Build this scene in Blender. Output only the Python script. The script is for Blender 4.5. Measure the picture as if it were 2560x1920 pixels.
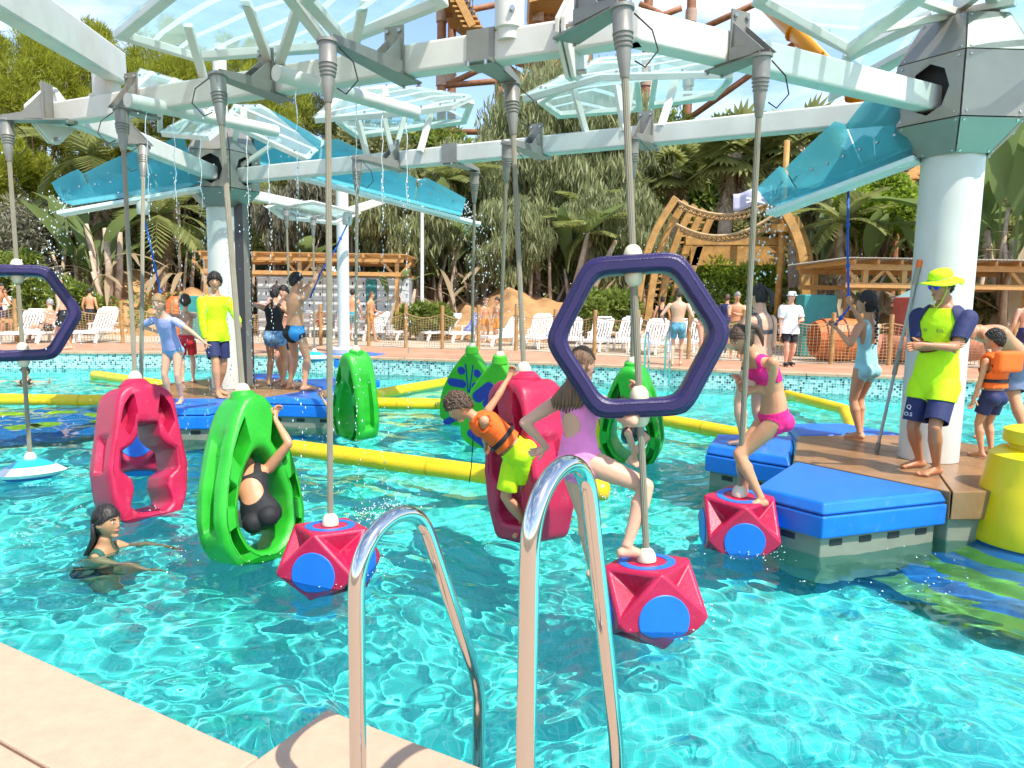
import bpy, math, random
import numpy as np
from mathutils import Matrix, Vector
for _o in list(bpy.data.objects): bpy.data.objects.remove(_o)
SC = bpy.context.scene
COL = SC.collection
RAD = math.radians
# ---------------------------------------------------------------- camera, sky, sun, exposure
FPX, PITCH, ROLL, ZC = 1780.0, RAD(6.6), 0.0157, 1.84      # focal length in px of a 2560 px wide frame, metres above the water
cam = bpy.data.cameras.new('camera'); cam_o = bpy.data.objects.new('camera', cam); COL.objects.link(cam_o); SC.camera = cam_o
cam.sensor_width = 36; cam.lens = FPX / 2560 * 36; cam.clip_end = 3000; cam.clip_start = 0.05
_c, _s = math.cos(PITCH), math.sin(PITCH); _cr, _sr = math.cos(ROLL), math.sin(ROLL)
_R0, _U0, _B = Vector((1, 0, 0)), Vector((0, _s, _c)), Vector((0, -_c, _s))
_R = _R0 * _cr + _U0 * _sr; _U = _U0 * _cr - _R0 * _sr
cam_o.matrix_world = Matrix(((_R.x, _U.x, _B.x, 0), (_R.y, _U.y, _B.y, 0), (_R.z, _U.z, _B.z, ZC), (0, 0, 0, 1)))
SUN_AZ = Vector((0.62, -0.70, 0)).normalized(); SUN_EL = RAD(57)
SUN_D = Vector((SUN_AZ.x * math.cos(SUN_EL), SUN_AZ.y * math.cos(SUN_EL), math.sin(SUN_EL)))
world = bpy.data.worlds.new('World'); SC.world = world; world.use_nodes = True
_nt = world.node_tree; _bg = _nt.nodes['Background']
_sky = _nt.nodes.new('ShaderNodeTexSky'); _sky.sky_type = 'NISHITA'; _sky.sun_disc = False
_sky.sun_elevation = SUN_EL; _sky.sun_rotation = math.atan2(SUN_D.x, SUN_D.y); _sky.air_density = 1.0; _sky.dust_density = 0.6; _sky.ozone_density = 1.5
_tc = _nt.nodes.new('ShaderNodeTexCoord'); _mp = _nt.nodes.new('ShaderNodeMapping'); _mp.inputs['Scale'].default_value = (1.6, 1.6, 4.2); _mp.inputs['Location'].default_value = (0.35, 0.1, 0.2)
_no = _nt.nodes.new('ShaderNodeTexNoise'); _no.inputs['Scale'].default_value = 1.7; _no.inputs['Detail'].default_value = 7; _no.inputs['Roughness'].default_value = 0.56
_rp = _nt.nodes.new('ShaderNodeValToRGB'); _rp.color_ramp.elements[0].position = 0.50; _rp.color_ramp.elements[1].position = 0.72
_mx = _nt.nodes.new('ShaderNodeMix'); _mx.data_type = 'RGBA'; _mx.inputs['B'].default_value = (6.6, 6.9, 7.2, 1)
_ml = _nt.nodes.new('ShaderNodeMath'); _ml.operation = 'MULTIPLY'; _ml.inputs[1].default_value = 0.85
_L = _nt.links.new
_L(_tc.outputs['Generated'], _mp.inputs[0]); _L(_mp.outputs[0], _no.inputs['Vector']); _L(_no.outputs[0], _rp.inputs[0]); _L(_rp.outputs[0], _ml.inputs[0]); _L(_ml.outputs[0], _mx.inputs['Factor'])
_L(_sky.outputs[0], _mx.inputs['A']); _L(_mx.outputs['Result'], _bg.inputs[0]); _bg.inputs[1].default_value = 0.15
_sun = bpy.data.lights.new('sun', 'SUN'); _sun.energy = 3.5; _sun.angle = RAD(0.5); _sun.color = (1, 0.94, 0.85)
sun_o = bpy.data.objects.new('sun', _sun); COL.objects.link(sun_o); sun_o.rotation_euler = SUN_D.to_track_quat('Z', 'Y').to_euler()
_sun.cycles.is_caustics_light = True                         # real light through the rippled pool surface
SC.view_settings.view_transform = 'Standard'; SC.view_settings.look = 'None'; SC.view_settings.exposure = 0.98; SC.view_settings.gamma = 1
SC.cycles.use_denoising = True; SC.cycles.max_bounces = 8; SC.cycles.transparent_max_bounces = 16; SC.cycles.caustics_refractive = True; SC.cycles.caustics_reflective = False
SC.cycles.sample_clamp_indirect = 6; SC.cycles.use_adaptive_sampling = True; SC.cycles.adaptive_threshold = 0.025

# ---------------------------------------------------------------- helpers
def ray(u, v):
    x = (u - 1280) / FPX; y = (v - 960) / FPX
    x0 = x * _cr + y * _sr; y0 = -(-x * _sr + y * _cr)
    return Vector((x0, _c + y0 * _s, -_s + y0 * _c))
def G(u, v, z):                       # the point of height z seen at photograph pixel (u, v)
    d = ray(u, v); t = (z - ZC) / d.z; return Vector((d.x * t, d.y * t, z))
def A(u, v, Y):                       # the point at distance Y seen at photograph pixel (u, v)
    d = ray(u, v); t = Y / d.y; return Vector((d.x * t, Y, ZC + d.z * t))
V = Vector
ORG = {}
def tag(o, label=None, cat=None, group=None, kind=None):
    if label: o['label'] = label
    if cat: o['category'] = cat
    if group: o['group'] = group
    if kind: o['kind'] = kind
    return o
def thing(name, loc, label, cat, group=None):
    o = bpy.data.objects.new(name, None); COL.objects.link(o); o.location = loc; o.empty_display_size = 0.1
    ORG[o.name] = V(loc); return tag(o, label, cat, group)
def org(p):
    return ORG.get(p.name, V((0, 0, 0))) if p else V((0, 0, 0))
def mesh_obj(name, verts, faces, m, parent=None, smooth=False, bevel=0.0, seg=2, at=None, auto=None):
    me = bpy.data.meshes.new(name)
    v = np.asarray(verts, dtype=np.float32).reshape(-1, 3)
    o0 = org(parent) if parent else (V(at) if at is not None else V((0, 0, 0)))
    v = v - np.array(o0, dtype=np.float32)
    if isinstance(faces, np.ndarray):
        n, k = faces.shape
        me.vertices.add(len(v)); me.vertices.foreach_set('co', v.ravel())
        me.loops.add(n * k); me.loops.foreach_set('vertex_index', faces.astype(np.int32).ravel())
        me.polygons.add(n); me.polygons.foreach_set('loop_start', np.arange(0, n * k, k, dtype=np.int32)); me.polygons.foreach_set('loop_total', np.full(n, k, dtype=np.int32))
        me.update(calc_edges=True)
    else:
        me.from_pydata(v.tolist(), [], faces)
    if m is not None:
        for q in (m if isinstance(m, (list, tuple)) else [m]): me.materials.append(q)
    if smooth: me.polygons.foreach_set('use_smooth', np.ones(len(me.polygons), dtype=bool))
    o = bpy.data.objects.new(name, me); COL.objects.link(o)
    if parent: o.parent = parent; ORG[o.name] = org(parent)
    elif at is not None: o.location = at; ORG[o.name] = V(at)
    if bevel:
        b = o.modifiers.new('bevel', 'BEVEL'); b.width = bevel; b.segments = seg; b.limit_method = 'ANGLE'; b.angle_limit = RAD(32)
    if auto and smooth: me.set_sharp_from_angle(angle=RAD(auto))
    return o
def frame_of(d, up=(0, 0, 1)):
    d = V(d).normalized(); u = V(up)
    if abs(d.dot(u.normalized())) > 0.985: u = V((0, 1, 0)) if abs(d.y) < 0.9 else V((1, 0, 0))
    r = d.cross(u).normalized(); return r, r.cross(d).normalized(), d
class MB:
    def __init__(s): s.v = []; s.f = []
    def raw(s, v, f):
        k = len(s.v); s.v += [tuple(p) for p in v]; s.f += [tuple(i + k for i in q) for q in f]; return s
    def box(s, c, size, rz=0.0):
        c = V(c); a, b, h = (q / 2 for q in size); R = Matrix.Rotation(rz, 3, 'Z')
        return s.raw([c + R @ V((x * a, y * b, z * h)) for z in (-1, 1) for x, y in ((-1, -1), (1, -1), (1, 1), (-1, 1))],
                     [(3, 2, 1, 0), (4, 5, 6, 7), (0, 1, 5, 4), (1, 2, 6, 5), (2, 3, 7, 6), (3, 0, 4, 7)])
    def bar(s, p, q, w, h, up=(0, 0, 1), w2=None, h2=None):
        p, q = V(p), V(q); r, u, d = frame_of(q - p, up); w2 = w if w2 is None else w2; h2 = h if h2 is None else h2
        vs = [p + r * (x * w / 2) + u * (y * h / 2) for x, y in ((-1, -1), (1, -1), (1, 1), (-1, 1))] + [q + r * (x * w2 / 2) + u * (y * h2 / 2) for x, y in ((-1, -1), (1, -1), (1, 1), (-1, 1))]
        return s.raw(vs, [(3, 2, 1, 0)[::-1], (4, 5, 6, 7)[::-1], (0, 4, 5, 1), (1, 5, 6, 2), (2, 6, 7, 3), (3, 7, 4, 0)])
    def tube(s, pts, rad, n=10, cap=True, closed=False, up=(0, 0, 1)):
        pts = [V(p) for p in pts]; m = len(pts); rad = [rad] * m if isinstance(rad, (int, float)) else rad
        vs = []; pr = None
        for i, p in enumerate(pts):
            d = (pts[(i + 1) % m] - pts[i - 1]) if closed else (pts[min(i + 1, m - 1)] - pts[max(i - 1, 0)])
            if pr is None: r, u, d = frame_of(d, up)
            else:
                d = d.normalized(); r = (pr - d * pr.dot(d)).normalized(); u = r.cross(d)
            pr = r
            vs += [p + (r * math.cos(2 * math.pi * k / n) + u * math.sin(2 * math.pi * k / n)) * rad[i] for k in range(n)]
        fs = []
        for i in range(m if closed else m - 1):
            a, b = i * n, ((i + 1) % m) * n
            fs += [(a + k, a + (k + 1) % n, b + (k + 1) % n, b + k) for k in range(n)]
        if cap and not closed: fs += [tuple(range(n))[::-1], tuple((m - 1) * n + k for k in range(n))]
        return s.raw(vs, fs)
    def lathe(s, prof, c=(0, 0, 0), n=20, axis=(0, 0, 1), cap=True):
        c = V(c); r, u, d = frame_of(axis); vs = []; m = len(prof)
        for (R, z) in prof: vs += [c + d * z + (r * math.cos(2 * math.pi * k / n) + u * math.sin(2 * math.pi * k / n)) * R for k in range(n)]
        fs = []
        for i in range(m - 1): fs += [(i * n + k, i * n + (k + 1) % n, (i + 1) * n + (k + 1) % n, (i + 1) * n + k) for k in range(n)]
        if cap: fs += [tuple(range(n))[::-1], tuple((m - 1) * n + k for k in range(n))]
        return s.raw(vs, fs)
    def prism(s, poly, z0, z1):
        n = len(poly)
        return s.raw([(p[0], p[1], z0) for p in poly] + [(p[0], p[1], z1) for p in poly], [tuple(range(n))[::-1], tuple(range(n, 2 * n))] + [(k, (k + 1) % n, n + (k + 1) % n, n + k) for k in range(n)])
    def slab(s, poly, t):                 # a thick plate from a 3-D polygon, thickness t along its normal
        poly = [V(p) for p in poly]; n = len(poly); nn = V((0, 0, 0))
        for i in range(n): nn += (poly[i] - poly[0]).cross(poly[(i + 1) % n] - poly[0])
        nn.normalize(); q = [p + nn * t for p in poly]
        return s.raw(poly + q, [tuple(range(n))[::-1], tuple(range(n, 2 * n))] + [(k, (k + 1) % n, n + (k + 1) % n, n + k) for k in range(n)])
    def ring_plate(s, outer, inner, t):   # plate with a hole: matching point lists
        outer = [V(p) for p in outer]; inner = [V(p) for p in inner]; n = len(outer)
        nn = V((0, 0, 0))
        for i in range(n): nn += (outer[i] - outer[0]).cross(outer[(i + 1) % n] - outer[0])
        nn.normalize(); vs = outer + inner + [p + nn * t for p in outer] + [p + nn * t for p in inner]; fs = []
        for k in range(n):
            j = (k + 1) % n
            fs += [(n + k, n + j, j, k), (2 * n + k, 2 * n + j, 3 * n + j, 3 * n + k), (k, j, 2 * n + j, 2 * n + k), (n + j, n + k, 3 * n + k, 3 * n + j)]
        return s.raw(vs, fs)
    def ball(s, c, r, n=10, m=7):
        c = V(c); r = (r, r, r) if isinstance(r, (int, float)) else r
        vs = [c + V((0, 0, -r[2]))]; 
        for i in range(1, m): 
            a = -math.pi / 2 + math.pi * i / m
            vs += [c + V((r[0] * math.cos(a) * math.cos(2 * math.pi * k / n), r[1] * math.cos(a) * math.sin(2 * math.pi * k / n), r[2] * math.sin(a))) for k in range(n)]
        vs.append(c + V((0, 0, r[2]))); L = len(vs) - 1; fs = []
        for k in range(n):
            j = (k + 1) % n; fs.append((0, 1 + j, 1 + k)); fs.append((L, L - n + k, L - n + j))
            for i in range(m - 2): a = 1 + i * n; fs.append((a + k, a + j, a + n + j, a + n + k))
        return s.raw(vs, fs)
    def build(s, name, m, parent=None, smooth=False, bevel=0.0, seg=2, at=None, auto=None):
        return mesh_obj(name, s.v, s.f, m, parent, smooth, bevel, seg, at, auto)
def copy_tree(o, parent=None):
    c = o.copy(); COL.objects.link(c); c.parent = parent
    for ch in o.children: copy_tree(ch, c)
    return c
def wet(*obs):                         # lit by sun through the water where under the surface
    for o in obs:
        if o.type == 'MESH': o.cycles.is_caustics_receiver = True
        for ch in o.children: wet(ch)

# ---------------------------------------------------------------- materials
def srgb(r, g=None, b=None):
    if isinstance(r, str): r, g, b = (int(r[i:i + 2], 16) / 255 for i in (0, 2, 4))
    f = lambda c: c / 12.92 if c <= 0.04045 else ((c + 0.055) / 1.055) ** 2.4
    return (f(r), f(g), f(b), 1)
MATS = {}
def mat(name, col=(0.5, 0.5, 0.5), rough=0.5, var=0.0, scale=6.0, bump=0.0, bscale=60.0, metal=0.0, spec=0.5, col2=None, coat=0.0, sss=0.0, trans=0.0, stretch=None, alpha=1.0, detail=4, scuff=0.0):
    if name in MATS: return MATS[name]
    m = bpy.data.materials.new(name); m.use_nodes = True; nt = m.node_tree; b = nt.nodes['Principled BSDF']; L = nt.links.new
    col = tuple(col[:3]) + (1,)
    b.inputs['Base Color'].default_value = col; b.inputs['Roughness'].default_value = rough; b.inputs['Metallic'].default_value = metal
    b.inputs['Specular IOR Level'].default_value = spec; b.inputs['Coat Weight'].default_value = coat; b.inputs['Transmission Weight'].default_value = trans; b.inputs['Alpha'].default_value = alpha
    if sss: b.inputs['Subsurface Weight'].default_value = sss; b.inputs['Subsurface Radius'].default_value = (0.02, 0.008, 0.004); b.inputs['Subsurface Scale'].default_value = 0.5
    if var or bump or col2:
        tc = nt.nodes.new('ShaderNodeTexCoord'); vec = tc.outputs['Object']
        if stretch:
            mp = nt.nodes.new('ShaderNodeMapping'); mp.inputs['Scale'].default_value = stretch; L(vec, mp.inputs[0]); vec = mp.outputs[0]
        if var or col2:
            n = nt.nodes.new('ShaderNodeTexNoise'); n.inputs['Scale'].default_value = scale; n.inputs['Detail'].default_value = detail; n.inputs['Roughness'].default_value = 0.62; L(vec, n.inputs['Vector'])
            r = nt.nodes.new('ShaderNodeValToRGB'); e = r.color_ramp.elements; e[0].position = 0.3; e[1].position = 0.7
            if col2 is None:
                e[0].color = tuple(q * (1 - var) for q in col[:3]) + (1,); e[1].color = tuple(min(1, q * (1 + var)) for q in col[:3]) + (1,)
            else: e[0].color = col; e[1].color = tuple(col2[:3]) + (1,)
            L(n.outputs[0], r.inputs[0]); cout = r.outputs[0]
            if scuff:
                n3 = nt.nodes.new('ShaderNodeTexNoise'); n3.inputs['Scale'].default_value = 11; n3.inputs['Detail'].default_value = 12; n3.inputs['Roughness'].default_value = 0.75; L(vec, n3.inputs['Vector'])
                r3 = nt.nodes.new('ShaderNodeValToRGB'); r3.color_ramp.elements[0].position = 0.56; r3.color_ramp.elements[1].position = 0.74; r3.color_ramp.elements[1].color = (scuff,) * 3 + (1,); L(n3.outputs[0], r3.inputs[0])
                m3 = nt.nodes.new('ShaderNodeMix'); m3.data_type = 'RGBA'; m3.inputs['B'].default_value = tuple(0.55 * q + 0.30 for q in col[:3]) + (1,); L(r3.outputs[0], m3.inputs['Factor']); L(cout, m3.inputs['A']); cout = m3.outputs['Result']
            L(cout, b.inputs['Base Color'])
            rr = nt.nodes.new('ShaderNodeMapRange'); rr.inputs['To Min'].default_value = max(0.02, rough - 0.09); rr.inputs['To Max'].default_value = min(1, rough + 0.09); L(n.outputs[0], rr.inputs[0]); L(rr.outputs[0], b.inputs['Roughness'])
        if bump:
            n2 = nt.nodes.new('ShaderNodeTexNoise'); n2.inputs['Scale'].default_value = bscale; n2.inputs['Detail'].default_value = 3; L(vec, n2.inputs['Vector'])
            bp = nt.nodes.new('ShaderNodeBump'); bp.inputs['Strength'].default_value = bump; bp.inputs['Distance'].default_value = 0.02; L(n2.outputs[0], bp.inputs['Height']); L(bp.outputs[0], b.inputs['Normal'])
    MATS[name] = m; return m
def leaf_mat(name, c1, c2, trl=0.35):
    if name in MATS: return MATS[name]
    m = bpy.data.materials.new(name); m.use_nodes = True; nt = m.node_tree; L = nt.links.new; b = nt.nodes['Principled BSDF']
    g = nt.nodes.new('ShaderNodeNewGeometry'); r = nt.nodes.new('ShaderNodeValToRGB'); e = r.color_ramp.elements
    e[0].color = tuple(c1[:3]) + (1,); e[1].color = tuple(c2[:3]) + (1,); L(g.outputs['Random Per Island'], r.inputs[0]); L(r.outputs[0], b.inputs['Base Color'])
    b.inputs['Roughness'].default_value = 0.5; b.inputs['Specular IOR Level'].default_value = 0.35
    t = nt.nodes.new('ShaderNodeBsdfTranslucent'); L(r.outputs[0], t.inputs[0]); mx = nt.nodes.new('ShaderNodeMixShader'); mx.inputs[0].default_value = trl
    L(b.outputs[0], mx.inputs[1]); L(t.outputs[0], mx.inputs[2]); L(mx.outputs[0], nt.nodes['Material Output'].inputs[0]); MATS[name] = m; return m
M_white = mat('white_paint', (0.64, 0.645, 0.60), 0.38, col2=(0.56, 0.56, 0.51), scale=2.0, bump=0.04, bscale=40)
M_beam = mat('white_steel', (0.68, 0.68, 0.61), 0.42, col2=(0.57, 0.56, 0.49), scale=2.6, bump=0.05, bscale=25)
M_grey = mat('grey_steel', (0.24, 0.235, 0.205), 0.42, var=0.10, scale=7, metal=0.25)
M_hub = mat('hub_panel', (0.30, 0.285, 0.245), 0.40, var=0.08, scale=3, metal=0.45)
M_rod = mat('rod_cover', (0.235, 0.215, 0.15), 0.55, var=0.08, scale=9)
M_dark = mat('dark_rubber', (0.02, 0.02, 0.022), 0.6)
M_bolt = mat('bolt_steel', (0.42, 0.43, 0.42), 0.3, metal=0.9)
M_chrome = mat('polished_steel', (0.60, 0.60, 0.585), 0.07, metal=1.0, bump=0.010, bscale=7)
M_red = mat('red_plastic', (0.40, 0.006, 0.042), 0.38, col2=(0.52, 0.012, 0.075), scale=3.5, detail=8, bump=0.16, bscale=110, scuff=0.30)
M_green = mat('green_plastic', (0.014, 0.33, 0.014), 0.36, col2=(0.03, 0.45, 0.03), scale=3.5, detail=8, bump=0.16, bscale=110, scuff=0.25)
M_leafgreen = mat('leaf_green_plastic', (0.055, 0.42, 0.012), 0.42, var=0.08, scale=5, bump=0.1, bscale=90)
M_blue = mat('blue_plastic', (0.008, 0.16, 0.62), 0.34, var=0.14, scale=2.5, bump=0.14, bscale=120, scuff=0.22)
M_bluedisc = mat('blue_disc', (0.015, 0.16, 0.70), 0.45, var=0.06, scale=8)
M_navy = mat('navy_recess', (0.015, 0.025, 0.30), 0.45, var=0.08)
M_yellow = mat('yellow_plastic', (0.78, 0.53, 0.006), 0.36, var=0.10, scale=2.2, bump=0.06, bscale=60, scuff=0.25)
M_purple = mat('purple_plastic', (0.021, 0.013, 0.078), 0.34, var=0.10, scale=4, bump=0.20, bscale=120)
M_cream = mat('cream_plastic', (0.70, 0.62, 0.44), 0.45, var=0.06, bump=0.05)
M_bollard = mat('bollard_yellow', (0.80, 0.585, 0.006), 0.42, var=0.06, scale=4, bump=0.05, bscale=150)
M_brown = mat('brown_pad', (0.30, 0.165, 0.075), 0.22, var=0.34, scale=1.6, bump=0.12, bscale=130, scuff=0.25, detail=8)
M_base = mat('float_base', (0.22, 0.225, 0.17), 0.5, var=0.12, scale=3)
M_wood = mat('pine_wood', (0.52, 0.27, 0.085), 0.6, var=0.22, scale=7, stretch=(1, 1, 6), bump=0.1)
M_post = mat('fence_wood', (0.36, 0.21, 0.075), 0.7, var=0.25, scale=9, bump=0.2)
M_arch = mat('arch_wood', (0.40, 0.215, 0.055), 0.6, var=0.3, scale=4, bump=0.15)
M_rope = mat('net_rope', (0.42, 0.29, 0.15), 0.85, var=0.2)
M_rust = mat('rust_steel', (0.30, 0.125, 0.055), 0.6, var=0.35, scale=4, bump=0.1)
M_stair = mat('yellow_stair', (0.50, 0.26, 0.07), 0.6, var=0.2)
M_orange = mat('orange_slide', (0.80, 0.32, 0.012), 0.35, var=0.06, scale=2)
M_brope = mat('blue_rope', (0.012, 0.10, 0.46), 0.7, var=0.3, scale=40)
M_lounger = mat('lounger_plastic', (0.80, 0.80, 0.78), 0.4, var=0.04, scale=3)
# ================================================================ THE SETTING
rng = np.random.default_rng(11); random.seed(4)
ZD = 0.42
POOL_FAR = [(-15.5, 16.6), (-12.7, 17.55), (-8.7, 18.15), (-3.76, 17.55), (0.0, 16.85), (3.55, 15.95), (4.2, 15.62), (8.2, 14.6), (11.0, 13.6), (15.0, 11.9)]
_nd = V((-0.879, 0.476, 0)); _nn = V((0.476, 0.879, 0))
E0 = V((-0.77, 2.07, 0)); E1 = E0 + _nn * 0.30; 
POOL_NEAR = [tuple((E1 - _nd * 8.5)[:2]), tuple(E1[:2]), tuple(E0[:2]), tuple((E0 + _nd * 10)[:2])]
POOL = POOL_FAR[::-1] + [POOL_NEAR[3], POOL_NEAR[2], POOL_NEAR[1], POOL_NEAR[0]]
def ring_sheet(name, poly, inset, k, z, m, zo=None):
    c = V((0, 9, 0)); n = len(poly); a = [V((p[0], p[1], z)) for p in poly]
    a = [p + (p - c).normalized() * inset for p in a]; a = [V((p.x, p.y, z)) for p in a]
    b = [V((c.x + (p.x - c.x) * k, c.y + (p.y - c.y) * k, z if zo is None else zo)) for p in a]
    return mesh_obj(name, [tuple(p) for p in a + b], [(i, (i + 1) % n, n + (i + 1) % n, n + i) for i in range(n)], m)
def grid_mat(name, cell, cols, grout, gw, rough=0.3, uvname=True, bump=0.3, spec=0.5):
    m = bpy.data.materials.new(name); m.use_nodes = True; nt = m.node_tree; L = nt.links.new; b = nt.nodes['Principled BSDF']; b.inputs['Roughness'].default_value = rough; b.inputs['Specular IOR Level'].default_value = spec
    tc = nt.nodes.new('ShaderNodeTexCoord'); mp = nt.nodes.new('ShaderNodeMapping'); mp.inputs['Scale'].default_value = (1 / cell,) * 3; L(tc.outputs['UV'], mp.inputs[0])
    vo = nt.nodes.new('ShaderNodeTexVoronoi'); vo.voronoi_dimensions = '2D'; vo.inputs['Randomness'].default_value = 0; vo.inputs['Scale'].default_value = 1; L(mp.outputs[0], vo.inputs['Vector'])
    sp = nt.nodes.new('ShaderNodeSeparateColor'); L(vo.outputs['Color'], sp.inputs[0]); r = nt.nodes.new('ShaderNodeValToRGB'); r.color_ramp.interpolation = 'CONSTANT'; e = r.color_ramp.elements
    e[0].position = 0; e[0].color = cols[0] + (1,); e[1].position = 1 / len(cols); e[1].color = cols[1] + (1,)
    for i, c in enumerate(cols[2:]): q = e.new((i + 2) / len(cols)); q.color = c + (1,)
    L(sp.outputs[0], r.inputs[0])
    vd = nt.nodes.new('ShaderNodeTexVoronoi'); vd.voronoi_dimensions = '2D'; vd.feature = 'DISTANCE_TO_EDGE'; vd.inputs['Randomness'].default_value = 0; vd.inputs['Scale'].default_value = 1; L(mp.outputs[0], vd.inputs['Vector'])
    gt = nt.nodes.new('ShaderNodeMath'); gt.operation = 'GREATER_THAN'; gt.inputs[1].default_value = gw; L(vd.outputs['Distance'], gt.inputs[0])
    mx = nt.nodes.new('ShaderNodeMix'); mx.data_type = 'RGBA'; mx.inputs['A'].default_value = grout + (1,); L(gt.outputs[0], mx.inputs['Factor']); L(r.outputs[0], mx.inputs['B']); L(mx.outputs['Result'], b.inputs['Base Color'])
    bp = nt.nodes.new('ShaderNodeBump'); bp.inputs['Strength'].default_value = bump; bp.inputs['Distance'].default_value = 0.003; L(gt.outputs[0], bp.inputs['Height']); L(bp.outputs[0], b.inputs['Normal'])
    return m
M_mosaic = grid_mat('mosaic_tiles', 0.052, [(0.012, 0.06, 0.07), (0.22, 0.50, 0.47), (0.36, 0.62, 0.58), (0.05, 0.20, 0.22), (0.42, 0.66, 0.62), (0.16, 0.42, 0.42), (0.30, 0.58, 0.55), (0.10, 0.32, 0.33), (0.45, 0.66, 0.62), (0.25, 0.52, 0.50)], (0.60, 0.66, 0.62), 0.07, 0.2)
M_floor = grid_mat('pool_floor_tiles', 0.055, [(0.10, 0.80, 0.73), (0.12, 0.83, 0.76), (0.085, 0.76, 0.70), (0.13, 0.85, 0.78)], (0.32, 0.89, 0.84), 0.05, 0.5)
def uv_mesh(o, uvs):
    uv = o.data.uv_layers.new(name='UVMap'); uv.data.foreach_set('uv', np.asarray(uvs, dtype=np.float32).ravel())
M_ground = mat('dry_ground', (0.26, 0.19, 0.115), 0.9, var=0.35, scale=0.25, bump=0.3, bscale=3)
M_terrace = mat('pale_terrace', (0.46, 0.385, 0.285), 0.85, var=0.14, scale=0.6, bump=0.15, bscale=30)
M_terra = mat('terracotta_paving', (0.42, 0.20, 0.11), 0.5, col2=(0.52, 0.33, 0.21), scale=1.3, bump=0.15, bscale=25)
M_stone = mat('coping_stone', (0.50, 0.335, 0.225), 0.8, var=0.07, scale=14, bump=0.22, bscale=220)
M_earth = mat('orange_earth', (0.40, 0.215, 0.085), 0.95, var=0.38, scale=1.2, bump=0.5, bscale=6)
tag(ring_sheet('ground', POOL, 0.6, 90, 0.385, M_ground), kind='structure')
# far terraces: pavers along the pool, pale concrete beyond the fence
def strip(name, inner, outer, z, m):
    n = len(inner); return mesh_obj(name, [(p[0], p[1], z) for p in inner] + [(p[0], p[1], z) for p in outer], [(i, i + 1, n + i + 1, n + i) for i in range(n - 1)], m)
FENCE = [(-19, 19.4), (-16, 20.4), (-11.73, 21.4), (-8, 22.0), (-4.41, 21.81), (-3.2, 21.34), (0.1, 20.86), (2.25, 19.58), (3.32, 18.94), (7.93, 17.69), (9.32, 17.6), (12.5, 17.2), (16, 16.4)]
FENCE_IN = [(-16.5, 16.1), (-14.5, 17.0), (-11.4, 17.75), (-8.7, 18.14), (-5.0, 17.75), (-3.76, 17.56), (0, 16.86), (1.8, 16.42), (3.4, 16.02), (7.2, 14.88), (8.2, 14.62), (11.0, 13.62), (15.0, 11.92)]
_mid = [(0.12 * q[0] + 0.88 * p[0], 0.12 * q[1] + 0.88 * p[1]) for p, q in zip(FENCE_IN, FENCE)]
tag(strip('terrace_paving', _mid, FENCE, ZD - 0.004, M_terra), kind='structure')
tag(strip('sun_terrace', FENCE, [(p[0] * 1.45, p[1] + 11) for p in FENCE], ZD - 0.008, M_terrace), kind='structure')
# pool coping on the far side, stone by stone
cop = thing('pool_coping', (0, 17, ZD), 'pale coping stones along the far pool edge above the mosaic band', 'coping'); cop['kind'] = 'structure'
def along(poly, step):
    out = []; carry = 0.0
    for (a, b) in zip(poly[:-1], poly[1:]):
        a, b = V((a[0], a[1], 0)), V((b[0], b[1], 0)); L = (b - a).length; t = carry
        while t < L: out.append((a + (b - a) * (t / L), (b - a).normalized())); t += step
        carry = t - L
    return out
_pts = along(POOL_FAR, 0.62)
M_cop = mat('far_coping', (0.50, 0.32, 0.20), 0.7, var=0.2, scale=2.0, bump=0.2, bscale=40)
for (p, d), (p2, d2) in zip(_pts[:-1], _pts[1:]):
    n_ = V((-d.y, d.x, 0)); n_ = n_ if n_.y > 0 else -n_; n2 = V((-d2.y, d2.x, 0)); n2 = n2 if n2.y > 0 else -n2
    g = 0.006; q = (p2 - p).normalized() * g
    MB().prism([tuple((p + q - n_ * 0.03)[:2]), tuple((p2 - q - n2 * 0.03)[:2]), tuple((p2 - q + n2 * 0.36)[:2]), tuple((p + q + n_ * 0.36)[:2])], ZD - 0.05, ZD + random.uniform(0, 0.004)).build('coping_stone', M_cop, cop)
# near deck: wide smooth stones with a joint, stepping out where the ladder stands
nd_ = thing('pool_deck', (0, 1, ZD), 'pale sandstone pool deck with a notched edge in the foreground', 'deck'); nd_['kind'] = 'structure'
def deckpoly(pts, z0, z1, name): return MB().prism([tuple(p[:2]) for p in pts], z0, z1).build(name, M_stone, nd_, bevel=0.008, seg=2)
J = 0.004
deckpoly([E0, E0 + _nd * 10, E0 + _nd * 10 - _nn * 0.35, E0 - _nn * 0.35], -0.2 + 0.48, ZD, 'coping_stone')
deckpoly([E0 - _nn * (0.35 + J * 2), E0 + _nd * 10 - _nn * (0.35 + J * 2), E0 + _nd * 10 - _nn * 4, E0 - _nn * 4], 0.28, ZD - 0.003, 'deck_slab')
deckpoly([E1 - _nd * J * 0, E0 - _nn * 0.05 + V((0.003, -0.003, 0)), E0 - _nn * 4 - _nd * 0.004, E0 - _nn * 4 - _nd * 8.5, E1 - _nd * 8.5], 0.28, ZD, 'deck_slab')
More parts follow.
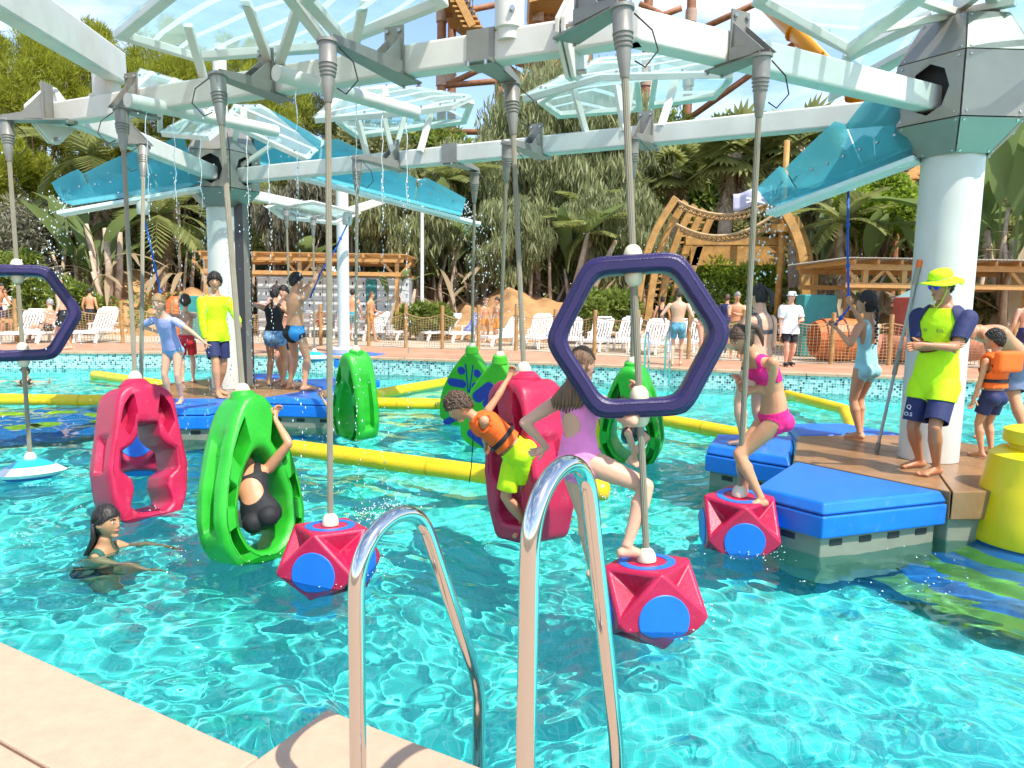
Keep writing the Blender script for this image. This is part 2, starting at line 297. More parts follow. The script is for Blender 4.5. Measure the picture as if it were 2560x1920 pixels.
# pool shell
n = len(POOL); arc = [0.0]
for i in range(n): arc.append(arc[-1] + (V(POOL[(i + 1) % n]) - V(POOL[i])).length)
wv = []; wf = []; wuv = []
for i in range(n):
    a, b = POOL[i], POOL[(i + 1) % n]; k = len(wv); wv += [(a[0], a[1], -1.12), (b[0], b[1], -1.12), (b[0], b[1], ZD - 0.045), (a[0], a[1], ZD - 0.045)]; wf.append((k, k + 1, k + 2, k + 3)); wuv += [(arc[i], -1.12), (arc[i + 1], -1.12), (arc[i + 1], 0.375), (arc[i], 0.375)]
pw = tag(mesh_obj('pool_wall', wv, wf, M_mosaic), kind='structure'); uv_mesh(pw, wuv)
pf = tag(mesh_obj('pool_floor', [(-18, 0, -0.95), (16, -6, -0.95), (17, 20, -0.95), (-18, 20, -0.95)], [(0, 1, 2, 3)], M_floor), kind='structure'); uv_mesh(pf, [(-18, 0), (16, -6), (17, 20), (-18, 20)])
# water: a real rippled sheet, refracting; the sun's light is focused by it on the pool floor
wm = bpy.data.materials.new('pool_water'); wm.use_nodes = True; nt = wm.node_tree; nt.nodes.clear()
_o = nt.nodes.new('ShaderNodeOutputMaterial'); _g = nt.nodes.new('ShaderNodeBsdfGlass'); _g.inputs['IOR'].default_value = 1.33; _g.inputs['Roughness'].default_value = 0; _g.inputs['Color'].default_value = (0.74, 1.0, 0.98, 1); nt.links.new(_g.outputs[0], _o.inputs[0])
nx, ny = 520, 600
Yr = 1.3 * (19.5 / 1.3) ** np.linspace(0, 1, ny); Yg, Xg = np.meshgrid(Yr, np.linspace(-1, 1, nx), indexing='ij'); Xg = Xg * (Yg * 0.84 + 1.0)
Zg = np.zeros_like(Xg); wr = np.random.default_rng(5)
wx = Xg + 0.22 * np.sin(1.3 * Yg + 0.5) + 0.12 * np.sin(2.9 * Yg + 1.1 * Xg); wy = Yg + 0.22 * np.sin(1.2 * Xg + 1.7) + 0.12 * np.sin(3.1 * Xg - 1.3 * Yg)
for i in range(80):
    lam = 0.11 * (1.5 / 0.11) ** (wr.random() ** 1.15); k = 2 * math.pi / lam; a = wr.normal(1.15, 0.95); ph = wr.random() * 6.28
    mod = 1 + 0.6 * np.sin(0.7 * Xg * math.cos(i) + 0.7 * Yg * math.sin(i) + i)
    Zg += 0.0028 * lam ** 0.92 * mod * np.sin(k * (wx * math.cos(a) + wy * math.sin(a)) + ph)
Zg *= 0.62 + 0.38 * np.sin(0.55 * Xg + 1.3 * np.sin(0.4 * Yg) + 0.6) * np.sin(0.62 * Yg + 0.9 * np.sin(0.5 * Xg)) + 0.16 * np.sin(1.7 * Xg - 1.1 * Yg)
for (cx, cy, am) in [(-1.13, 4.75, .010), (1.0, 4.2, .010), (1.75, 5.3, .008), (-2.1, 5.1, .012), (-3.4, 6.0, .010), (0.1, 5.3, .012), (-2.95, 5.15, .010), (-2.2, 9.3, .008), (1.7, 8.0, .008), (-4.7, 6.8, .006)]:
    r = np.hypot(Xg - cx, Yg - cy); Zg += am * np.exp(-r / 0.55) * np.cos(r * 26 - cx) * (r > 0.18)
idx = np.arange(nx * ny).reshape(ny, nx)
water = mesh_obj('pool_water', np.stack([Xg, Yg, Zg], -1).reshape(-1, 3), np.stack([idx[:-1, :-1], idx[:-1, 1:], idx[1:, 1:], idx[1:, :-1]], -1).reshape(-1, 4), wm, smooth=True)
tag(water, kind='structure'); water.name = 'water'; water.cycles.is_caustics_caster = True; wet(pf, pw)
# earth banks behind the terrace
def bank(name, x0, x1, y0, dy, h, seed, label):
    r = np.random.default_rng(seed); nx_, ny_ = 70, 26; xs = np.linspace(0, 1, nx_); ys = np.linspace(0, 1, ny_); vs = []
    ph = r.random(6) * 6.28
    for j, b in enumerate(ys):
        for i, a in enumerate(xs):
            x = x0 + (x1 - x0) * a; edge = min(1, 6 * a, 6 * (1 - a)); prof = min(1, b * 2.2) ** 0.75
            hh = h * edge * prof * (0.82 + 0.18 * math.sin(x * 0.9 + ph[0]) + 0.08 * math.sin(x * 2.3 + ph[1])) + 0.10 * math.sin(x * 3.1 + b * 9 + ph[2]) * prof * edge + 0.06 * math.sin(x * 7.3 + b * 21 + ph[3]) * prof
            vs.append((x, y0 + dy * b + 0.35 * math.sin(x * 1.3 + ph[4]) * (1 - b) + 0.12 * math.sin(x * 5 + ph[5]) * (1 - b), 0.36 + max(0, hh)))
    fs = [(j * nx_ + i, j * nx_ + i + 1, (j + 1) * nx_ + i + 1, (j + 1) * nx_ + i) for j in range(ny_ - 1) for i in range(nx_ - 1)]
    return tag(mesh_obj(name, vs, fs, M_earth, smooth=True), label, 'earth bank', kind='structure')
bank('earth_bank', -17.5, -10.4, 25.7, 8, 2.3, 1, 'orange earth bank with creepers behind the boy at the rope')
bank('earth_bank', -3.6, 6.2, 25.5, 8, 1.9, 2, 'brown earth mounds behind the middle row of loungers')
bank('earth_bank', 8, 22, 24.2, 9, 1.5, 3, 'low earth bank under the right pergola')
bank('earth_bank', -34, -18.2, 26.5, 10, 1.2, 4, 'low earth bank at the far left under the pines')
# ================================================================ THE PLAY FRAME
HUB_R, HUB_L = V((3.98, 6.68, 0)), V((-4.48, 11.2, 0)); BZ = 3.66
PA, PB = V((0.78, 4.98, BZ)), V((-4.52, 7.45, BZ))
def hexa(c, R, a0, n=6): return [V((c.x + R * math.cos(a0 + 2 * math.pi * k / n), c.y + R * math.sin(a0 + 2 * math.pi * k / n))) for k in range(n)]
M_hole = mat('hub_inside', (0.03, 0.03, 0.03), 0.8)
def pillar(c, a0, label, ca=None, holes=()):
    t = thing('support_pillar', (c.x, c.y, ZD), label, 'pillar')
    MB().lathe([(0.255, 0.0), (0.255, 2.86)], (c.x, c.y, ZD), 40).build('column', M_white, t, smooth=True, auto=40)
    for sgn in (1,):
        ca = a0 if ca is None else ca; d = V((math.cos(ca), math.sin(ca), 0)); q = V((c.x, c.y, 0)) + d * 0.30; r = V((-d.y, d.x, 0))
        ch = MB(); ch.box((q.x, q.y, ZD + 1.43), (0.10, 0.22, 2.80), ca); ch.build('cable_channel', M_grey, t, bevel=0.008)
        for e in (-1, 1):
            p = q + r * (0.118 * e); MB().box((p.x, p.y, ZD + 1.43), (0.13, 0.012, 2.80), ca).build('channel_edge', mat('channel_edge', (0.035, 0.035, 0.04), 0.4), t)
    hub = MB(); prof = [(0.30, 3.20), (0.545, 3.45), (0.565, 3.98), (0.36, 4.34)]; rings = [[V((p.x, p.y, z)) for p in hexa(c, R, a0 + math.pi / 6)] for R, z in prof]
    inner = MB()
    for i, (R, z) in enumerate(prof): pass
    core = MB(); core.lathe([(0.24, 3.24), (0.42, 3.48), (0.43, 3.95), (0.26, 4.28)], (c.x, c.y, 0), 6); h = core.build('hub', M_hole, t)
    for k in range(6):
        j = (k + 1) % 6
        for i in range(3):
            a, b, cc, d = rings[i][k], rings[i][j], rings[i + 1][j], rings[i + 1][k]
            ctr = (a + b + cc + d) / 4; s_ = 0.988; pp = [ctr + (q - ctr) * s_ for q in (a, b, cc, d)]
            fn_ = V((ctr.x - c.x, ctr.y - c.y, 0)).normalized()
            if i == 1 and any(fn_.dot(V((math.cos(h_), math.sin(h_), 0))) > 0.86 for h_ in holes):
                oct_ = [ctr + ((b - a).normalized() * math.cos(math.pi / 4 * (q + .5)) * 0.175 + V((0, 0, 1)) * math.sin(math.pi / 4 * (q + .5)) * 0.22) for q in range(8)]
                e1, e2 = (pp[1] - pp[0]), (pp[3] - pp[0])
                sq = [pp[2], pp[2] * .5 + pp[3] * .5, pp[3], pp[3] * .5 + pp[0] * .5, pp[0], pp[0] * .5 + pp[1] * .5, pp[1], pp[1] * .5 + pp[2] * .5]
                op = [ctr + ((b - a).normalized() * math.cos(math.pi / 4 * (q + 1)) * 0.175 + V((0, 0, 1)) * math.sin(math.pi / 4 * (q + 1)) * 0.215) for q in range(8)]
                MB().ring_plate(sq, op, 0.012).build('panel', M_hub, h)
            else: MB().slab(pp, 0.012).build('panel', M_hub, h)
            bt = MB(); nrm = (b - a).cross(d - a).normalized()
            for q in pp: p = ctr + (q - ctr) * 0.86 + nrm * 0.012; bt.lathe([(0.014, 0), (0.010, 0.008)], p, 8, nrm)
            o = bt.build('bolt', M_bolt, h); o['kind'] = 'stuff'
    MB().lathe([(0.10, 4.26), (0.10, 5.6)], (c.x, c.y, 0), 20).build('mast', M_beam, t, smooth=True, auto=40)
    return t
ANG = math.atan2(HUB_R.y - HUB_L.y, HUB_R.x - HUB_L.x)
HOLES_R = (ANG + math.pi, math.atan2(PA.y - HUB_R.y, PA.x - HUB_R.x)); HOLES_L = (ANG, math.atan2(PB.y - HUB_L.y, PB.x - HUB_L.x))
pil_r = pillar(HUB_R, ANG + math.pi, 'tall white pillar with faceted grey head behind the lifeguard in the hat', RAD(76), HOLES_R)
pil_l = pillar(HUB_L, ANG, 'tall white pillar with faceted grey head on the far left platform', RAD(-8), HOLES_L)
fr = thing('beam_frame', (0, 8, BZ), 'white square beams joining the pillar heads in a ring over the pool', 'beam frame')
BW, BH = 0.155, 0.215
def shorten(a, b, s0, s1): a, b = V(a), V(b); d = (b - a).normalized(); return a + d * s0, b - d * s1
hl, hr = V((HUB_L.x, HUB_L.y, BZ)), V((HUB_R.x, HUB_R.y, BZ))
beamline = {}
def beam(a, b, s0, s1):
    p, q = shorten(a, b, s0, s1); MB().bar(p, q, BW, BH).build('beam', M_beam, fr, bevel=0.022, seg=3); return V(a), V(b)
b_back = beam(hl, hr, 0.34, 0.34); b_right = beam(PA, hr, -0.05, 0.34); b_left = beam(hl, PB, 0.34, -0.05); b_front = beam(PB, PA, -0.28, -0.06)
def flange(p, d, s=0.20):
    r, u, d = frame_of(d); m = MB()
    for o in (-0.022, 0.022):
        a = 0.3; pts = []
        for k in range(8):
            ang = math.pi / 2 * (k // 2) + (0.17 if k % 2 else -0.17); rr = s * 1.42; pts.append(p + d * o + r * math.cos(ang) * rr * 0.92 + u * math.sin(ang) * rr)
        q = MB().slab(pts, 0.030 * (1 if o > 0 else 1)); m = q.build('flange', M_beam, fr, bevel=0.006)
    bt = MB()
    for k in range(4):
        ang = math.pi / 2 * k; c = p + r * math.cos(ang) * s * 1.12 + u * math.sin(ang) * s * 1.18; bt.lathe([(0.018, -0.07), (0.018, 0.085)], c, 6, d)
    bt.build('bolt', M_bolt, fr)['kind'] = 'stuff'
dAB = (PA - PB).normalized(); flange(PA - dAB * 0.42, dAB); flange(PB - dAB * 0.25, dAB)
# hangers: bracket on the beam, cone socket, ribbed rod
def on_beam(bm, p):
    a, b = bm; d = (b - a).normalized(); t = (V((p.x, p.y, BZ)) - a).dot(d); return a + d * t, d
def bracket(bm, cone, style):
    c, d = on_beam(bm, cone); out = V((cone.x - c.x, cone.y - c.y, 0)); L = out.length; out = out.normalized(); m = MB(); z = BZ - BH / 2 - 0.006
    if style == 'clamp':      # sleeve round the beam
        m.bar(c - d * 0.11, c + d * 0.11, BW + 0.03, BH + 0.03)
    else:                     # tall plate on the outside face
        f = c + out * (BW / 2 + 0.012); m.slab([f - d * 0.085 + V((0, 0, -0.12)), f + d * 0.085 + V((0, 0, -0.12)), f + d * 0.085 + V((0, 0, 0.24)), f - d * 0.085 + V((0, 0, 0.24))], 0.014)
        for s_ in (-0.06, 0.06):
            g = f + d * s_; m.slab([g + V((0, 0, -0.11)), g + out * min(L, 0.30) + V((0, 0, -0.11)), g + V((0, 0, 0.16))], 0.01)
    p0, p1 = c - out * (BW / 2 + 0.06), V((cone.x, cone.y, c.z)) + out * 0.03
    m.slab([V((p.x, p.y, z)) for p in (p0 - d * 0.10, p0 + d * 0.10, p1 + d * 0.055, p1 - d * 0.055)], 0.014)
    for s_ in (-1, 1): m.slab([V((c.x, c.y, z)) + d * 0.09 * s_ + out * 0.1, V((p1.x, p1.y, z)) + d * 0.05 * s_, V((p1.x, p1.y, z + 0.035)) + d * 0.05 * s_, V((c.x, c.y, z + 0.09)) + d * 0.09 * s_ + out * 0.1], 0.008)
    o = m.build('bracket', M_grey, fr)
    bt = MB()
    if style != 'clamp':
        f = c + out * (BW / 2 + 0.03)
        for s_ in (-0.055, 0.055): bt.lathe([(0.017, 0), (0.015, 0.014)], f + d * s_ + V((0, 0, 0.20)), 6, out)
    for s_ in (-0.07, 0.07): bt.lathe([(0.014, -0.03), (0.014, 0.0)], V((p0.x, p0.y, z)) + d * s_, 6)
    bt.build('bolt', M_bolt, o)['kind'] = 'stuff'
    return V((cone.x, cone.y, z))
def hanger(name, label, cat, group, bm, cone, bottom, style, base):
    top = bracket(bm, cone, style) if bm else cone
    t = thing(name, base, label, cat, group); d = (bottom - top).normalized(); m = MB()
    m.lathe([(0.074, 0.0), (0.074, 0.02), (0.060, 0.024), (0.058, 0.14), (0.062, 0.15), (0.062, 0.158), (0.054, 0.162), (0.054, 0.172), (0.060, 0.176), (0.059, 0.184), (0.051, 0.188), (0.051, 0.198), (0.057, 0.202), (0.056, 0.210), (0.048, 0.214), (0.048, 0.224), (0.053, 0.228), (0.051, 0.236), (0.044, 0.240), (0.042, 0.28), (0.027, 0.40), (0.022, 0.41)], top, 24, d)
    m.build('socket', M_grey, t, smooth=True, auto=30)
    rb = MB(); n = 24; a = top + d * 0.40; r, u, _ = frame_of(d); prof = [0.0205 if k % 2 else 0.0178 for k in range(n)]; vs = []
    for p in (a, bottom): vs += [p + (r * math.cos(2 * math.pi * k / n) + u * math.sin(2 * math.pi * k / n)) * prof[k] for k in range(n)]
    rb.raw(vs, [(k, (k + 1) % n, n + (k + 1) % n, n + k) for k in range(n)]); rb.build('rod', M_rod, t)
    lp = top + r * 0.07 + d * 0.04; pts = [lp, lp + r * 0.10 + d * 0.10, lp + r * 0.13 + d * 0.22, lp + r * 0.05 + d * 0.31, lp + d * 0.27 - r * 0.01]
    MB().tube(pts, 0.005, 6).build('safety_cable', M_dark, t, smooth=True)
    return t, d
def ball_cap(t, p, d, flip=False):
    s = -1 if flip else 1; prof = [(0.056, 0.0), (0.057, 0.012), (0.053, 0.04), (0.040, 0.066), (0.025, 0.078), (0.02, 0.080)]
    return MB().lathe([(r, z * s) for r, z in prof][::s], p, 20, -d).build('cap', M_cream, t, smooth=True, auto=50)
# sprinkler pipes under the front beam
def pipe(a, b, r, label, n=18):
    t = thing('sprinkler_pipe', tuple(a), label, 'pipe', 'sprinkler pipes'); MB().tube([a, b], r, n).build('pipe', M_beam, t, smooth=True, auto=40)
    d = (b - a)
    for k in (0.25, 0.75): p = a + d * k; MB().box((p.x, p.y, p.z + r + 0.045), (0.05, 0.05, 0.09)).build('clip', M_beam, t)
    return t
PIPE1 = (A(690, 182, 5.75), A(1040, 282, 6.95)); PIPE2 = (A(318, 250, 6.5), A(690, 328, 7.9))
pipe(*PIPE1, 0.062, 'white sprinkler pipe under the beam ahead of the red polyhedron rod')
pipe(*PIPE2, 0.062, 'white sprinkler pipe slanting below the beam at upper left')
# posts and arm above the beam, at upper left and at upper centre
t = thing('overhead_girder', tuple(PB), 'thick white box girder coming from upper left down to the beam', 'girder')
pt = A(268, 250, 7.32); tp = A(268, 165, 7.32)
MB().lathe([(0.16, 0), (0.16, 0.025), (0.125, 0.03), (0.125, tp.z - pt.z + 0.15)], pt, 24).build('post', M_beam, t, smooth=True, auto=40)
e0 = A(285, 165, 7.3); e1 = A(-60, -60, 4.6); MB().bar(e0 + (e0 - e1).normalized() * 0.12, e1, 0.17, 0.30).build('arm', M_beam, t, bevel=0.02)
t = thing('canopy_post', (0, 5.4, BZ), 'white round post with a bolt rising from the beam at the top edge', 'post')
pq = A(1273, 85, 5.33); MB().lathe([(0.085, -0.05), (0.085, 0.02), (0.105, 0.03), (0.105, 1.3)], pq, 24).build('post', M_beam, t, smooth=True, auto=40)
MB().lathe([(0.022, 0), (0.018, 0.03)], pq + V((0.02, -0.105, 0.13)), 8, (0, -1, 0)).build('bolt', M_bolt, t)
# ---------------------------------------------------------------- translucent canopies
gm = bpy.data.materials.new('canopy_glass'); gm.use_nodes = True; nt = gm.node_tree; nt.nodes.clear(); Lk = nt.links.new
_o = nt.nodes.new('ShaderNodeOutputMaterial'); _t = nt.nodes.new('ShaderNodeBsdfTransparent'); _t.inputs[0].default_value = (0.66, 0.88, 0.88, 1)
_tr = nt.nodes.new('ShaderNodeBsdfTranslucent'); _tr.inputs[0].default_value = (0.60, 0.80, 0.77, 1); _gl = nt.nodes.new('ShaderNodeBsdfGlossy'); _gl.inputs['Roughness'].default_value = 0.06
_df = nt.nodes.new('ShaderNodeBsdfDiffuse'); _df.inputs[0].default_value = (0.74, 0.80, 0.78, 1)
_tc = nt.nodes.new('ShaderNodeTexCoord'); _w = nt.nodes.new('ShaderNodeTexWave'); _w.wave_type = 'BANDS'; _w.bands_direction = 'Y'; _w.inputs['Scale'].default_value = 1.35; _w.inputs['Distortion'].default_value = 9.0; _w.inputs['Detail'].default_value = 0.0; _w.inputs['Detail Scale'].default_value = 0.42
Lk(_tc.outputs['UV'], _w.inputs[0]); _r = nt.nodes.new('ShaderNodeValToRGB'); _r.color_ramp.elements[0].position = 0.88; _r.color_ramp.elements[1].position = 0.91; _r.color_ramp.elements[0].color = (0.30,) * 3 + (1,); _r.color_ramp.elements[1].color = (0.85,) * 3 + (1,); Lk(_w.outputs['Fac'], _r.inputs[0])
_n = nt.nodes.new('ShaderNodeTexNoise'); _n.inputs['Scale'].default_value = 3; _n.inputs['Detail'].default_value = 6; Lk(_tc.outputs['Object'], _n.inputs[0]); _mr = nt.nodes.new('ShaderNodeMapRange'); _mr.inputs['From Min'].default_value = 0.35; _mr.inputs['From Max'].default_value = 0.75; _mr.inputs['To Max'].default_value = 0.16; Lk(_n.outputs[0], _mr.inputs[0])
_ad = nt.nodes.new('ShaderNodeMath'); _ad.operation = 'ADD'; _ad.use_clamp = True; Lk(_r.outputs[0], _ad.inputs[0]); Lk(_mr.outputs[0], _ad.inputs[1])
_m0 = nt.nodes.new('ShaderNodeMixShader'); _m0.inputs[0].default_value = 0.5; Lk(_tr.outputs[0], _m0.inputs[1]); Lk(_df.outputs[0], _m0.inputs[2])
_m1 = nt.nodes.new('ShaderNodeMixShader'); Lk(_ad.outputs[0], _m1.inputs[0]); Lk(_t.outputs[0], _m1.inputs[1]); Lk(_m0.outputs[0], _m1.inputs[2])
_fz = nt.nodes.new('ShaderNodeFresnel'); _fz.inputs[0].default_value = 1.18; _m2 = nt.nodes.new('ShaderNodeMixShader'); _m2.inputs[0].default_value = 0.035; Lk(_m1.outputs[0], _m2.inputs[1]); Lk(_gl.outputs[0], _m2.inputs[2]); Lk(_m2.outputs[0], _o.inputs[0])
def panel(t, poly, fw=0.09, ft=0.07, bolts=True):
    poly = [V(p) for p in poly]; n = len(poly); c = sum(poly, V((0, 0, 0))) / n; nn = V((0, 0, 0))
    for i in range(n): nn += (poly[i] - c).cross(poly[(i + 1) % n] - c)
    nn.normalize()
    if nn.z < 0: poly = poly[::-1]; nn = -nn
    ins = []
    for i in range(n):
        a, b, d = poly[i - 1], poly[i], poly[(i + 1) % n]; e1 = (b - a).normalized(); e2 = (d - b).normalized(); i1 = nn.cross(e1); i2 = nn.cross(e2); bi = (i1 + i2).normalized(); ins.append(b + bi * (fw / max(0.35, bi.dot(i1))))
    f = MB().ring_plate([p - nn * ft for p in poly], [p - nn * ft for p in ins], ft).build('frame', M_beam, t, bevel=0.008)
    x = (poly[1] - poly[0]).normalized(); y = nn.cross(x); gl = [c + (p - c) * 1.02 + nn * 0.008 for p in poly]
    g = mesh_obj('pane', gl, [tuple(range(n))], gm, t); uv_mesh(g, [((p - c).dot(x), (p - c).dot(y)) for p in gl])
    if bolts:
        b = MB()
        for i in range(n):
            p, q = (poly[i] + ins[i]) / 2, (poly[(i + 1) % n] + ins[(i + 1) % n]) / 2; k = max(2, int((q - p).length / 0.35))
            for j in range(k): b.lathe([(0.018, 0.012), (0.012, 0.03)], p + (q - p) * ((j + .5) / k), 6, nn)
        b.build('bolt', M_bolt, t)['kind'] = 'stuff'
    return nn
def struts(t, pairs, r=0.032, rect=True):
    for a, b in pairs: MB().bar(a, b, r * 2.2, r * 1.9).build('strut', M_beam, t, bevel=0.006)
def canopy(label, panels, pairs, fw=0.09):
    t = thing('glass_canopy', tuple(sum([V(p) for p in panels[0]], V((0, 0, 0))) / len(panels[0])), label, 'canopy', 'translucent canopies over the play frame')
    for p in panels: panel(t, p, fw)
    struts(t, pairs); return t
canopy('large wavy-printed glass canopy over the front beam at the top left', [
    [A(283, 76, 6.5), A(490, 136, 6.9), A(836, 112, 6.6), A(735, -30, 5.2), A(560, -120, 4.7), A(440, -60, 5.3)],
    [A(852, 100, 6.5), A(1120, -8, 5.6), A(1000, -140, 4.6), A(790, -60, 4.9), A(745, -20, 5.2)]],
    [(A(515, 215, 6.75), A(470, 62, 6.3)), (A(685, 185, 6.35), A(612, -5, 5.7)), (A(690, 185, 6.35), A(745, 18, 5.6)), (A(885, 125, 6.2), A(912, -5, 5.7))])
canopy('small glass canopy behind the second sprinkler pipe near the left pillar', [
    [A(310, 232, 9.3), A(352, 172, 9.8), A(580, 238, 10.4), A(520, 300, 9.6)],
    [A(305, 225, 9.4), A(358, 176, 9.85), A(400, 215, 11.4), A(340, 285, 11.2)]], [(A(400, 330, 10.6), A(400, 225, 10.2)), (A(500, 360, 11), A(500, 262, 10.2))], 0.07)
canopy('bolted glass canopy panel sloping right over the left pillar head', [
    [A(585, 262, 10.6), A(650, 262, 11.0), A(815, 355, 11.6), A(770, 398, 10.8), A(560, 300, 10.1)],
    [A(400, 330, 10.2), A(470, 290, 10.6), A(560, 310, 10.2), A(520, 340, 9.4)]], [(A(560, 430, 11.1), A(600, 300, 10.8)), (A(580, 430, 11.1), A(700, 350, 11.0))], 0.07)
canopy('hexagonal glass canopy on struts above the back beam at centre left', [
    [A(785, 295, 9.3), A(860, 222, 9.9), A(1000, 212, 10.3), A(1180, 240, 10.0), A(1130, 262, 9.4), A(1030, 276, 9.2)],
    [A(838, 300, 10.2), A(890, 340, 10.9), A(1165, 302, 10.7), A(1185, 250, 10.1), A(1000, 216, 10.35), A(862, 228, 10.0)]],
    [(A(918, 390, 9.75), A(890, 280, 9.6)), (A(982, 385, 9.55), A(955, 275, 9.5)), (A(985, 385, 9.55), A(1012, 290, 9.6)), (A(1050, 380, 9.3), A(1078, 280, 9.5))], 0.07)
canopy('hexagonal glass canopy on struts above the back beam at centre right', [
    [A(1305, 240, 8.0), A(1495, 145, 8.8), A(1660, 128, 9.0), A(1838, 165, 8.7), A(1835, 178, 8.0), A(1500, 186, 7.8)],
    [A(1340, 246, 9.0), A(1392, 287, 9.9), A(1604, 268, 9.7), A(1592, 150, 9.0), A(1490, 150, 8.85)],
    [A(1622, 264, 9.6), A(1790, 240, 9.3), A(1832, 196, 9.1), A(1836, 172, 8.75), A(1640, 135, 9.0)]],
    [(A(1467, 338, 8.35), A(1432, 215, 8.3)), (A(1560, 330, 8.1), A(1580, 200, 8.3)), (A(1562, 330, 8.1), A(1540, 200, 8.3)), (A(1652, 318, 7.9), A(1690, 200, 8.2))], 0.07)
canopy('large wavy-printed glass canopy round the right mast at the top right', [
    [A(1884, -6, 6.4), A(2135, 122, 6.2), A(2325, -20, 5.4), A(2200, -160, 4.6), A(1990, -140, 5.2)],
    [A(2070, 245, 8.1), A(2110, 130, 7.8), A(2330, 20, 7.0), A(2340, 90, 7.2), A(2190, 190, 8.0)],
    [A(2600, 150, 6.8), A(2480, 20, 6.6), A(2440, -120, 5.9), A(2700, -160, 5.4), A(2800, 60, 6.2)]],
    [(A(2395, 35, 6.6), A(2190, 75, 6.15)), (A(2395, 35, 6.6), A(2270, -10, 5.9)), (A(2400, 30, 6.6), A(2540, 5, 6.3)), (A(2400, 60, 6.65), A(2540, 90, 6.7)), (A(2390, 60, 6.65), A(2180, 175, 7.6)), (A(2400, 20, 6.6), A(2480, -40, 6.0))])
# ---------------------------------------------------------------- blue water chutes on the pillar heads
cm = bpy.data.materials.new('blue_acrylic'); cm.use_nodes = True; nt = cm.node_tree; b = nt.nodes['Principled BSDF']; b.inputs['Base Color'].default_value = (0.20, 0.50, 0.55, 1); b.inputs['Roughness'].default_value = 0.15
_t = nt.nodes.new('ShaderNodeBsdfTransparent'); _t.inputs[0].default_value = (0.58, 0.88, 0.91, 1); _tl = nt.nodes.new('ShaderNodeBsdfTranslucent'); _tl.inputs[0].default_value = (0.26, 0.68, 0.74, 1); _m3 = nt.nodes.new('ShaderNodeMixShader'); _m3.inputs[0].default_value = 0.45; nt.links.new(_t.outputs[0], _m3.inputs[1]); nt.links.new(_tl.outputs[0], _m3.inputs[2]); _mx = nt.nodes.new('ShaderNodeMixShader'); _mx.inputs[0].default_value = 0.84; nt.links.new(b.outputs[0], _mx.inputs[1]); nt.links.new(_m3.outputs[0], _mx.inputs[2]); nt.links.new(_mx.outputs[0], nt.nodes['Material Output'].inputs[0])
M_acr = cm; M_clear = mat('clear_rail', (0.62, 0.76, 0.74), 0.25, var=0.05)
def chute(label, p0, p1, w, h0, h1, rail_end, wing=0.0):
    t = thing('water_chute', tuple(p0), label, 'water chute', 'blue acrylic water chutes'); d = (p1 - p0); L = d.length; d = d.normalized(); r, u, _ = frame_of(d)
    for k, (a, b) in enumerate(((0.0, 0.30), (0.31, 0.76), (0.77, 1.0))):
        for s in (-1, 1):
            m = MB(); N = 8; vs = []; drop = 0.0 if k < 1 else 0.06 * k
            for i in range(N + 1):
                f = a + (b - a) * i / N; p = p0 + d * (L * f); hh = (h0 + (h1 - h0) * f) * (1.0 - 0.22 * (i / N) ** 2) * (0.80 if i == 0 and k else 1); o = r * (s * w / 2)
                fl = r * (s * 0.10)
                vs += [p + o * 0.62, p + o + u * hh * 0.4, p + o + fl + u * hh * 0.98, p + o + fl * 1.1 + u * hh, p + o + u * hh * 0.42 + r * s * 0.012, p + o * 0.64 - u * 0.012]
            q = 6; fs = [(i * q + e, i * q + (e + 1) % q, (i + 1) * q + (e + 1) % q, (i + 1) * q + e) for i in range(N) for e in range(q)] + [tuple(range(q)), tuple(N * q + e for e in range(q))]
            m.raw(vs, fs).build('side_panel', M_acr, t, smooth=True, auto=45)
    m = MB(); m.bar(p0 - u * 0.02, p1 - u * 0.02, w * 0.64, 0.014); m.build('trough', M_acr, t)
    a = p0 - u * 0.10; e = rail_end; m = MB(); m.bar(a, e, w * 0.5, 0.05); m.build('rail', M_clear, t, bevel=0.008)
    bt = MB()
    for i in range(9):
        p = p0 + d * (L * (i + .5) / 9)
        for s in (-1, 1): bt.lathe([(0.016, 0), (0.012, 0.02)], p + r * (s * w * 0.5) + u * 0.12, 6, r * s)
    bt.build('bolt', M_bolt, t)['kind'] = 'stuff'
    return t
chute('blue translucent chute reaching left from the left pillar head', A(500, 455, 10.7), A(168, 505, 10.3), 0.62, 0.60, 0.26, A(150, 535, 10.2))
chute('blue translucent chute reaching right from the left pillar head', A(640, 400, 11.5), A(1155, 532, 11.9), 0.70, 0.75, 0.22, A(1200, 562, 12.0))
chute('blue translucent chute descending from the right pillar head', A(2290, 372, 6.75), A(1938, 510, 7.7), 0.50, 0.60, 0.16, A(1928, 535, 7.75))
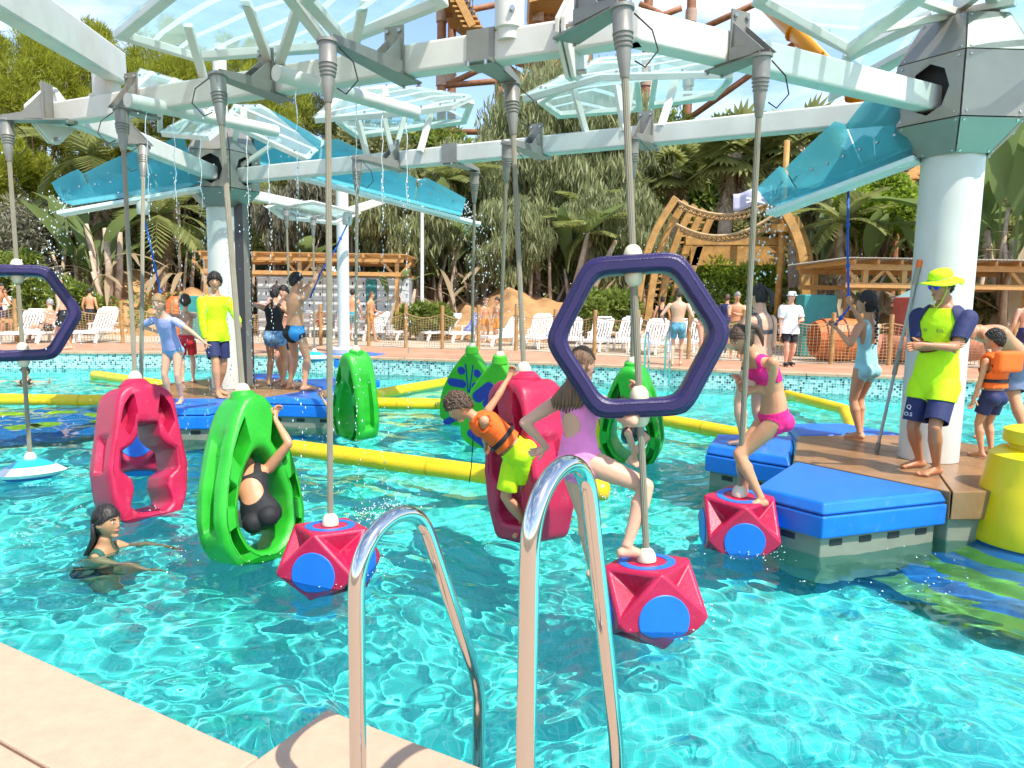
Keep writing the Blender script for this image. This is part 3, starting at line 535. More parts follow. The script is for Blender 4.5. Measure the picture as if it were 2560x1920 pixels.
# ================================================================ PLATFORMS, FLOATS, LADDER
def frame_M(o, yaw, up):
    up = V(up).normalized(); f = V((math.cos(yaw), math.sin(yaw), 0)); f = (f - up * f.dot(up)).normalized(); g = up.cross(f)
    return Matrix(((f.x, g.x, up.x, o.x), (f.y, g.y, up.y, o.y), (f.z, g.z, up.z, o.z), (0, 0, 0, 1)))
def xf(m, M): m.v = [tuple(M @ V(p)) for p in m.v]; return m
M_seam = mat('pad_seam', (0.004, 0.05, 0.24), 0.6)
def scale_poly(p, k):
    c = sum((V(q) for q in p), V((0, 0))) / len(p); return [tuple(c + (V(q) - c) * k) for q in p]
def inset_poly(p, d):
    p = [V((q[0], q[1])) for q in p]; n = len(p); area = sum(p[i].x * p[(i + 1) % n].y - p[(i + 1) % n].x * p[i].y for i in range(n)); s = 1 if area > 0 else -1; out = []
    for i in range(n):
        e1 = (p[i] - p[i - 1]).normalized(); e2 = (p[(i + 1) % n] - p[i]).normalized(); i1 = V((-e1.y, e1.x)) * s; i2 = V((-e2.y, e2.x)) * s; b = (i1 + i2).normalized(); out.append(tuple(p[i] + b * (d / max(0.3, b.dot(i1)))))
    return out
def frust(m, p0, z0, p1, z1):
    n = len(p0); return m.raw([(q[0], q[1], z0) for q in p0] + [(q[0], q[1], z1) for q in p1], [tuple(range(n))[::-1], tuple(range(n, 2 * n))] + [(k, (k + 1) % n, n + (k + 1) % n, n + k) for k in range(n)])
def pad(t, poly):
    a = inset_poly(poly, 0.012); m = MB(); frust(m, a, 0.335, inset_poly(poly, 0.045), ZD); m.build('pad_top', M_blue, t, bevel=0.018, seg=3)
    MB().prism(inset_poly(poly, 0.03), 0.31, 0.34).build('seam', M_seam, t)
    m = MB(); frust(m, inset_poly(poly, 0.015), 0.155, a, 0.322); m.build('pad_side', M_blue, t, bevel=0.014, seg=3)
    bs = inset_poly(poly, 0.06); o = MB().prism(bs, -0.55, 0.16).build('float_base', M_base, t, bevel=0.01)
    for i in range(len(bs)):
        p, q = V(bs[i]), V(bs[(i + 1) % len(bs)]); L = (q - p).length; k = int(L / 0.28)
        if k < 1: continue
        d = (q - p) / L
        for j in range(k):
            c = p + d * (L * (j + .5) / k); MB().box((c.x, c.y, 0.105), (0.12, 0.012, 0.05), math.atan2(d.y, d.x)).build('vent', M_dark, o, bevel=0.02)
def platform(label, c, a0, R, pads, zside=0.16):
    t = thing('floating_platform', (c.x, c.y, 0), label, 'platform'); hx = hexa(c, R, a0); hx = [tuple(p[:2]) for p in hx]
    for k in range(6):            # the brown deck: six triangular panels with joints
        tri = [(c.x, c.y), hx[k], hx[(k + 1) % 6]]; m = MB(); frust(m, inset_poly(tri, 0.004), zside + 0.03, inset_poly(tri, 0.007), ZD - 0.003); m.build('deck_panel', M_brown, t, bevel=0.008)
    MB().prism(inset_poly(hx, 0.05), -0.55, zside + 0.032).build('float_base', M_base, t, bevel=0.01)
    for k, out, wo in pads:
        p, q = V(hx[k]), V(hx[(k + 1) % 6]); mid = (p + q) / 2; n_ = (mid - V((c.x, c.y))).normalized(); d = (q - p).normalized(); g = 0.006
        pad(t, [tuple(p + n_ * g), tuple(mid + n_ * out - d * wo / 2), tuple(mid + n_ * out + d * wo / 2), tuple(q + n_ * g)])
    wet(t); return t
A0 = RAD(187)
plat_r = platform('brown floating platform with blue pads at right, under the lifeguard in the hat', HUB_R, A0, 1.36, [(0, 1.2, 0.62), (5, 0.85, 0.75), (4, 0.80, 0.75)])
plat_l = platform('brown floating platform with blue pads at left, under the lifeguard in long sleeves', HUB_L, A0, 1.42, [(1, 1.05, 0.7), (2, 1.10, 0.7), (3, 1.1, 0.7), (4, 1.0, 0.7)])
t = thing('floating_platform', tuple(G(850, 925, 0)), 'small blue floating pad by the far white pole', 'platform')
c_ = G(880, 885, ZD); hx = [tuple(p[:2]) for p in hexa(c_, 0.95, 0.3)]; pad(t, hx); wet(t)
t = thing('floating_platform', tuple(G(850, 960, 0)), 'low blue floating pad between the child in the water and the green ring', 'platform')
c_ = G(862, 935, 0.3); MB().prism([tuple(p[:2]) for p in hexa(c_, 0.72, 0.2)], 0.02, 0.17).build('pad_top', M_blue, t, bevel=0.03, seg=3)
MB().prism([tuple(p[:2]) for p in hexa(c_, 0.62, 0.2)], -0.4, 0.02).build('float_base', M_base, t); wet(t)
# ---- floating yellow booms
def boom(label, px, r=0.105, z=0.075, drop=False):
    pts = [G(u, v, z) for u, v in px]; t = thing('yellow_boom', tuple(pts[0]), label, 'boom', 'floating yellow booms'); m = MB(); full = []
    for i, p in enumerate(pts):
        if 0 < i < len(pts) - 1:
            a, b = (pts[i - 1] - p).normalized(), (pts[i + 1] - p).normalized()
            for k in range(5): s = k / 4; full.append(p + a * (0.16 * (1 - s) ** 2) + b * (0.16 * s * s))
        else: full.append(p)
    d0, d1 = (full[0] - full[1]).normalized(), (full[-1] - full[-2]).normalized()
    fp = [full[0] + d0 * 0.09, full[0] + d0 * 0.07] + full + [full[-1] + d1 * 0.07, full[-1] + d1 * 0.09]; n = len(fp)
    m.tube(fp, [r * 0.45, r * 0.85] + [r] * (n - 4) + [r * 0.85, r * 0.45], 20); m.build('boom_tube', M_yellow, t, smooth=True, auto=60)
    L = (full[-1] - full[0]).length; k = max(2, int(L / 1.1))
    for i in range(k):
        p = full[0] + (full[-1] - full[0]) * ((i + .5) / k) if len(px) == 2 else full[i * (len(full) - 1) // max(1, k - 1)]
        d = (full[1] - full[0]).normalized(); MB().tube([p - d * 0.016, p + d * 0.016], r * 1.015, 20).build('joint_band', mat('boom_band', (0.62, 0.40, 0.006), 0.4), t, smooth=True, auto=40)
    if drop: p = full[0]; MB().lathe([(0.10, -0.30), (0.10, 0.0)], p, 16).build('end_leg', M_yellow, t, smooth=True, auto=40)
    wet(t); return t
boom('yellow boom along the left edge of the picture', [(-90, 998), (300, 1003)])
boom('short yellow boom behind the top of the left red ring', [(238, 938), (400, 962)], drop=True)
boom('long yellow boom crossing the middle of the pool to the boy in the life jacket', [(735, 1122), (1500, 1226)])
boom('slanting yellow boom left of the green leaf boards, the farther of two', [(945, 986), (1140, 952)])
boom('level yellow boom left of the green leaf boards, the nearer of two', [(945, 1009), (1140, 1012)])
boom('yellow boom running from behind the purple ring to the right platform', [(1395, 1000), (1860, 1090)])
boom('bent yellow boom beside the girl in the light blue swimsuit', [(1968, 988), (2112, 1026), (2140, 1085)], drop=True)
# ---- floats
def loop_body(name, outer, inner, depth, m, parent, M, N=120, pockets=None, groove=None, rc=0.03):
    vs = []; 
    for i in range(N):
        th = 2 * math.pi * i / N; o = V(outer(th)); q = V(inner(th)); pk = pockets(th) if pockets else 0; gv = groove(th) if groove else 0; w = (o - q).length; n_ = (o - q) / w; h = depth / 2; c = min(rc, w * 0.3)
        ring = [(0, -h + c), (c * 0.3, -h + c * 0.3), (c, -h), (w * 0.24, -h), (w * 0.30, -h + pk), (w * 0.70, -h + pk), (w * 0.76, -h), (w - c, -h), (w - c * 0.3, -h + c * 0.3), (w, -h + c),
                (w, -h * 0.42), (w - gv, -h * 0.30), (w - gv, h * 0.30), (w, h * 0.42),
                (w, h - c), (w - c * 0.3, h - c * 0.3), (w - c, h), (w * 0.76, h), (w * 0.70, h - pk), (w * 0.30, h - pk), (w * 0.24, h), (c, h), (c * 0.3, h - c * 0.3), (0, h - c)]
        vs += [M @ V((q.x + n_.x * a, y, q.y + n_.y * a)) for a, y in ring]
    K = 24; f = np.array([(i * K + k, i * K + (k + 1) % K, ((i + 1) % N) * K + (k + 1) % K, ((i + 1) % N) * K + k) for i in range(N) for k in range(K)])
    return mesh_obj(name, [tuple(p) for p in vs], f, m, parent, smooth=True, auto=50)
def poly_fn(pts, c, k=0.0):
    """radius of a polygon round c by angle, corners eased"""
    c = V(c); P = [V(p) for p in pts]; n = len(P)
    def raw(th):
        d = V((math.cos(th), math.sin(th)))
        best = 0.01
        for i in range(n):
            a, b = P[i] - c, P[(i + 1) % n] - c; e = b - a; den = d.x * e.y - d.y * e.x
            if abs(den) < 1e-9: continue
            t = (a.x * e.y - a.y * e.x) / den; s = (a.x * d.y - a.y * d.x) / den
            if t > 0 and -1e-6 <= s <= 1 + 1e-6: best = max(best, t)
        return best
    def f(th):
        r = raw(th) if not k else sum(raw(th + k * q) * w for q, w in ((-2, .1), (-1, .22), (0, .36), (1, .22), (2, .1)))
        return c + V((math.cos(th), math.sin(th))) * r
    return f
def bump_rng(th, spans, ramp=0.07):
    for c, w, d in spans:
        e = abs((th - c + math.pi) % (2 * math.pi) - math.pi)
        if e < w: return d
        if e < w + ramp: return d * (1 - (e - w) / ramp)
    return 0.0
def red_loop(t, M, kx=0.83):
    out = [(0.15, 1.24), (0.28, 1.16), (0.34, 0.86), (0.41, 0.52), (0.38, 0.26), (0.26, 0.0), (-0.26, 0.0), (-0.38, 0.26), (-0.41, 0.52), (-0.34, 0.86), (-0.28, 1.16), (-0.15, 1.24)]
    inn = [(0.13, 0.90), (0.10, 0.80), (0.17, 0.72), (0.29, 0.66), (0.30, 0.50), (0.19, 0.43), (0.17, 0.32), (0.24, 0.22), (0.14, 0.14), (-0.14, 0.14), (-0.24, 0.22), (-0.17, 0.32), (-0.19, 0.43), (-0.30, 0.50), (-0.29, 0.66), (-0.17, 0.72), (-0.10, 0.80), (-0.13, 0.90)]
    b = loop_body('ring_body', poly_fn([(x * kx, z) for x, z in out], (0, 0.6), 0.045), poly_fn([(x * .80, z) for x, z in inn], (0, 0.55), 0.03), 0.40, M_red, t, M, 160, lambda th: bump_rng(th, [(math.pi / 2 + .42, 0.16, 0.13), (math.pi / 2 - .42, 0.16, 0.13)], 0.05), lambda th: bump_rng(th, [(0.18, 0.42, 0.055), (math.pi - 0.18, 0.42, 0.055)], 0.05), 0.035)
    tb = xf(MB().lathe([(0.13, 1.19), (0.13, 1.25), (0.085, 1.30), (0.06, 1.305)], (0, 0, 0), 20), M); tb.build('top_boss', M_red, t, smooth=True, auto=40)
def green_drop(t, M, w=0.44, hgt=1.26):
    cz = 0.50
    po = [(0.09, 1.27), (0.20, 1.13), (0.31, 0.90), (0.40, 0.62), (0.435, 0.38), (0.40, 0.20), (0.28, 0.04), (0.10, -0.02)]; pi_ = [(0.05, 0.86), (0.16, 0.72), (0.245, 0.50), (0.25, 0.34), (0.18, 0.20), (0.07, 0.13)]
    outer = poly_fn([(x * .84, z) for x, z in po] + [(-x * .84, z) for x, z in po[::-1]], (0, 0.5), 0.05); inner = poly_fn([(x * .86, z) for x, z in pi_] + [(-x * .86, z) for x, z in pi_[::-1]], (0, 0.48), 0.07)
    loop_body('ring_body', outer, inner, 0.33, M_green, t, M, 128, lambda th: bump_rng(th, [(RAD(66), .17, .15), (RAD(114), .17, .15), (RAD(12), .24, .11), (RAD(168), .24, .11), (RAD(-48), .24, .13), (RAD(-132), .24, .13)], .05), lambda th: bump_rng(th, [(RAD(18), .80, .07), (RAD(162), .80, .07)], .07), 0.05)
    xf(MB().lathe([(0.095, 1.22), (0.085, 1.29), (0.07, 1.30)], (0, 0, 0), 20), M).build('top_boss', M_green, t, smooth=True, auto=40)
def cubo(t, M, a=0.265):
    P = [V(p) * a for p in [(1, 0, 1), (0, 1, 1), (-1, 0, 1), (0, -1, 1), (1, 1, 0), (-1, 1, 0), (-1, -1, 0), (1, -1, 0), (1, 0, -1), (0, 1, -1), (-1, 0, -1), (0, -1, -1)]]
    sq = [(0, 1, 2, 3), (8, 11, 10, 9), (0, 7, 8, 4), (1, 4, 9, 5), (2, 5, 10, 6), (3, 6, 11, 7)]; tr = [(0, 4, 1), (1, 5, 2), (2, 6, 3), (3, 7, 0), (8, 9, 4), (9, 10, 5), (10, 11, 6), (11, 8, 7)]
    vs = list(P); fs = []
    for q in sq:
        n_ = (P[q[1]] - P[q[0]]).cross(P[q[2]] - P[q[0]]); c = sum((P[i] for i in q), V((0, 0, 0))) / 4; fs.append(q if n_.dot(c) > 0 else q[::-1])
    for q in tr:
        c = sum((P[i] for i in q), V((0, 0, 0))) / 3; n_ = (P[q[1]] - P[q[0]]).cross(P[q[2]] - P[q[0]]); q = q if n_.dot(c) > 0 else q[::-1]; k = len(vs)
        vs += [c + (P[i] - c) * 0.80 for i in q] + [c * 0.66]
        for i in range(3):
            j = (i + 1) % 3; fs += [(q[i], q[j], k + j, k + i), (k + i, k + j, k + 3)]
    b = MB().raw([M @ p for p in vs], fs).build('body', M_red, t, smooth=True, bevel=0.032, seg=4, auto=35)
    for qi, q in enumerate(sq):
        c = sum((P[i] for i in q), V((0, 0, 0))) / 4; n_ = c.normalized(); c2 = M @ c; nn = (M.to_3x3() @ n_).normalized()
        if qi == 0:
            r, u, d = frame_of(nn); N = 32; pr = [[c2 + d * 0.004 + (r * math.cos(2 * math.pi * k / N) + u * math.sin(2 * math.pi * k / N)) * R for k in range(N)] for R in (0.168, 0.118)]
            MB().ring_plate(pr[0][::-1] if False else pr[0], pr[1], 0.004).build('blue_ring', M_bluedisc, b)
        else: MB().lathe([(0.150, -0.004), (0.150, 0.004), (0.146, 0.007)], c2, 36, nn).build('blue_disc', M_bluedisc, b, smooth=True, auto=30)
def leaf_board(t, M, style):
    N = 44; pts = []
    for i in range(N + 1):
        s = i / N; z = 1.24 * (1 - s); x = 0.50 * math.sin(math.pi * min(1, (1 - z / 1.24) * 0.62)) ** 0.85 * (1.0 if z > 0.12 else (z / 0.12) ** 0.5 * 0.4 + 0.6); pts.append((x, z))
    out = [(x, z) for x, z in pts] + [(-x, z) for x, z in pts[::-1]]
    def pl(poly, y0, y1, name, m, bev=0.0, par=t):
        n = len(poly); q = MB().raw([M @ V((p[0], y0, p[1])) for p in poly] + [M @ V((p[0], y1, p[1])) for p in poly], [tuple(range(n)), tuple(range(n, 2 * n))[::-1]] + [((k + 1) % n, k, n + k, n + (k + 1) % n) for k in range(n)]); return q.build(name, m, par, bevel=bev, smooth=False)
    clean = [p for i, p in enumerate(out) if i == 0 or (V(p) - V(out[i - 1])).length > 1e-4]
    bd = pl(clean, -0.075, 0.075, 'board', M_leafgreen, 0.03)
    def capsule(cx, cz, L, r, ang):
        P = []; d = V((math.cos(ang), math.sin(ang))); n_ = V((-d.y, d.x))
        for k in range(9): a = -math.pi / 2 + math.pi * k / 8; P.append(V((cx, cz)) + d * (L / 2) + d * (math.cos(a) * r) + n_ * (math.sin(a) * r))
        for k in range(9): a = math.pi / 2 + math.pi * k / 8; P.append(V((cx, cz)) - d * (L / 2) + d * (math.cos(a) * r) + n_ * (math.sin(a) * r))
        return [tuple(p) for p in P]
    if style == 0: items = [capsule(s * 0.13, 0.90, 0.0, 0.062, 0) for s in (-1, 1)] + [capsule(s * 0.20, 0.70, 0.18, 0.062, 0) for s in (-1, 1)] + [capsule(s * 0.27, 0.48, 0.0, 0.085, 0) for s in (-1, 1)] + [capsule(s * 0.26, 0.28, 0.16, 0.062, 0) for s in (-1, 1)] + [capsule(s * 0.27, 0.12, 0.26, 0.05, -s * 0.6) for s in (-1, 1)] + [capsule(s * 0.035, 0.80, 0.42, 0.009, math.pi / 2 - s * 0.12) for s in (-1, 1)]
    else:
        items = [capsule(-0.17, 0.78, 0.22, 0.075, 0.75), capsule(0.17, 0.78, 0.22, 0.075, -0.75), capsule(0.0, 0.62, 0.0, 0.07, 0), capsule(-0.08, 0.70, 0.16, 0.05, 0.9), capsule(0.08, 0.70, 0.16, 0.05, -0.9), capsule(0.22, 0.40, 0.14, 0.07, 0.5), capsule(-0.22, 0.40, 0.14, 0.07, -0.5), capsule(0, 0.26, 0.0, 0.055, 0), capsule(0.20, 0.13, 0.30, 0.055, 0.45), capsule(-0.20, 0.13, 0.30, 0.055, -0.45)]
    for k, it in enumerate(items):
        g = 0.0004 * k
        for y0, y1 in ((-0.081 - g, -0.06), (0.06, 0.081 + g)): pl(it, y0, y1, 'blue_inlay', M_navy, 0.004, bd)
    xf(MB().lathe([(0.10, 1.18), (0.08, 1.26), (0.06, 1.27)], (0, 0, 0), 16), M).build('top_boss', M_leafgreen, t, smooth=True, auto=40)
def purple_ring(t, M):
    out = [(0.5 * math.cos(math.pi / 3 * k), 0.5 * math.sin(math.pi / 3 * k)) for k in range(6)]
    fo = poly_fn([V(p) * 1.06 for p in out], (0, 0), 0.085); fi = poly_fn([V(p) * 0.845 for p in out], (0, 0), 0.085)
    loop_body('hexagon_ring', fo, fi, 0.20, M_purple, t, M, 132, None, None, 0.028)
    for k in (0, 1, 2):
        pass
    for y in (-0.055, 0.0, 0.055):        # raised ribs round the outside
        pts = [M @ V((fo(2 * math.pi * i / 96).x * 1.004, y, fo(2 * math.pi * i / 96).y * 1.004)) for i in range(96)]
        MB().tube(pts, 0.013, 8, closed=True).build('rib', M_purple, t, smooth=True)
def saucer(t, M):
    a = xf(MB().lathe([(0.075, 0.13), (0.13, 0.115), (0.20, 0.07), (0.215, 0.062)][::-1], (0, 0, 0), 40), M); a.build('cyan_top', mat('cyan_plastic', (0.02, 0.42, 0.62), 0.4, bump=0.05), t, smooth=True, auto=40)
    xf(MB().lathe([(0.27, -0.035), (0.31, 0.0), (0.215, 0.064)], (0, 0, 0), 40), M).build('white_rim', mat('white_plastic', (0.8, 0.8, 0.8), 0.35, bump=0.05), t, smooth=True, auto=40)
    xf(MB().lathe([(0.05, -0.10), (0.18, -0.08), (0.274, -0.034)], (0, 0, 0), 40), M).build('blue_base', mat('deep_blue', (0.01, 0.06, 0.36), 0.35), t, smooth=True, auto=40)
GH = 'floats hanging from the play frame'
def hang(label, bm, cone_px, cone_Y, style, bottom, kind, yaw, h, name='hanging_float', extra=None):
    cone = A(*cone_px, cone_Y); d0 = (cone - bottom).normalized(); attach = bottom
    t, d = hanger(name, label, 'hanging float', GH, bm, cone, attach, style, (attach.x, attach.y, 0.0)); up = -d
    if kind: ball_cap(t, attach, d)
    M = frame_M(attach + d * h, yaw, up)
    if kind == 'red': red_loop(t, M)
    elif kind == 'green': green_drop(t, M)
    elif kind == 'cubo': cubo(t, M)
    elif kind == 'leaf0': leaf_board(t, M, 0)
    elif kind == 'leaf1': leaf_board(t, M, 1)
    elif kind == 'saucer': saucer(t, M)
    if extra is not None:                  # purple ring half way up the same rod
        rz, ryaw = extra; s = (attach.z - rz) / d.z; p = attach - d * abs(s) if d.z < 0 else attach
        M2 = frame_M(p, ryaw, up); purple_ring(t, M2); q = p - d * 0.0
        for s_, fl in ((1, False), (-1, True)):
            ball_cap(t, p + up * (s_ * 0.458), d if s_ > 0 else -d); ball_cap(t, p + up * (s_ * 0.372), -d if s_ > 0 else d)
    wet(t); return t
H1 = hang('white and blue saucer float under a purple ring at the left edge', b_left, (18, 325), 7.28, 'plate', A(76, 1150, 7.0), 'saucer', 0.0, 0.12, extra=(A(45, 783, 7.1).z, RAD(28)))
H2 = hang('red hanging ring nearest the left edge, in front of the girl in lilac', b_front, (305, 300), 6.81, 'plate', A(338, 950, 6.25), 'red', RAD(55), 1.30)
H3 = hang('red and blue polyhedron float seen through the left red ring', b_left, (360, 385), 8.38, 'plate', A(352, 1055, 7.2), 'cubo', RAD(20), 0.265)
H4 = hang('green hanging teardrop ring with the girl in black sitting in it', b_front, (545, 220), 5.75, 'plate', A(607, 985, 5.25), 'green', RAD(58), 1.28)
H5 = hang('red and blue polyhedron float left of the ladder', b_front, (820, 140), 4.97, 'plate', A(826, 1312, 4.72), 'cubo', RAD(80), 0.27)
H6 = hang('red hanging ring that the boy in the orange life jacket holds', b_front, (1278, 205), 5.85, 'clamp', A(1310, 930, 5.55), 'red', RAD(-54), 1.30)
H7 = hang('red and blue polyhedron float under the purple ring right of the ladder', b_right, (1553, 60), 4.35, 'plate', A(1617, 1402, 4.12), 'cubo', RAD(8), 0.27, extra=(A(1572, 840, 4.25).z, RAD(-6)))
H8 = hang('red and blue polyhedron float with the girl in pink standing on it', b_right, (1903, 170), 5.10, 'plate', A(1848, 1238, 5.36), 'cubo', RAD(84), 0.27)
H9 = hang('slim green hanging teardrop ring left of the green leaf boards', b_back, (893, 415), 8.91, 'plate', A(890, 878, 9.3), 'green', RAD(-48), 1.28)
H10 = hang('green leaf board with rows of blue ovals, the farther one', b_back, (1187, 435), 9.7, 'clamp', A(1180, 870, 10.2), 'leaf0', RAD(-25), 1.24)
H11 = hang('green leaf board with curled blue shapes, the nearer one', b_back, (1268, 380), 7.96, 'plate', A(1250, 893, 8.5), 'leaf1', RAD(-28), 1.24)
H12 = hang('green hanging teardrop ring seen below the purple ring, with a crouching boy', b_back, (1583, 330), 7.6, 'plate', A(1580, 908, 8.1), 'green', RAD(-24), 1.28)
# ---- yellow bollard buoy at the right edge with striped skirt under water
bc = A(2588, 1360, 5.5); t = thing('yellow_bollard', (bc.x, bc.y, 0), 'yellow flared bollard float with a striped underwater skirt at the right edge', 'bollard')
MB().lathe([(0.47, 0.02), (0.475, 0.05), (0.445, 0.22), (0.40, 0.47), (0.392, 0.49), (0.365, 0.70), (0.30, 0.745), (0.24, 0.755)], (bc.x, bc.y, 0), 48).build('body', M_bollard, t, smooth=True, auto=40)
MB().lathe([(0.24, 0.75), (0.24, 0.785), (0.275, 0.80), (0.285, 0.83), (0.28, 0.90), (0.24, 0.915)], (bc.x, bc.y, 0), 48).build('cap', M_bollard, t, smooth=True, auto=40)
_r = 0.44; _z = 0.02
for k in range(6):
    MB().lathe([(_r + 0.10 + 0.02 * k, _z - 0.13), (_r, _z)], (bc.x, bc.y, 0), 40).build('skirt_band', mat('skirt_blue', (0.03, 0.16, 0.48), 0.5) if k % 2 == 0 else mat('skirt_green', (0.16, 0.32, 0.07), 0.5), t, smooth=True, auto=40); _r += 0.10 + 0.02 * k; _z -= 0.13
wet(t)
# submerged coloured mat at left
p = G(70, 1090, -0.25); t = thing('submerged_mat', (p.x, p.y, -0.5), 'blue submerged mat with yellow green spots under water at left', 'mat')
MB().lathe([(1.55, -0.52), (1.55, -0.34), (1.45, -0.30)], (p.x, p.y, 0), 40).build('mat_body', mat('mat_blue', (0.02, 0.20, 0.62), 0.5), t, smooth=True, auto=40)
for k in range(9):
    a = k * 0.7 + .3; R = 1.05 if k < 7 else 0.35; MB().lathe([(0.24, -0.31), (0.22, -0.288)], (p.x + R * math.cos(a), p.y + R * math.sin(a), 0), 20).build('spot', mat('mat_lime', (0.50, 0.58, 0.03), 0.5), t)
wet(t)
# ---- pool ladder with two unequal polished rails
t = thing('pool_ladder', (-0.2, 1.75, ZD), 'polished steel pool ladder with two unequal hoop rails in the foreground', 'ladder')
def rail(front, back, ztop, zb, r=0.0215):
    f, b = V(front), V(back); d = V((b.x - f.x, b.y - f.y, 0)); L = d.length; d.normalize(); P = []
    P += [V((f.x, f.y, z)) for z in np.linspace(ZD - 0.02, ztop - 0.16, 6)]
    c = V((f.x, f.y, ztop - 0.16)); R = 0.155
    for k in range(1, 13):
        a = math.pi - (math.pi - 0.42) * k / 12; P.append(c + d * (R + R * math.cos(a)) + V((0, 0, 0.16 * math.sin(a) ** 0.9 if math.sin(a) > 0 else 0)))
    e = P[-1]; tgt = V((b.x, b.y, zb + 0.10))
    P += [e + (tgt - e) * s for s in (0.12, 0.3, 0.5, 0.7, 0.85, 0.94)]
    P += [V((b.x, b.y, zb + 0.10)) + (V((0, 0, -0.05)) + d * 0.004), V((b.x + d.x * 0.006, b.y + d.y * 0.006, zb)), V((b.x + d.x * 0.006, b.y + d.y * 0.006, zb - 0.25)), V((b.x + d.x * 0.006, b.y + d.y * 0.006, -0.9))]
    for _ in range(2):
        Q = [P[0]]
        for a, q in zip(P[:-1], P[1:]): Q += [a * 0.75 + q * 0.25, a * 0.25 + q * 0.75]
        P = Q + [P[-1]]
    MB().tube(P, r, 24, up=(1, 0, 0)).build('rail', M_chrome, t, smooth=True, auto=50)
    MB().lathe([(0.055, 0), (0.055, 0.012), (0.03, 0.022)], (f.x, f.y, ZD), 24).build('flange', M_chrome, t, smooth=True, auto=40)
RL0 = A(893, 1700, 1.70); RR0 = A(1318, 1700, 1.42)
rail((RL0.x, RL0.y), (RL0.x + 0.285, RL0.y + 0.50), 1.272, 0.50); rail((RR0.x, RR0.y), (RR0.x + 0.275, RR0.y + 0.48), 1.480, 0.47)
for zz in (-0.15, -0.42): a = V((RL0.x + 0.29, RL0.y + 0.505, zz)); b = V((RR0.x + 0.28, RR0.y + 0.49, zz)); MB().bar(a, b, 0.08, 0.03).build('step', M_chrome, t, bevel=0.008)
wet(t)
# ================================================================ THINGS ON THE FAR SIDE
# ---- rope net fence
fe = thing('net_fence', (0, 20, ZD), 'low fence of round wooden posts and sagging rope net before the loungers', 'fence')
fposts = [(-17.3, 20.0), (-15.9, 20.5), (-14.5, 20.8), (-13.1, 21.1), (-11.73, 21.4), (-10.3, 21.6), (-8.9, 21.85), (-7.4, 22.0), (-5.9, 21.9), (-4.41, 21.81), (-3.2, 21.34), (-2.07, 20.95), (-1.01, 20.92), (0.1, 20.86), (1.2, 20.25), (2.25, 19.58), (3.32, 18.94), (4.6, 18.6), (5.9, 18.25), (7.0, 17.95), (7.93, 17.69), (9.32, 17.6), (10.7, 17.45), (12.1, 17.25), (13.5, 17.0)]
for (x, y) in fposts:
    h = random.uniform(1.22, 1.38); MB().lathe([(0.055, -0.1), (0.055, h - 0.01), (0.045, h)], (x, y, ZD), 10).build('post', M_post, fe, smooth=True, auto=40)
net = MB(); CELL = 0.085
for (a, b) in zip(fposts[:-1], fposts[1:]):
    a, b = V((a[0], a[1], 0)), V((b[0], b[1], 0)); L = (b - a).length; d = (b - a) / L; n_ = V((-d.y, d.x, 0)); H_ = 0.98; sag = random.uniform(0.08, 0.18)
    def P(s, h): return a + d * s + V((0, 0, ZD + 0.06 + h * (1 - sag * math.sin(math.pi * s / L)) )) + n_ * (0.05 * math.sin(3 * s + h * 4))
    k = int(L / CELL)
    for i in range(k + 1):
        s = L * i / k; q = [P(s, H_ * j / 4) for j in range(5)]
        for p0, p1 in zip(q[:-1], q[1:]): net.bar(p0, p1, 0.009, 0.009)
    for j in range(13):
        h = H_ * j / 12; q = [P(L * i / 6, h) for i in range(7)]
        for p0, p1 in zip(q[:-1], q[1:]): net.bar(p0, p1, 0.009 if j < 12 else 0.025, 0.009 if j < 12 else 0.025)
o = net.build('net', M_rope, fe); o['kind'] = 'stuff'
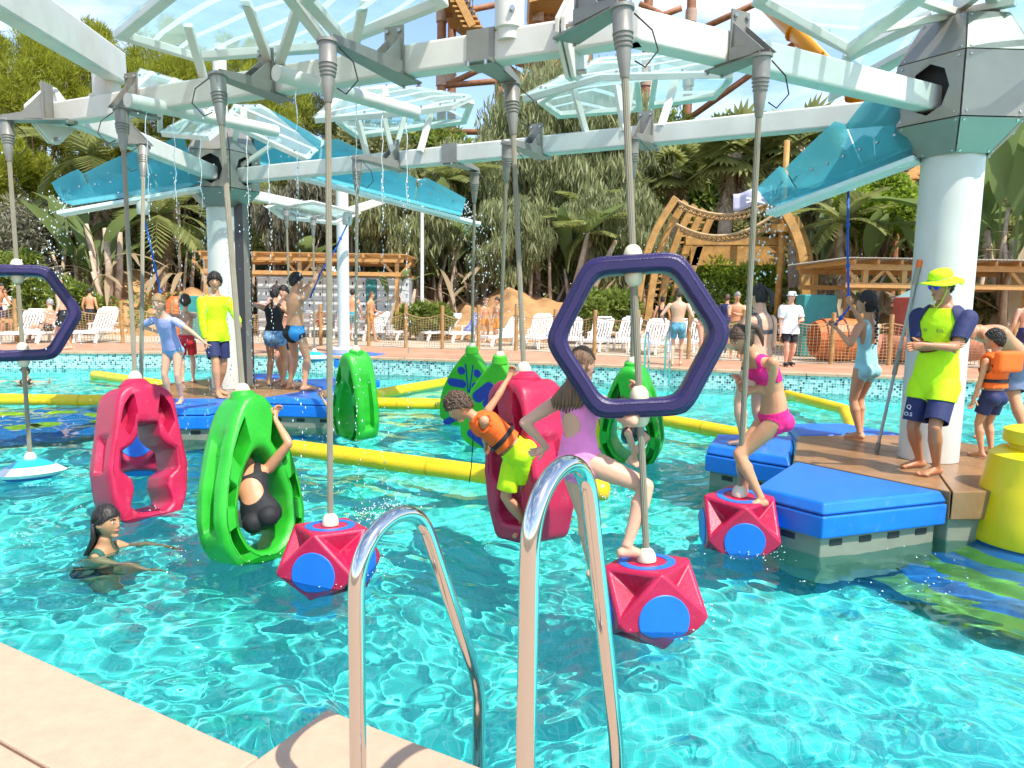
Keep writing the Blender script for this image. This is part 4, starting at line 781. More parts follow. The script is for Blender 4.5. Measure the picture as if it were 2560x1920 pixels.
# ---- loungers
def make_lounger():
    t = thing('sun_lounger', (0, 0, 0), 'x', 'sun lounger', 'white plastic loungers behind the net')
    W = 0.62
    m = MB()
    for s in (-1, 1): m.bar((s * W / 2, -0.95, 0.30), (s * W / 2, 0.95, 0.30), 0.05, 0.07)
    m.bar((-W / 2 + .02, -0.95, 0.30), (W / 2 - .02, -0.95, 0.30), 0.05, 0.06); m.bar((-W / 2 + .02, 0.95, 0.30), (W / 2 - .02, 0.95, 0.30), 0.05, 0.06)
    for i in range(12): y = -0.88 + i * 0.088; m.box((0, y, 0.335), (W - 0.02, 0.062, 0.018))
    m.build('frame', M_lounger, t)
    p0, p1 = V((0, 0.12, 0.34)), V((0, 0.62, 0.98)); bk = MB(); d = (p1 - p0).normalized(); L = (p1 - p0).length; n_ = V((0, -d.z, d.y))
    for i in range(7): x = -0.25 + i * 0.0833; bk.bar(V((x, 0, 0)) + p0, V((x, 0, 0)) + p0 + d * (L - 0.10), 0.052, 0.016, up=n_)
    for s in (-1, 1): bk.bar(V((s * 0.305, 0, 0)) + p0, V((s * 0.305, 0, 0)) + p0 + d * (L - 0.08), 0.04, 0.03, up=n_)
    bk.bar(p0 + d * (L - 0.12) - V((0.29, 0, 0)), p0 + d * (L - 0.12) + V((0.29, 0, 0)), 0.03, 0.17, up=d); bk.bar(p0 + d * (L - 0.03) - V((0.22, 0, 0)), p0 + d * (L - 0.03) + V((0.22, 0, 0)), 0.03, 0.10, up=d); bk.bar(p0 - V((0.30, 0, 0)), p0 + V((0.30, 0, 0)), 0.03, 0.08, up=d)
    bk.build('backrest', M_lounger, t)
    for s in (-1, 1):
        for y in (-0.78, 0.70): l = MB(); l.bar((s * W / 2, y - 0.10, 0.0), (s * W / 2, y, 0.28), 0.05, 0.10); l.build('leg', M_lounger, t)
        ar = MB(); ar.bar((s * (W / 2 + 0.03), 0.02, 0.30), (s * (W / 2 + 0.03), 0.06, 0.50), 0.035, 0.05); ar.bar((s * (W / 2 + 0.03), -0.02, 0.51), (s * (W / 2 + 0.03), 0.46, 0.54), 0.05, 0.03); ar.build('armrest', M_lounger, t)
    return t
LG = [  # px of the base, yaw in degrees (feet direction from -y), label
 (40, 858, 8, 'white lounger at the left edge behind the purple ring'), (108, 856, -14, 'white lounger just right of the purple ring rod at left'), (228, 856, 2, 'white lounger alone between the purple ring and the red ring rods'),
 (925, 852, -28, 'white lounger right of the far white pole, by a fence post'), (1008, 850, -30, 'white lounger second from the far white pole'), (1048, 812, -25, 'white lounger in the back row beside the lamp post'), (1108, 812, -5, 'white lounger in the back row with a pink towel'),
 (1105, 852, -50, 'white lounger with a turquoise towel in the front row'), (1165, 856, -48, 'white lounger with a blue patterned towel over its back'), (1298, 815, -4, 'white lounger in the back row behind the central green board rod'), (1352, 818, -2, 'white lounger in the back row with a blue towel seat'), (1400, 820, 6, 'white lounger in the back row at the purple ring left edge'),
 (1262, 866, -46, 'white low lounger behind the rod of the nearer green board'), (1345, 872, -20, 'white lounger with a pink and orange towel'), (1428, 872, -12, 'white lounger seen at the left inside edge of the purple ring'), (1500, 878, -24, 'white lounger framed by the purple ring with a pale blue towel'), (1572, 880, -26, 'white lounger behind the purple ring rod'), (1640, 886, -26, 'white lounger framed by the purple ring at right'),
 (790, 842, 14, 'white lounger with the sunbather near the far white pole'), (855, 846, 8, 'white lounger partly behind the far white pole'), (1726, 880, -20, 'white lounger right of the purple ring behind the woman with wet hair'), (690, 842, -10, 'white lounger behind the woman in black top')]
lz = make_lounger(); LOUNGE = []
for i, (u, v, yaw, lab) in enumerate(LG):
    o = lz if i == 0 else copy_tree(lz); p = G(u, v, ZD); o.location = (p.x, p.y + 0.5, ZD); o.rotation_euler.z = RAD(yaw); o['label'] = lab; o.scale = (1, 1, random.uniform(0.95, 1.06)); LOUNGE.append(o)
def towel(idx, label, m, back=False):
    o = LOUNGE[idx]; t = MB(); N = 10; vs = []; R = Matrix.Rotation(o.rotation_euler.z, 3, 'Z')
    for j in range(N + 1):
        f = j / N; y = -0.75 + f * 0.85 if not back else 0.0; z = 0.36
        if back: q = V((0, 0.12 + f * 0.52, 0.37 + f * 0.66))
        else: q = V((0, y, 0.355 + 0.012 * math.sin(j * 2.1)))
        for x in np.linspace(-0.30, 0.30, 7): vs.append(R @ V((x + 0.02 * math.sin(j + x * 9), q.y - (0.03 if back else 0), q.z + 0.01 * math.sin(x * 20 + j) - (0.10 if abs(x) > 0.29 and not back else 0))) + o.location)
    f_ = [(j * 7 + i, j * 7 + i + 1, (j + 1) * 7 + i + 1, (j + 1) * 7 + i) for j in range(N) for i in range(6)]
    ob = mesh_obj('towel', [tuple(p) for p in vs], f_, m, smooth=True, at=tuple(o.location)); s = ob.modifiers.new('s', 'SOLIDIFY'); s.thickness = 0.012; tag(ob, label, 'towel', 'towels on the loungers')
def tmat(n, a, b, sc): return mat(n, a, 0.95, col2=b, scale=sc, detail=1)
towel(7, 'turquoise towel on a front row lounger', tmat('tw1', (0.10, 0.52, 0.60), (0.5, 0.7, 0.7), 6)); towel(8, 'blue patterned towel hanging over a lounger back', tmat('tw2', (0.05, 0.12, 0.55), (0.35, 0.45, 0.8), 9), True); towel(10, 'blue towel on a back row lounger', tmat('tw3', (0.10, 0.35, 0.62), (0.55, 0.7, 0.8), 6))
towel(13, 'pink and orange towel on the lounger left of the purple ring', tmat('tw4', (0.75, 0.12, 0.28), (0.85, 0.45, 0.10), 7)); towel(15, 'pale blue towel on the lounger inside the purple ring', tmat('tw5', (0.30, 0.48, 0.68), (0.75, 0.8, 0.85), 8)); towel(17, 'white and blue towel on the lounger right inside the purple ring', tmat('tw6', (0.72, 0.76, 0.80), (0.25, 0.45, 0.65), 8)); towel(6, 'dark pink towel on a back row lounger', tmat('tw7', (0.55, 0.08, 0.15), (0.12, 0.10, 0.12), 6)); towel(2, 'white towel with green print on the lone left lounger', tmat('tw8', (0.70, 0.72, 0.66), (0.25, 0.42, 0.25), 9))
# ---- pergolas
def pergola(label, x0, x1, y0, dy, z, posts, m=M_wood, slats=True):
    t = thing('pergola', ((x0 + x1) / 2, y0, ZD), label, 'pergola')
    for y in (y0, y0 + dy):
        for (x) in posts: MB().box((x, y, (z + ZD) / 2 - 0.1), (0.14, 0.14, z - ZD - 0.2)).build('post', m, t, bevel=0.008)
        for zz, w in ((z - 0.13, 0.16), (z - 0.62, 0.14)): MB().box(((x0 + x1) / 2, y - 0.09, zz), (x1 - x0, 0.05, w)).build('beam', m, t, bevel=0.005)
    k = int((x1 - x0) / 0.62)
    for i in range(k + 1): x = x0 + 0.1 + (x1 - x0 - 0.2) * i / k; MB().box((x, y0 + dy / 2, z - 0.0), (0.07, dy + 0.7, 0.12)).build('rafter', m, t, bevel=0.004)
    if slats:
        for j in range(int(dy / 0.16) + 4): MB().box(((x0 + x1) / 2, y0 - 0.3 + j * 0.16, z + 0.075), (x1 - x0 + 0.3, 0.10, 0.025)).build('slat', m, t)
    else:
        N = int((x1 - x0) / 0.045); vs = []
        for j, y in enumerate((y0 - 0.45, y0 + dy + 0.4)):
            for i in range(N + 1): vs.append((x0 - 0.2 + (x1 - x0 + 0.4) * i / N, y, z + 0.09 + (0.018 if i % 2 else 0)))
        o = mesh_obj('corrugated_roof', vs, [(i, i + 1, N + 2 + i, N + 1 + i) for i in range(N)], mat('roof_sheet', (0.55, 0.52, 0.45), 0.5, var=0.1), t); q = o.modifiers.new('s', 'SOLIDIFY'); q.thickness = 0.008
    for x in posts:
        for s in (-1, 1): MB().bar((x, y0 - 0.02, z - 0.75), (x + s * 0.5, y0 - 0.02, z - 0.2), 0.06, 0.09).build('brace', m, t)
    return t
pergola('wooden slatted pergola over the lockers behind the far white pole', -11.1, -3.9, 25.6, 3.0, 3.35, (-10.9, -7.6, -4.15))
pergola('wooden pergola with corrugated roof behind the right pillar', 9.0, 15.5, 19.6, 3.2, 3.05, (9.55, 10.6, 14.0), slats=False)
# ---- lockers
t = thing('locker_block', (-6.8, 27.4, ZD), 'white locker wall with a teal door under the left pergola', 'lockers')
M_lock = mat('locker_white', (0.62, 0.64, 0.64), 0.45, var=0.06); M_teal = mat('teal_panel', (0.03, 0.22, 0.22), 0.5, var=0.1)
MB().box((-6.9, 27.8, 1.55), (5.9, 0.5, 2.25)).build('cabinet', mat('locker_frame', (0.30, 0.32, 0.33), 0.5), t)
for i in range(14):
    for j in range(5):
        x = -9.6 + i * 0.415
        if i == 10: continue
        o = MB().box((x, 27.53, 0.68 + j * 0.43), (0.395, 0.03, 0.41)).build('locker_door', M_lock, t); MB().box((x + 0.12, 27.505, 0.72 + j * 0.43), (0.05, 0.02, 0.10)).build('lock', M_dark, o)
MB().box((-9.6 + 10 * 0.415, 27.52, 1.54), (0.40, 0.035, 2.14)).build('teal_door', M_teal, t)
# ---- lamp post, far pole
p = A(1055, 640, 25.5); t = thing('lamp_post', (p.x, p.y, 0.5), 'slim white lamp post with a flat head behind the middle loungers', 'lamp post')
MB().lathe([(0.075, 0.4), (0.055, 5.9)], (p.x, p.y, 0), 14).build('post', M_white, t, smooth=True, auto=40); MB().box((p.x, p.y - 0.12, 5.95), (0.34, 0.5, 0.07)).build('lamp_head', M_white, t, bevel=0.02)
p = A(858, 700, 18.9); t = thing('support_pillar', (p.x, p.y, ZD), 'slim white far pillar with a grey round base in the middle distance', 'pillar')
MB().lathe([(0.155, 0.0), (0.155, 4.4)], (p.x, p.y, ZD), 24).build('column', M_white, t, smooth=True, auto=40); MB().lathe([(0.42, 0), (0.42, 0.10), (0.36, 0.16)], (p.x, p.y, ZD), 28).build('base', mat('pole_base', (0.42, 0.43, 0.40), 0.6), t, smooth=True, auto=40)
fr2 = thing('beam_frame', (p.x, p.y, 4), 'white beams of the farther play frame behind the left chute', 'beam frame')
ph = V((p.x, p.y, 4.05))
for a, b in ((ph, A(640, 490, 15.2)), (ph, A(960, 500, 21.5)), (A(640, 490, 15.2), A(560, 470, 12.8))): MB().bar(a, b, 0.15, 0.2).build('beam', M_beam, fr2, bevel=0.02)
panel(fr2, [A(660, 515, 16), A(700, 545, 16.6), A(835, 560, 17.6), A(900, 530, 18.4), A(780, 500, 16.8)], 0.08)
for (u, v, u2, v2, Y) in ((715, 520, 728, 872, 14.6), (783, 545, 786, 880, 15.6)):
    top = A(u, v, Y); bt = A(u2, v2, Y); t, d = hanger('hanging_float', 'white saucer float on a thin rod beyond the left platform, the %s one' % ('left' if u < 750 else 'right'), 'hanging float', GH, None, top, bt, '', (bt.x, bt.y, 0))
    ball_cap(t, bt, d); saucer(t, frame_M(bt + d * 0.12, 0, -d)); MB().bar(top + V((0, 0, 0.02)), top + V((0.05, 0.5, 0.12)), 0.1, 0.02).build('bracket', M_grey, t)
# ---- valves with blue pull ropes
def pull_rope(label, valve, pts):
    t = thing('pull_rope', tuple(valve), label, 'rope', 'blue knotted pull ropes'); m = MB(); m.lathe([(0.07, -0.09), (0.085, -0.03), (0.085, 0.05), (0.05, 0.11)], valve, 14); m.build('valve', M_white, t, smooth=True, auto=40)
    MB().lathe([(0.05, 0), (0.05, 0.12)], valve + V((-0.05, 0, 0.0)), 12, (1, -0.3, 0)).build('valve_cap', M_bolt, t, smooth=True, auto=40)
    P = [valve + V((0, 0, -0.08))] + pts; r = MB().tube(P, 0.013, 8, up=(1, 0, 0)).build('rope', M_brope, t, smooth=True)
    for a, b in zip(P[:-1], P[1:]):
        k = max(1, int((b - a).length / 0.32))
        for i in range(k): q = a + (b - a) * ((i + .6) / k); MB().ball(q, (0.024, 0.024, 0.03), 8, 6).build('knot', M_brope, t, smooth=True)
    return t
ROPE_L = A(405, 752, 10.35); ROPE_M = A(800, 685, 11.3); ROPE_R = A(2122, 770, 7.6)
pull_rope('blue knotted rope held by the boy behind the girl in lilac', A(358, 520, 10.4), [A(382, 640, 10.4), ROPE_L, ROPE_L + V((0.02, 0, -0.25))])
pull_rope('blue knotted rope held by the man in black trunks', A(868, 548, 11.8), [A(840, 620, 11.55), ROPE_M, A(775, 745, 11.2)])
pull_rope('blue knotted rope held by the girl in the light blue swimsuit', A(2122, 455, 7.75), [A(2119, 620, 7.7), ROPE_R, A(2088, 812, 7.55)])
# ---- telescopic pole leaning at the right pillar
a, b = G(2192, 1128, ZD), A(2300, 650, 6.62); t = thing('cleaning_pole', tuple(a), 'grey telescopic cleaning pole leaning on the right pillar', 'pole'); dd = b - a
for f0, f1, r, m, nm in ((0, 1, 0.015, mat('alu', (0.42, 0.46, 0.48), 0.4, metal=0.6), 'tube'), (0.0, 0.05, 0.021, M_hub, 'tip'), (0.42, 0.55, 0.022, M_hub, 'clamp'), (0.88, 0.97, 0.024, M_hub, 'grip'), (0.965, 1.0, 0.026, mat('orange_tip', (0.8, 0.15, 0.02), 0.5), 'end_cap')): MB().tube([a + dd * f0, a + dd * f1], r, 14).build(nm, m, t, smooth=True, auto=40)
# ---- far pool ladder
p = G(1645, 930, ZD); t = thing('pool_ladder', (p.x, p.y, ZD), 'far steel pool ladder beside the man in blue trunks', 'ladder')
for s in (-0.22, 0.22):
    q = V((p.x + s, p.y, 0)); P = [q + V((0, 0.35, ZD)), q + V((0, 0.35, ZD + 0.7)), q + V((0, 0.25, ZD + 0.82)), q + V((0, 0.05, ZD + 0.82)), q + V((0, -0.08, ZD + 0.6)), q + V((0, -0.08, -0.5))]; MB().tube(P, 0.022, 10, up=(1, 0, 0)).build('rail', M_chrome, t, smooth=True)
MB().box((p.x, p.y - 0.08, 0.12), (0.44, 0.08, 0.03)).build('step', M_chrome, t)
# ---- play boxes on the terrace
def box_thing(name, label, cat, c, size, m, extra=None, rz=0.0):
    t = thing(name, (c[0], c[1], c[2]), label, cat); MB().box((c[0], c[1], c[2] + size[2] / 2), size, rz).build('body', m, t, bevel=0.04, seg=3)
    if extra: extra(t)
    return t
M_opl = mat('orange_plastic', (0.62, 0.16, 0.035), 0.5, var=0.15); M_tpl = mat('teal_plastic', (0.03, 0.25, 0.23), 0.45, var=0.1)
p = G(410, 858, ZD); t = thing('bin', (-11, 24, ZD), 'orange plastic bin behind the boy holding the rope', 'bin'); c = A(440, 800, 24.5); MB().lathe([(0.25, 0), (0.33, 1.0), (0.30, 1.25), (0.12, 1.42)], (c.x, c.y, ZD), 16).build('body', mat('bin_orange', (0.75, 0.12, 0.02), 0.45), t, smooth=True, auto=40)
box_thing('bin', 'teal box bin beside the lifeguard in long sleeves', 'bin', tuple(A(487, 840, 24.5)[:2]) + (ZD,), (0.75, 0.6, 1.45), M_tpl)
c = A(2098, 850, 18.6)
t = thing('barrel', (c.x, c.y, ZD), 'large terracotta coloured barrel lying behind the net at right', 'barrel'); prof = [(0.46, -0.70), (0.53, -0.45), (0.57, 0.0), (0.53, 0.45), (0.46, 0.70)]
for k in range(16):
    vs = [];
    for r_, y_ in prof:
        for a in (k + .03, k + .97):
            for q in (0, -.04): an = 2 * math.pi * a / 16; vs.append((c.x + y_ * .95 + .0, c.y + (r_ + q) * math.cos(an), ZD + .57 + (r_ + q) * math.sin(an)))
    MB().raw(vs, [(i * 4, i * 4 + 2, i * 4 + 6, i * 4 + 4) for i in range(4)] + [(i * 4 + 1, i * 4 + 5, i * 4 + 7, i * 4 + 3) for i in range(4)] + [(0, 1, 3, 2), (16, 18, 19, 17)]).build('stave', M_opl, t)
for y_, r_ in ((-.5, .53), (.5, .53), (0, .58)): MB().tube([(c.x + y_ * .95, c.y + r_ * math.cos(2 * math.pi * i / 24), ZD + .57 + r_ * math.sin(2 * math.pi * i / 24)) for i in range(24)], .025, 6, closed=True).build('hoop', mat('hoop', (.25, .10, .05), .6), t)
box_thing('play_cabinet', 'teal play cabinet behind the white-shirted man', 'cabinet', tuple(A(2035, 850, 20.5)[:2]) + (ZD,), (0.95, 0.6, 1.75), M_tpl)
c2 = A(2270, 830, 19.0)
def roof_(t): MB().bar((c2.x - 0.15, c2.y, 2.05), (c2.x + 1.0, c2.y, 2.75), 1.4, 0.06).build('roof', mat('teal_roof', (0.25, 0.45, 0.45), 0.5), t)
box_thing('play_house', 'small red playhouse with a teal roof behind the cleaning pole', 'playhouse', (c2.x + 0.35, c2.y, ZD), (1.1, 1.0, 1.7), mat('house_red', (0.50, 0.10, 0.07), 0.55, var=0.15), roof_)
c3 = A(2330, 850, 18.2); t = thing('rowing_boat', (c3.x, c3.y, ZD), 'old reddish wooden boat behind the net right of the girl in light blue', 'boat'); m = MB(); N = 12; vs = []
for i in range(N + 1):
    f = i / N; w = 0.55 * math.sin(math.pi * min(0.98, 0.12 + f * 0.88)) ** 0.7; z0 = ZD + 0.05 + 0.25 * abs(f - .5) ** 2 * 4 * 0.3; x = c3.x - 1.4 + 2.8 * f
    for a in range(7): ang = math.pi * a / 6; vs.append((x, c3.y + w * math.cos(ang) * -1, z0 + 0.62 * (1 - math.sin(ang))))
m.raw(vs, [(i * 7 + a, i * 7 + a + 1, (i + 1) * 7 + a + 1, (i + 1) * 7 + a) for i in range(N) for a in range(6)]); o = m.build('hull', mat('boat_red', (0.40, 0.14, 0.08), 0.7, var=0.3), t, smooth=True); q = o.modifiers.new('s', 'SOLIDIFY'); q.thickness = 0.04
MB().box((c3.x, c3.y, ZD + 0.48), (0.22, 0.95, 0.04)).build('thwart', M_wood, t)
# ---- curved timber arch with rope bridge and flag
YA = 25.0
ar = thing('timber_arch', tuple(A(1640, 780, YA)), 'curved timber rib structure with a hanging rope bridge beyond the purple ring', 'timber frame')
def rib(pts, w, h): 
    P = [A(u, v, y) for u, v, y in pts]; Q = []
    for i in range(len(P) - 1):
        for s in np.linspace(0, 1, 6)[:-1]:
            a = P[max(0, i - 1)]; b = P[i]; c = P[i + 1]; d = P[min(len(P) - 1, i + 2)]; Q.append(0.5 * ((2 * b) + (c - a) * s + (2 * a - 5 * b + 4 * c - d) * s * s + (3 * b - a - 3 * c + d) * s ** 3))
    Q.append(P[-1]); m = MB(); vs = []
    for i, p in enumerate(Q):
        d = (Q[min(i + 1, len(Q) - 1)] - Q[max(i - 1, 0)]); r, u, _ = frame_of(d, (0, 1, 0)); vs += [p + r * x * w / 2 + u * y * h / 2 for x, y in ((-1, -1), (1, -1), (1, 1), (-1, 1))]
    n = len(Q); m.raw(vs, [(i * 4 + k, i * 4 + (k + 1) % 4, (i + 1) * 4 + (k + 1) % 4, (i + 1) * 4 + k) for i in range(n - 1) for k in range(4)] + [(3, 2, 1, 0), tuple((n - 1) * 4 + k for k in range(4))]); m.build('rib', M_arch, ar, bevel=0.01)
for k in range(5): o = k * 31; rib([(1588 + o * .95, 800, YA + k * .5), (1608 + o, 670, YA + k * .5), (1640 + o, 575, YA + k * .5), (1690 + o * .75, 494 + k * 10, YA + k * .5)], 0.24, 0.20)
for k in range(2): o = k * 34; rib([(2016 + o * .4, 810, YA + k * .9), (2008 + o * .4, 660, YA + k * .9), (1985 + o * .4, 575, YA + k * .9), (1948 + o * .4, 510, YA + k * .9)], 0.30, 0.20)
MB().bar(A(1712, 603, YA + 1), A(1975, 603, YA + 1), 0.25, 0.30).build('cross_beam', M_arch, ar, bevel=0.02); MB().bar(A(1725, 640, YA + 2), A(1960, 640, YA + 2), 0.2, 0.7).build('side_boards', M_arch, ar)
MB().lathe([(0.12, 0), (0.10, 6.2)], A(1942, 800, YA + .5), 12).build('mast', M_arch, ar, smooth=True); MB().lathe([(0.5, 0), (0.55, 0.25)], A(1945, 582, YA + .5), 16).build('crow_nest', M_arch, ar)
for kk in range(14): a, b = A(1600 + kk * 9, 760 - kk * 17, YA + 2.2), A(1690 + kk * 7, 748 - kk * 16, YA + 2.4); MB().bar(a, b, 0.08, 0.07).build('batten', M_arch, ar)
rb = thing('rope_bridge', tuple(A(1820, 560, YA)), 'sagging net rope bridge strung between the timber ribs', 'rope bridge'); m = MB()
def sagline(u0, v0, u1, v1, s, y, n=22): return [A(u0 + (u1 - u0) * i / n, v0 + (v1 - v0) * i / n + s * 4 * (i / n) * (1 - i / n), y) for i in range(n + 1)]
L1, L2, L3, L4 = sagline(1695, 502, 1945, 490, 40, YA - .3), sagline(1695, 516, 1945, 508, 36, YA + .2), sagline(1690, 560, 1940, 532, 42, YA - .3), sagline(1700, 575, 1950, 548, 40, YA + .3)
for L_ in (L1, L2, L3, L4): MB().tube(L_, 0.05, 6).build('hand_rope', M_rope, rb)
for P, Q in ((L1, L2), (L3, L4)):
    for a, b in zip(P, Q[1:]): m.bar(a, b, 0.035, 0.035)
    for a, b in zip(P[1:], Q): m.bar(a, b, 0.035, 0.035)
m.build('netting', M_rope, rb)['kind'] = 'stuff'
fl = thing('flag', tuple(A(1880, 495, YA - .5)), 'pale flag with a white skull and crossed bones on the timber arch', 'flag'); N = 10; vs = []
for j in range(5):
    for i in range(N + 1): vs.append(A(1833 + 98 * i / N, 485 - 24 * i / N + j * 11 + 3 * math.sin(i * .9), YA - .6 + 0.12 * math.sin(i * 1.1)))
FM = mat('flag_cloth', (0.42, 0.42, 0.55), 0.9, var=0.08); o = mesh_obj('cloth', [tuple(p) for p in vs], [(j * (N + 1) + i, j * (N + 1) + i + 1, (j + 1) * (N + 1) + i + 1, (j + 1) * (N + 1) + i) for j in range(4) for i in range(N)], FM, fl, smooth=True); q = o.modifiers.new('s', 'SOLIDIFY'); q.thickness = 0.01
MW = mat('flag_white', (0.8, 0.8, 0.82), 0.9); MB().ball(A(1890, 487, YA - .85), (0.17, 0.02, 0.17), 14, 8).build('skull', MW, fl, smooth=True)
for a, b in (((1866, 506), (1914, 492)), ((1866, 494), (1912, 508))): MB().bar(A(*a, YA - .86), A(*b, YA - .86), 0.02, 0.05).build('bone', MW, fl)
# ---- rust-brown slide tower with stairs
YT = 44.0
tw = thing('slide_tower', tuple(A(1300, 760, YT)), 'rust brown steel tube tower with yellow stairs rising behind the trees', 'tower')
cols = [(1102, YT), (1127, YT + 3), (1243, YT + 4), (1335, YT), (1378, YT + 4), (1458, YT + 2), (1600, YT), (1704, YT - 1)]
for u, y in cols:
    p = A(u, 600, y); MB().lathe([(0.27, 0.4), (0.27, 32)], (p.x, p.y, 0), 12).build('column', M_rust, tw, smooth=True, auto=40)
    for v in (40, 200, 320): q = A(u, v, y); MB().lathe([(0.33, -0.35), (0.33, 0.35)], (p.x, p.y, q.z), 12).build('collar', mat('rust_pale', (0.42, 0.28, 0.2), 0.6, var=0.2), tw, smooth=True, auto=40)
def strut_t(u0, v0, y0, u1, v1, y1, r=0.17): MB().tube([A(u0, v0, y0), A(u1, v1, y1)], r, 10).build('brace', M_rust, tw, smooth=True)
for s_ in [(1102, 40, YT, 1250, 10, YT), (1102, 220, YT, 1335, 110, YT), (1102, 215, YT, 1335, 195, YT), (1127, 60, YT + 3, 1335, 215, YT), (1335, 35, YT, 1458, 70, YT + 2), (1335, 60, YT, 1458, -20, YT + 2), (1335, 180, YT, 1458, 100, YT + 2), (1458, 60, YT + 2, 1600, -30, YT), (1600, 10, YT, 1704, 60, YT - 1), (1600, 60, YT, 1704, 20, YT - 1), (1460, 20, YT + 2, 1600, 80, YT), (1704, 95, YT - 1, 1905, 2, YT - 4), (1700, 312, YT - 1, 1985, 110, YT - 4), (1600, 300, YT, 1704, 250, YT - 1), (1335, 350, YT, 1600, 330, YT), (1102, 330, YT, 1335, 330, YT), (1600, 420, YT, 1704, 520, YT - 1), (1704, 380, YT - 1, 1600, 520, YT)]: strut_t(*s_)
def flight(par, u0, v0, u1, v1, y0, y1, w, n, rail=True):
    a, b = A(u0, v0, y0), A(u1, v1, y1)
    for i in range(n): p = a + (b - a) * (i / n); MB().box(tuple(p), (1.1, w, 0.10), 0).build('tread', M_stair, par)
    for s in (-1, 1):
        o = V((0, s * w / 2, 0)); MB().bar(a + o, b + o, 0.10, 0.42).build('stringer', M_stair, par)
        if rail:
            m = MB(); 
            for i in range(n + 1): p = a + (b - a) * (i / n) + o; m.bar(p, p + V((0, 0, 1.3)), 0.05, 0.05)
            m.bar(a + o + V((0, 0, 1.3)), b + o + V((0, 0, 1.3)), 0.07, 0.07); m.bar(a + o + V((0, 0, .7)), b + o + V((0, 0, .7)), 0.05, 0.05); m.build('railing', mat('railing', (0.10, 0.11, 0.13), 0.5), par)
flight(tw, 1185, 90, 1125, -30, YT - 1, YT - 1, 3.0, 10); flight(tw, 1290, 140, 1420, 180, YT + 1, YT + 1, 2.2, 9)
MB().bar(A(1320, 30, YT), A(1420, 5, YT), 4, 0.5).build('landing', M_stair, tw)
MB().bar(A(1118, 35, YT + .5), A(1180, 35, YT + .5), 3.5, 0.4).build('landing', M_stair, tw)
sl = thing('water_slide', tuple(A(2050, 150, 38)), 'orange open slide chute descending behind the right canopy', 'slide'); a, b = A(1915, -20, 40), A(2215, 285, 36); d = (b - a).normalized(); r, u, _ = frame_of(d); m = MB(); vs = []
for p in (a, b):
    for k in range(9): ang = math.pi * k / 8; vs.append(p + r * math.cos(ang) * 0.85 - u * math.sin(ang) * 0.75)
m.raw(vs, [(k, k + 1, 10 + k, 9 + k) for k in range(8)]); o = m.build('trough', M_orange, sl, smooth=True); q = o.modifiers.new('s', 'SOLIDIFY'); q.thickness = 0.08
for f in (0.3, 0.55, 0.8): p = a + (b - a) * f; MB().tube([p + r * math.cos(math.pi * k / 8) * 0.9 - u * math.sin(math.pi * k / 8) * 0.8 for k in range(9)], 0.07, 6).build('joint_rib', M_orange, sl)
st = thing('slide_stairs', tuple(A(2240, 520, 34)), 'yellow wooden stairs with railings half hidden behind the right pillar', 'stairs'); flight(st, 2185, 492, 2320, 395, 33, 34, 2.0, 10); MB().bar(A(2290, 395, 34), A(2420, 395, 34), 2.2, 0.3).build('landing', M_stair, st)
for u in (2200, 2250, 2305): p = A(u, 480, 34); MB().lathe([(0.12, 0.4), (0.12, 8)], (p.x, p.y, 0), 8).build('post', M_rust, st)
t = thing('white_building', tuple(A(-20, 300, 75)), 'white building edge behind the pines at far left', 'building'); c = A(-70, 300, 75); MB().box((c.x, c.y, 10), (8, 10, 27)).build('wall', M_white, t); MB().box((c.x, c.y, 23.7), (8.6, 10.6, 0.5)).build('roof', M_lock, t)
# ================================================================ TREES AND PLANTS
tr = np.random.default_rng(77)
def cards(cent, n_per, spread, size, ratio, up=0.0, droop=False, outward=None, rg=tr):
    """leaf-sized quads round each clump centre"""
    cent = np.asarray(cent, float); k = len(cent); n = k * n_per; c = np.repeat(cent, n_per, 0)
    d = rg.normal(size=(n, 3)); d /= np.linalg.norm(d, axis=1, keepdims=True) + 1e-9; rad = rg.random(n) ** (1 / 2.2)
    sp = np.asarray(spread, float); sp = np.repeat(np.broadcast_to(sp.reshape(-1, 1) if sp.ndim == 1 and len(sp) == k else sp, (k, 3) if sp.ndim != 1 or len(sp) != k else (k, 1)), n_per, 0)
    pos = c + d * rad[:, None] * sp
    ax = rg.normal(size=(n, 3)) * 0.7 + d * 0.9; ax[:, 2] += up
    if droop: ax = rg.normal(size=(n, 3)) * 0.25; ax[:, 2] -= 1
    ax /= np.linalg.norm(ax, axis=1, keepdims=True) + 1e-9; b = np.cross(ax, rg.normal(size=(n, 3))); b /= np.linalg.norm(b, axis=1, keepdims=True) + 1e-9
    L = size * rg.uniform(0.6, 1.35, n)[:, None]; W = L * ratio
    v = np.stack([pos - b * W * 0.5, pos + ax * L * 0.5 - b * W * 0.45 , pos + ax * L, pos + ax * L * 0.45 + b * W * 0.5], 1).reshape(-1, 3)
    return v, np.arange(n * 4).reshape(n, 4)
def limbs(t, base, tips, r0, m, name='trunk', k=7):
    mb = MB(); base = V(base)
    c = sum((V(p) for p in tips), V((0, 0, 0))) / len(tips); top = base + (c - base) * 0.8; N = 7
    P = [base + (top - base) * (i / N) + V((math.sin(i * 1.3 + base.x), math.cos(i * 1.7 + base.y), 0)) * 0.12 * (i > 0) for i in range(N + 1)]
    mb.tube(P, [r0 * (1 - 0.75 * i / N) + 0.02 for i in range(N + 1)], 9)
    o = mb.build(name, m, t, smooth=True)
    for q in tips:
        q = V(q); f = random.uniform(0.35, 0.85); s = P[int(f * N)]; mid = (s + q) / 2 + V((0, 0, 0.3)); MB().tube([s, mid, q], [r0 * (1 - f) * 0.6 + 0.03, r0 * 0.25 * (1 - f) + 0.03, 0.02], 6).build('limb', m, o, smooth=True)
    return o
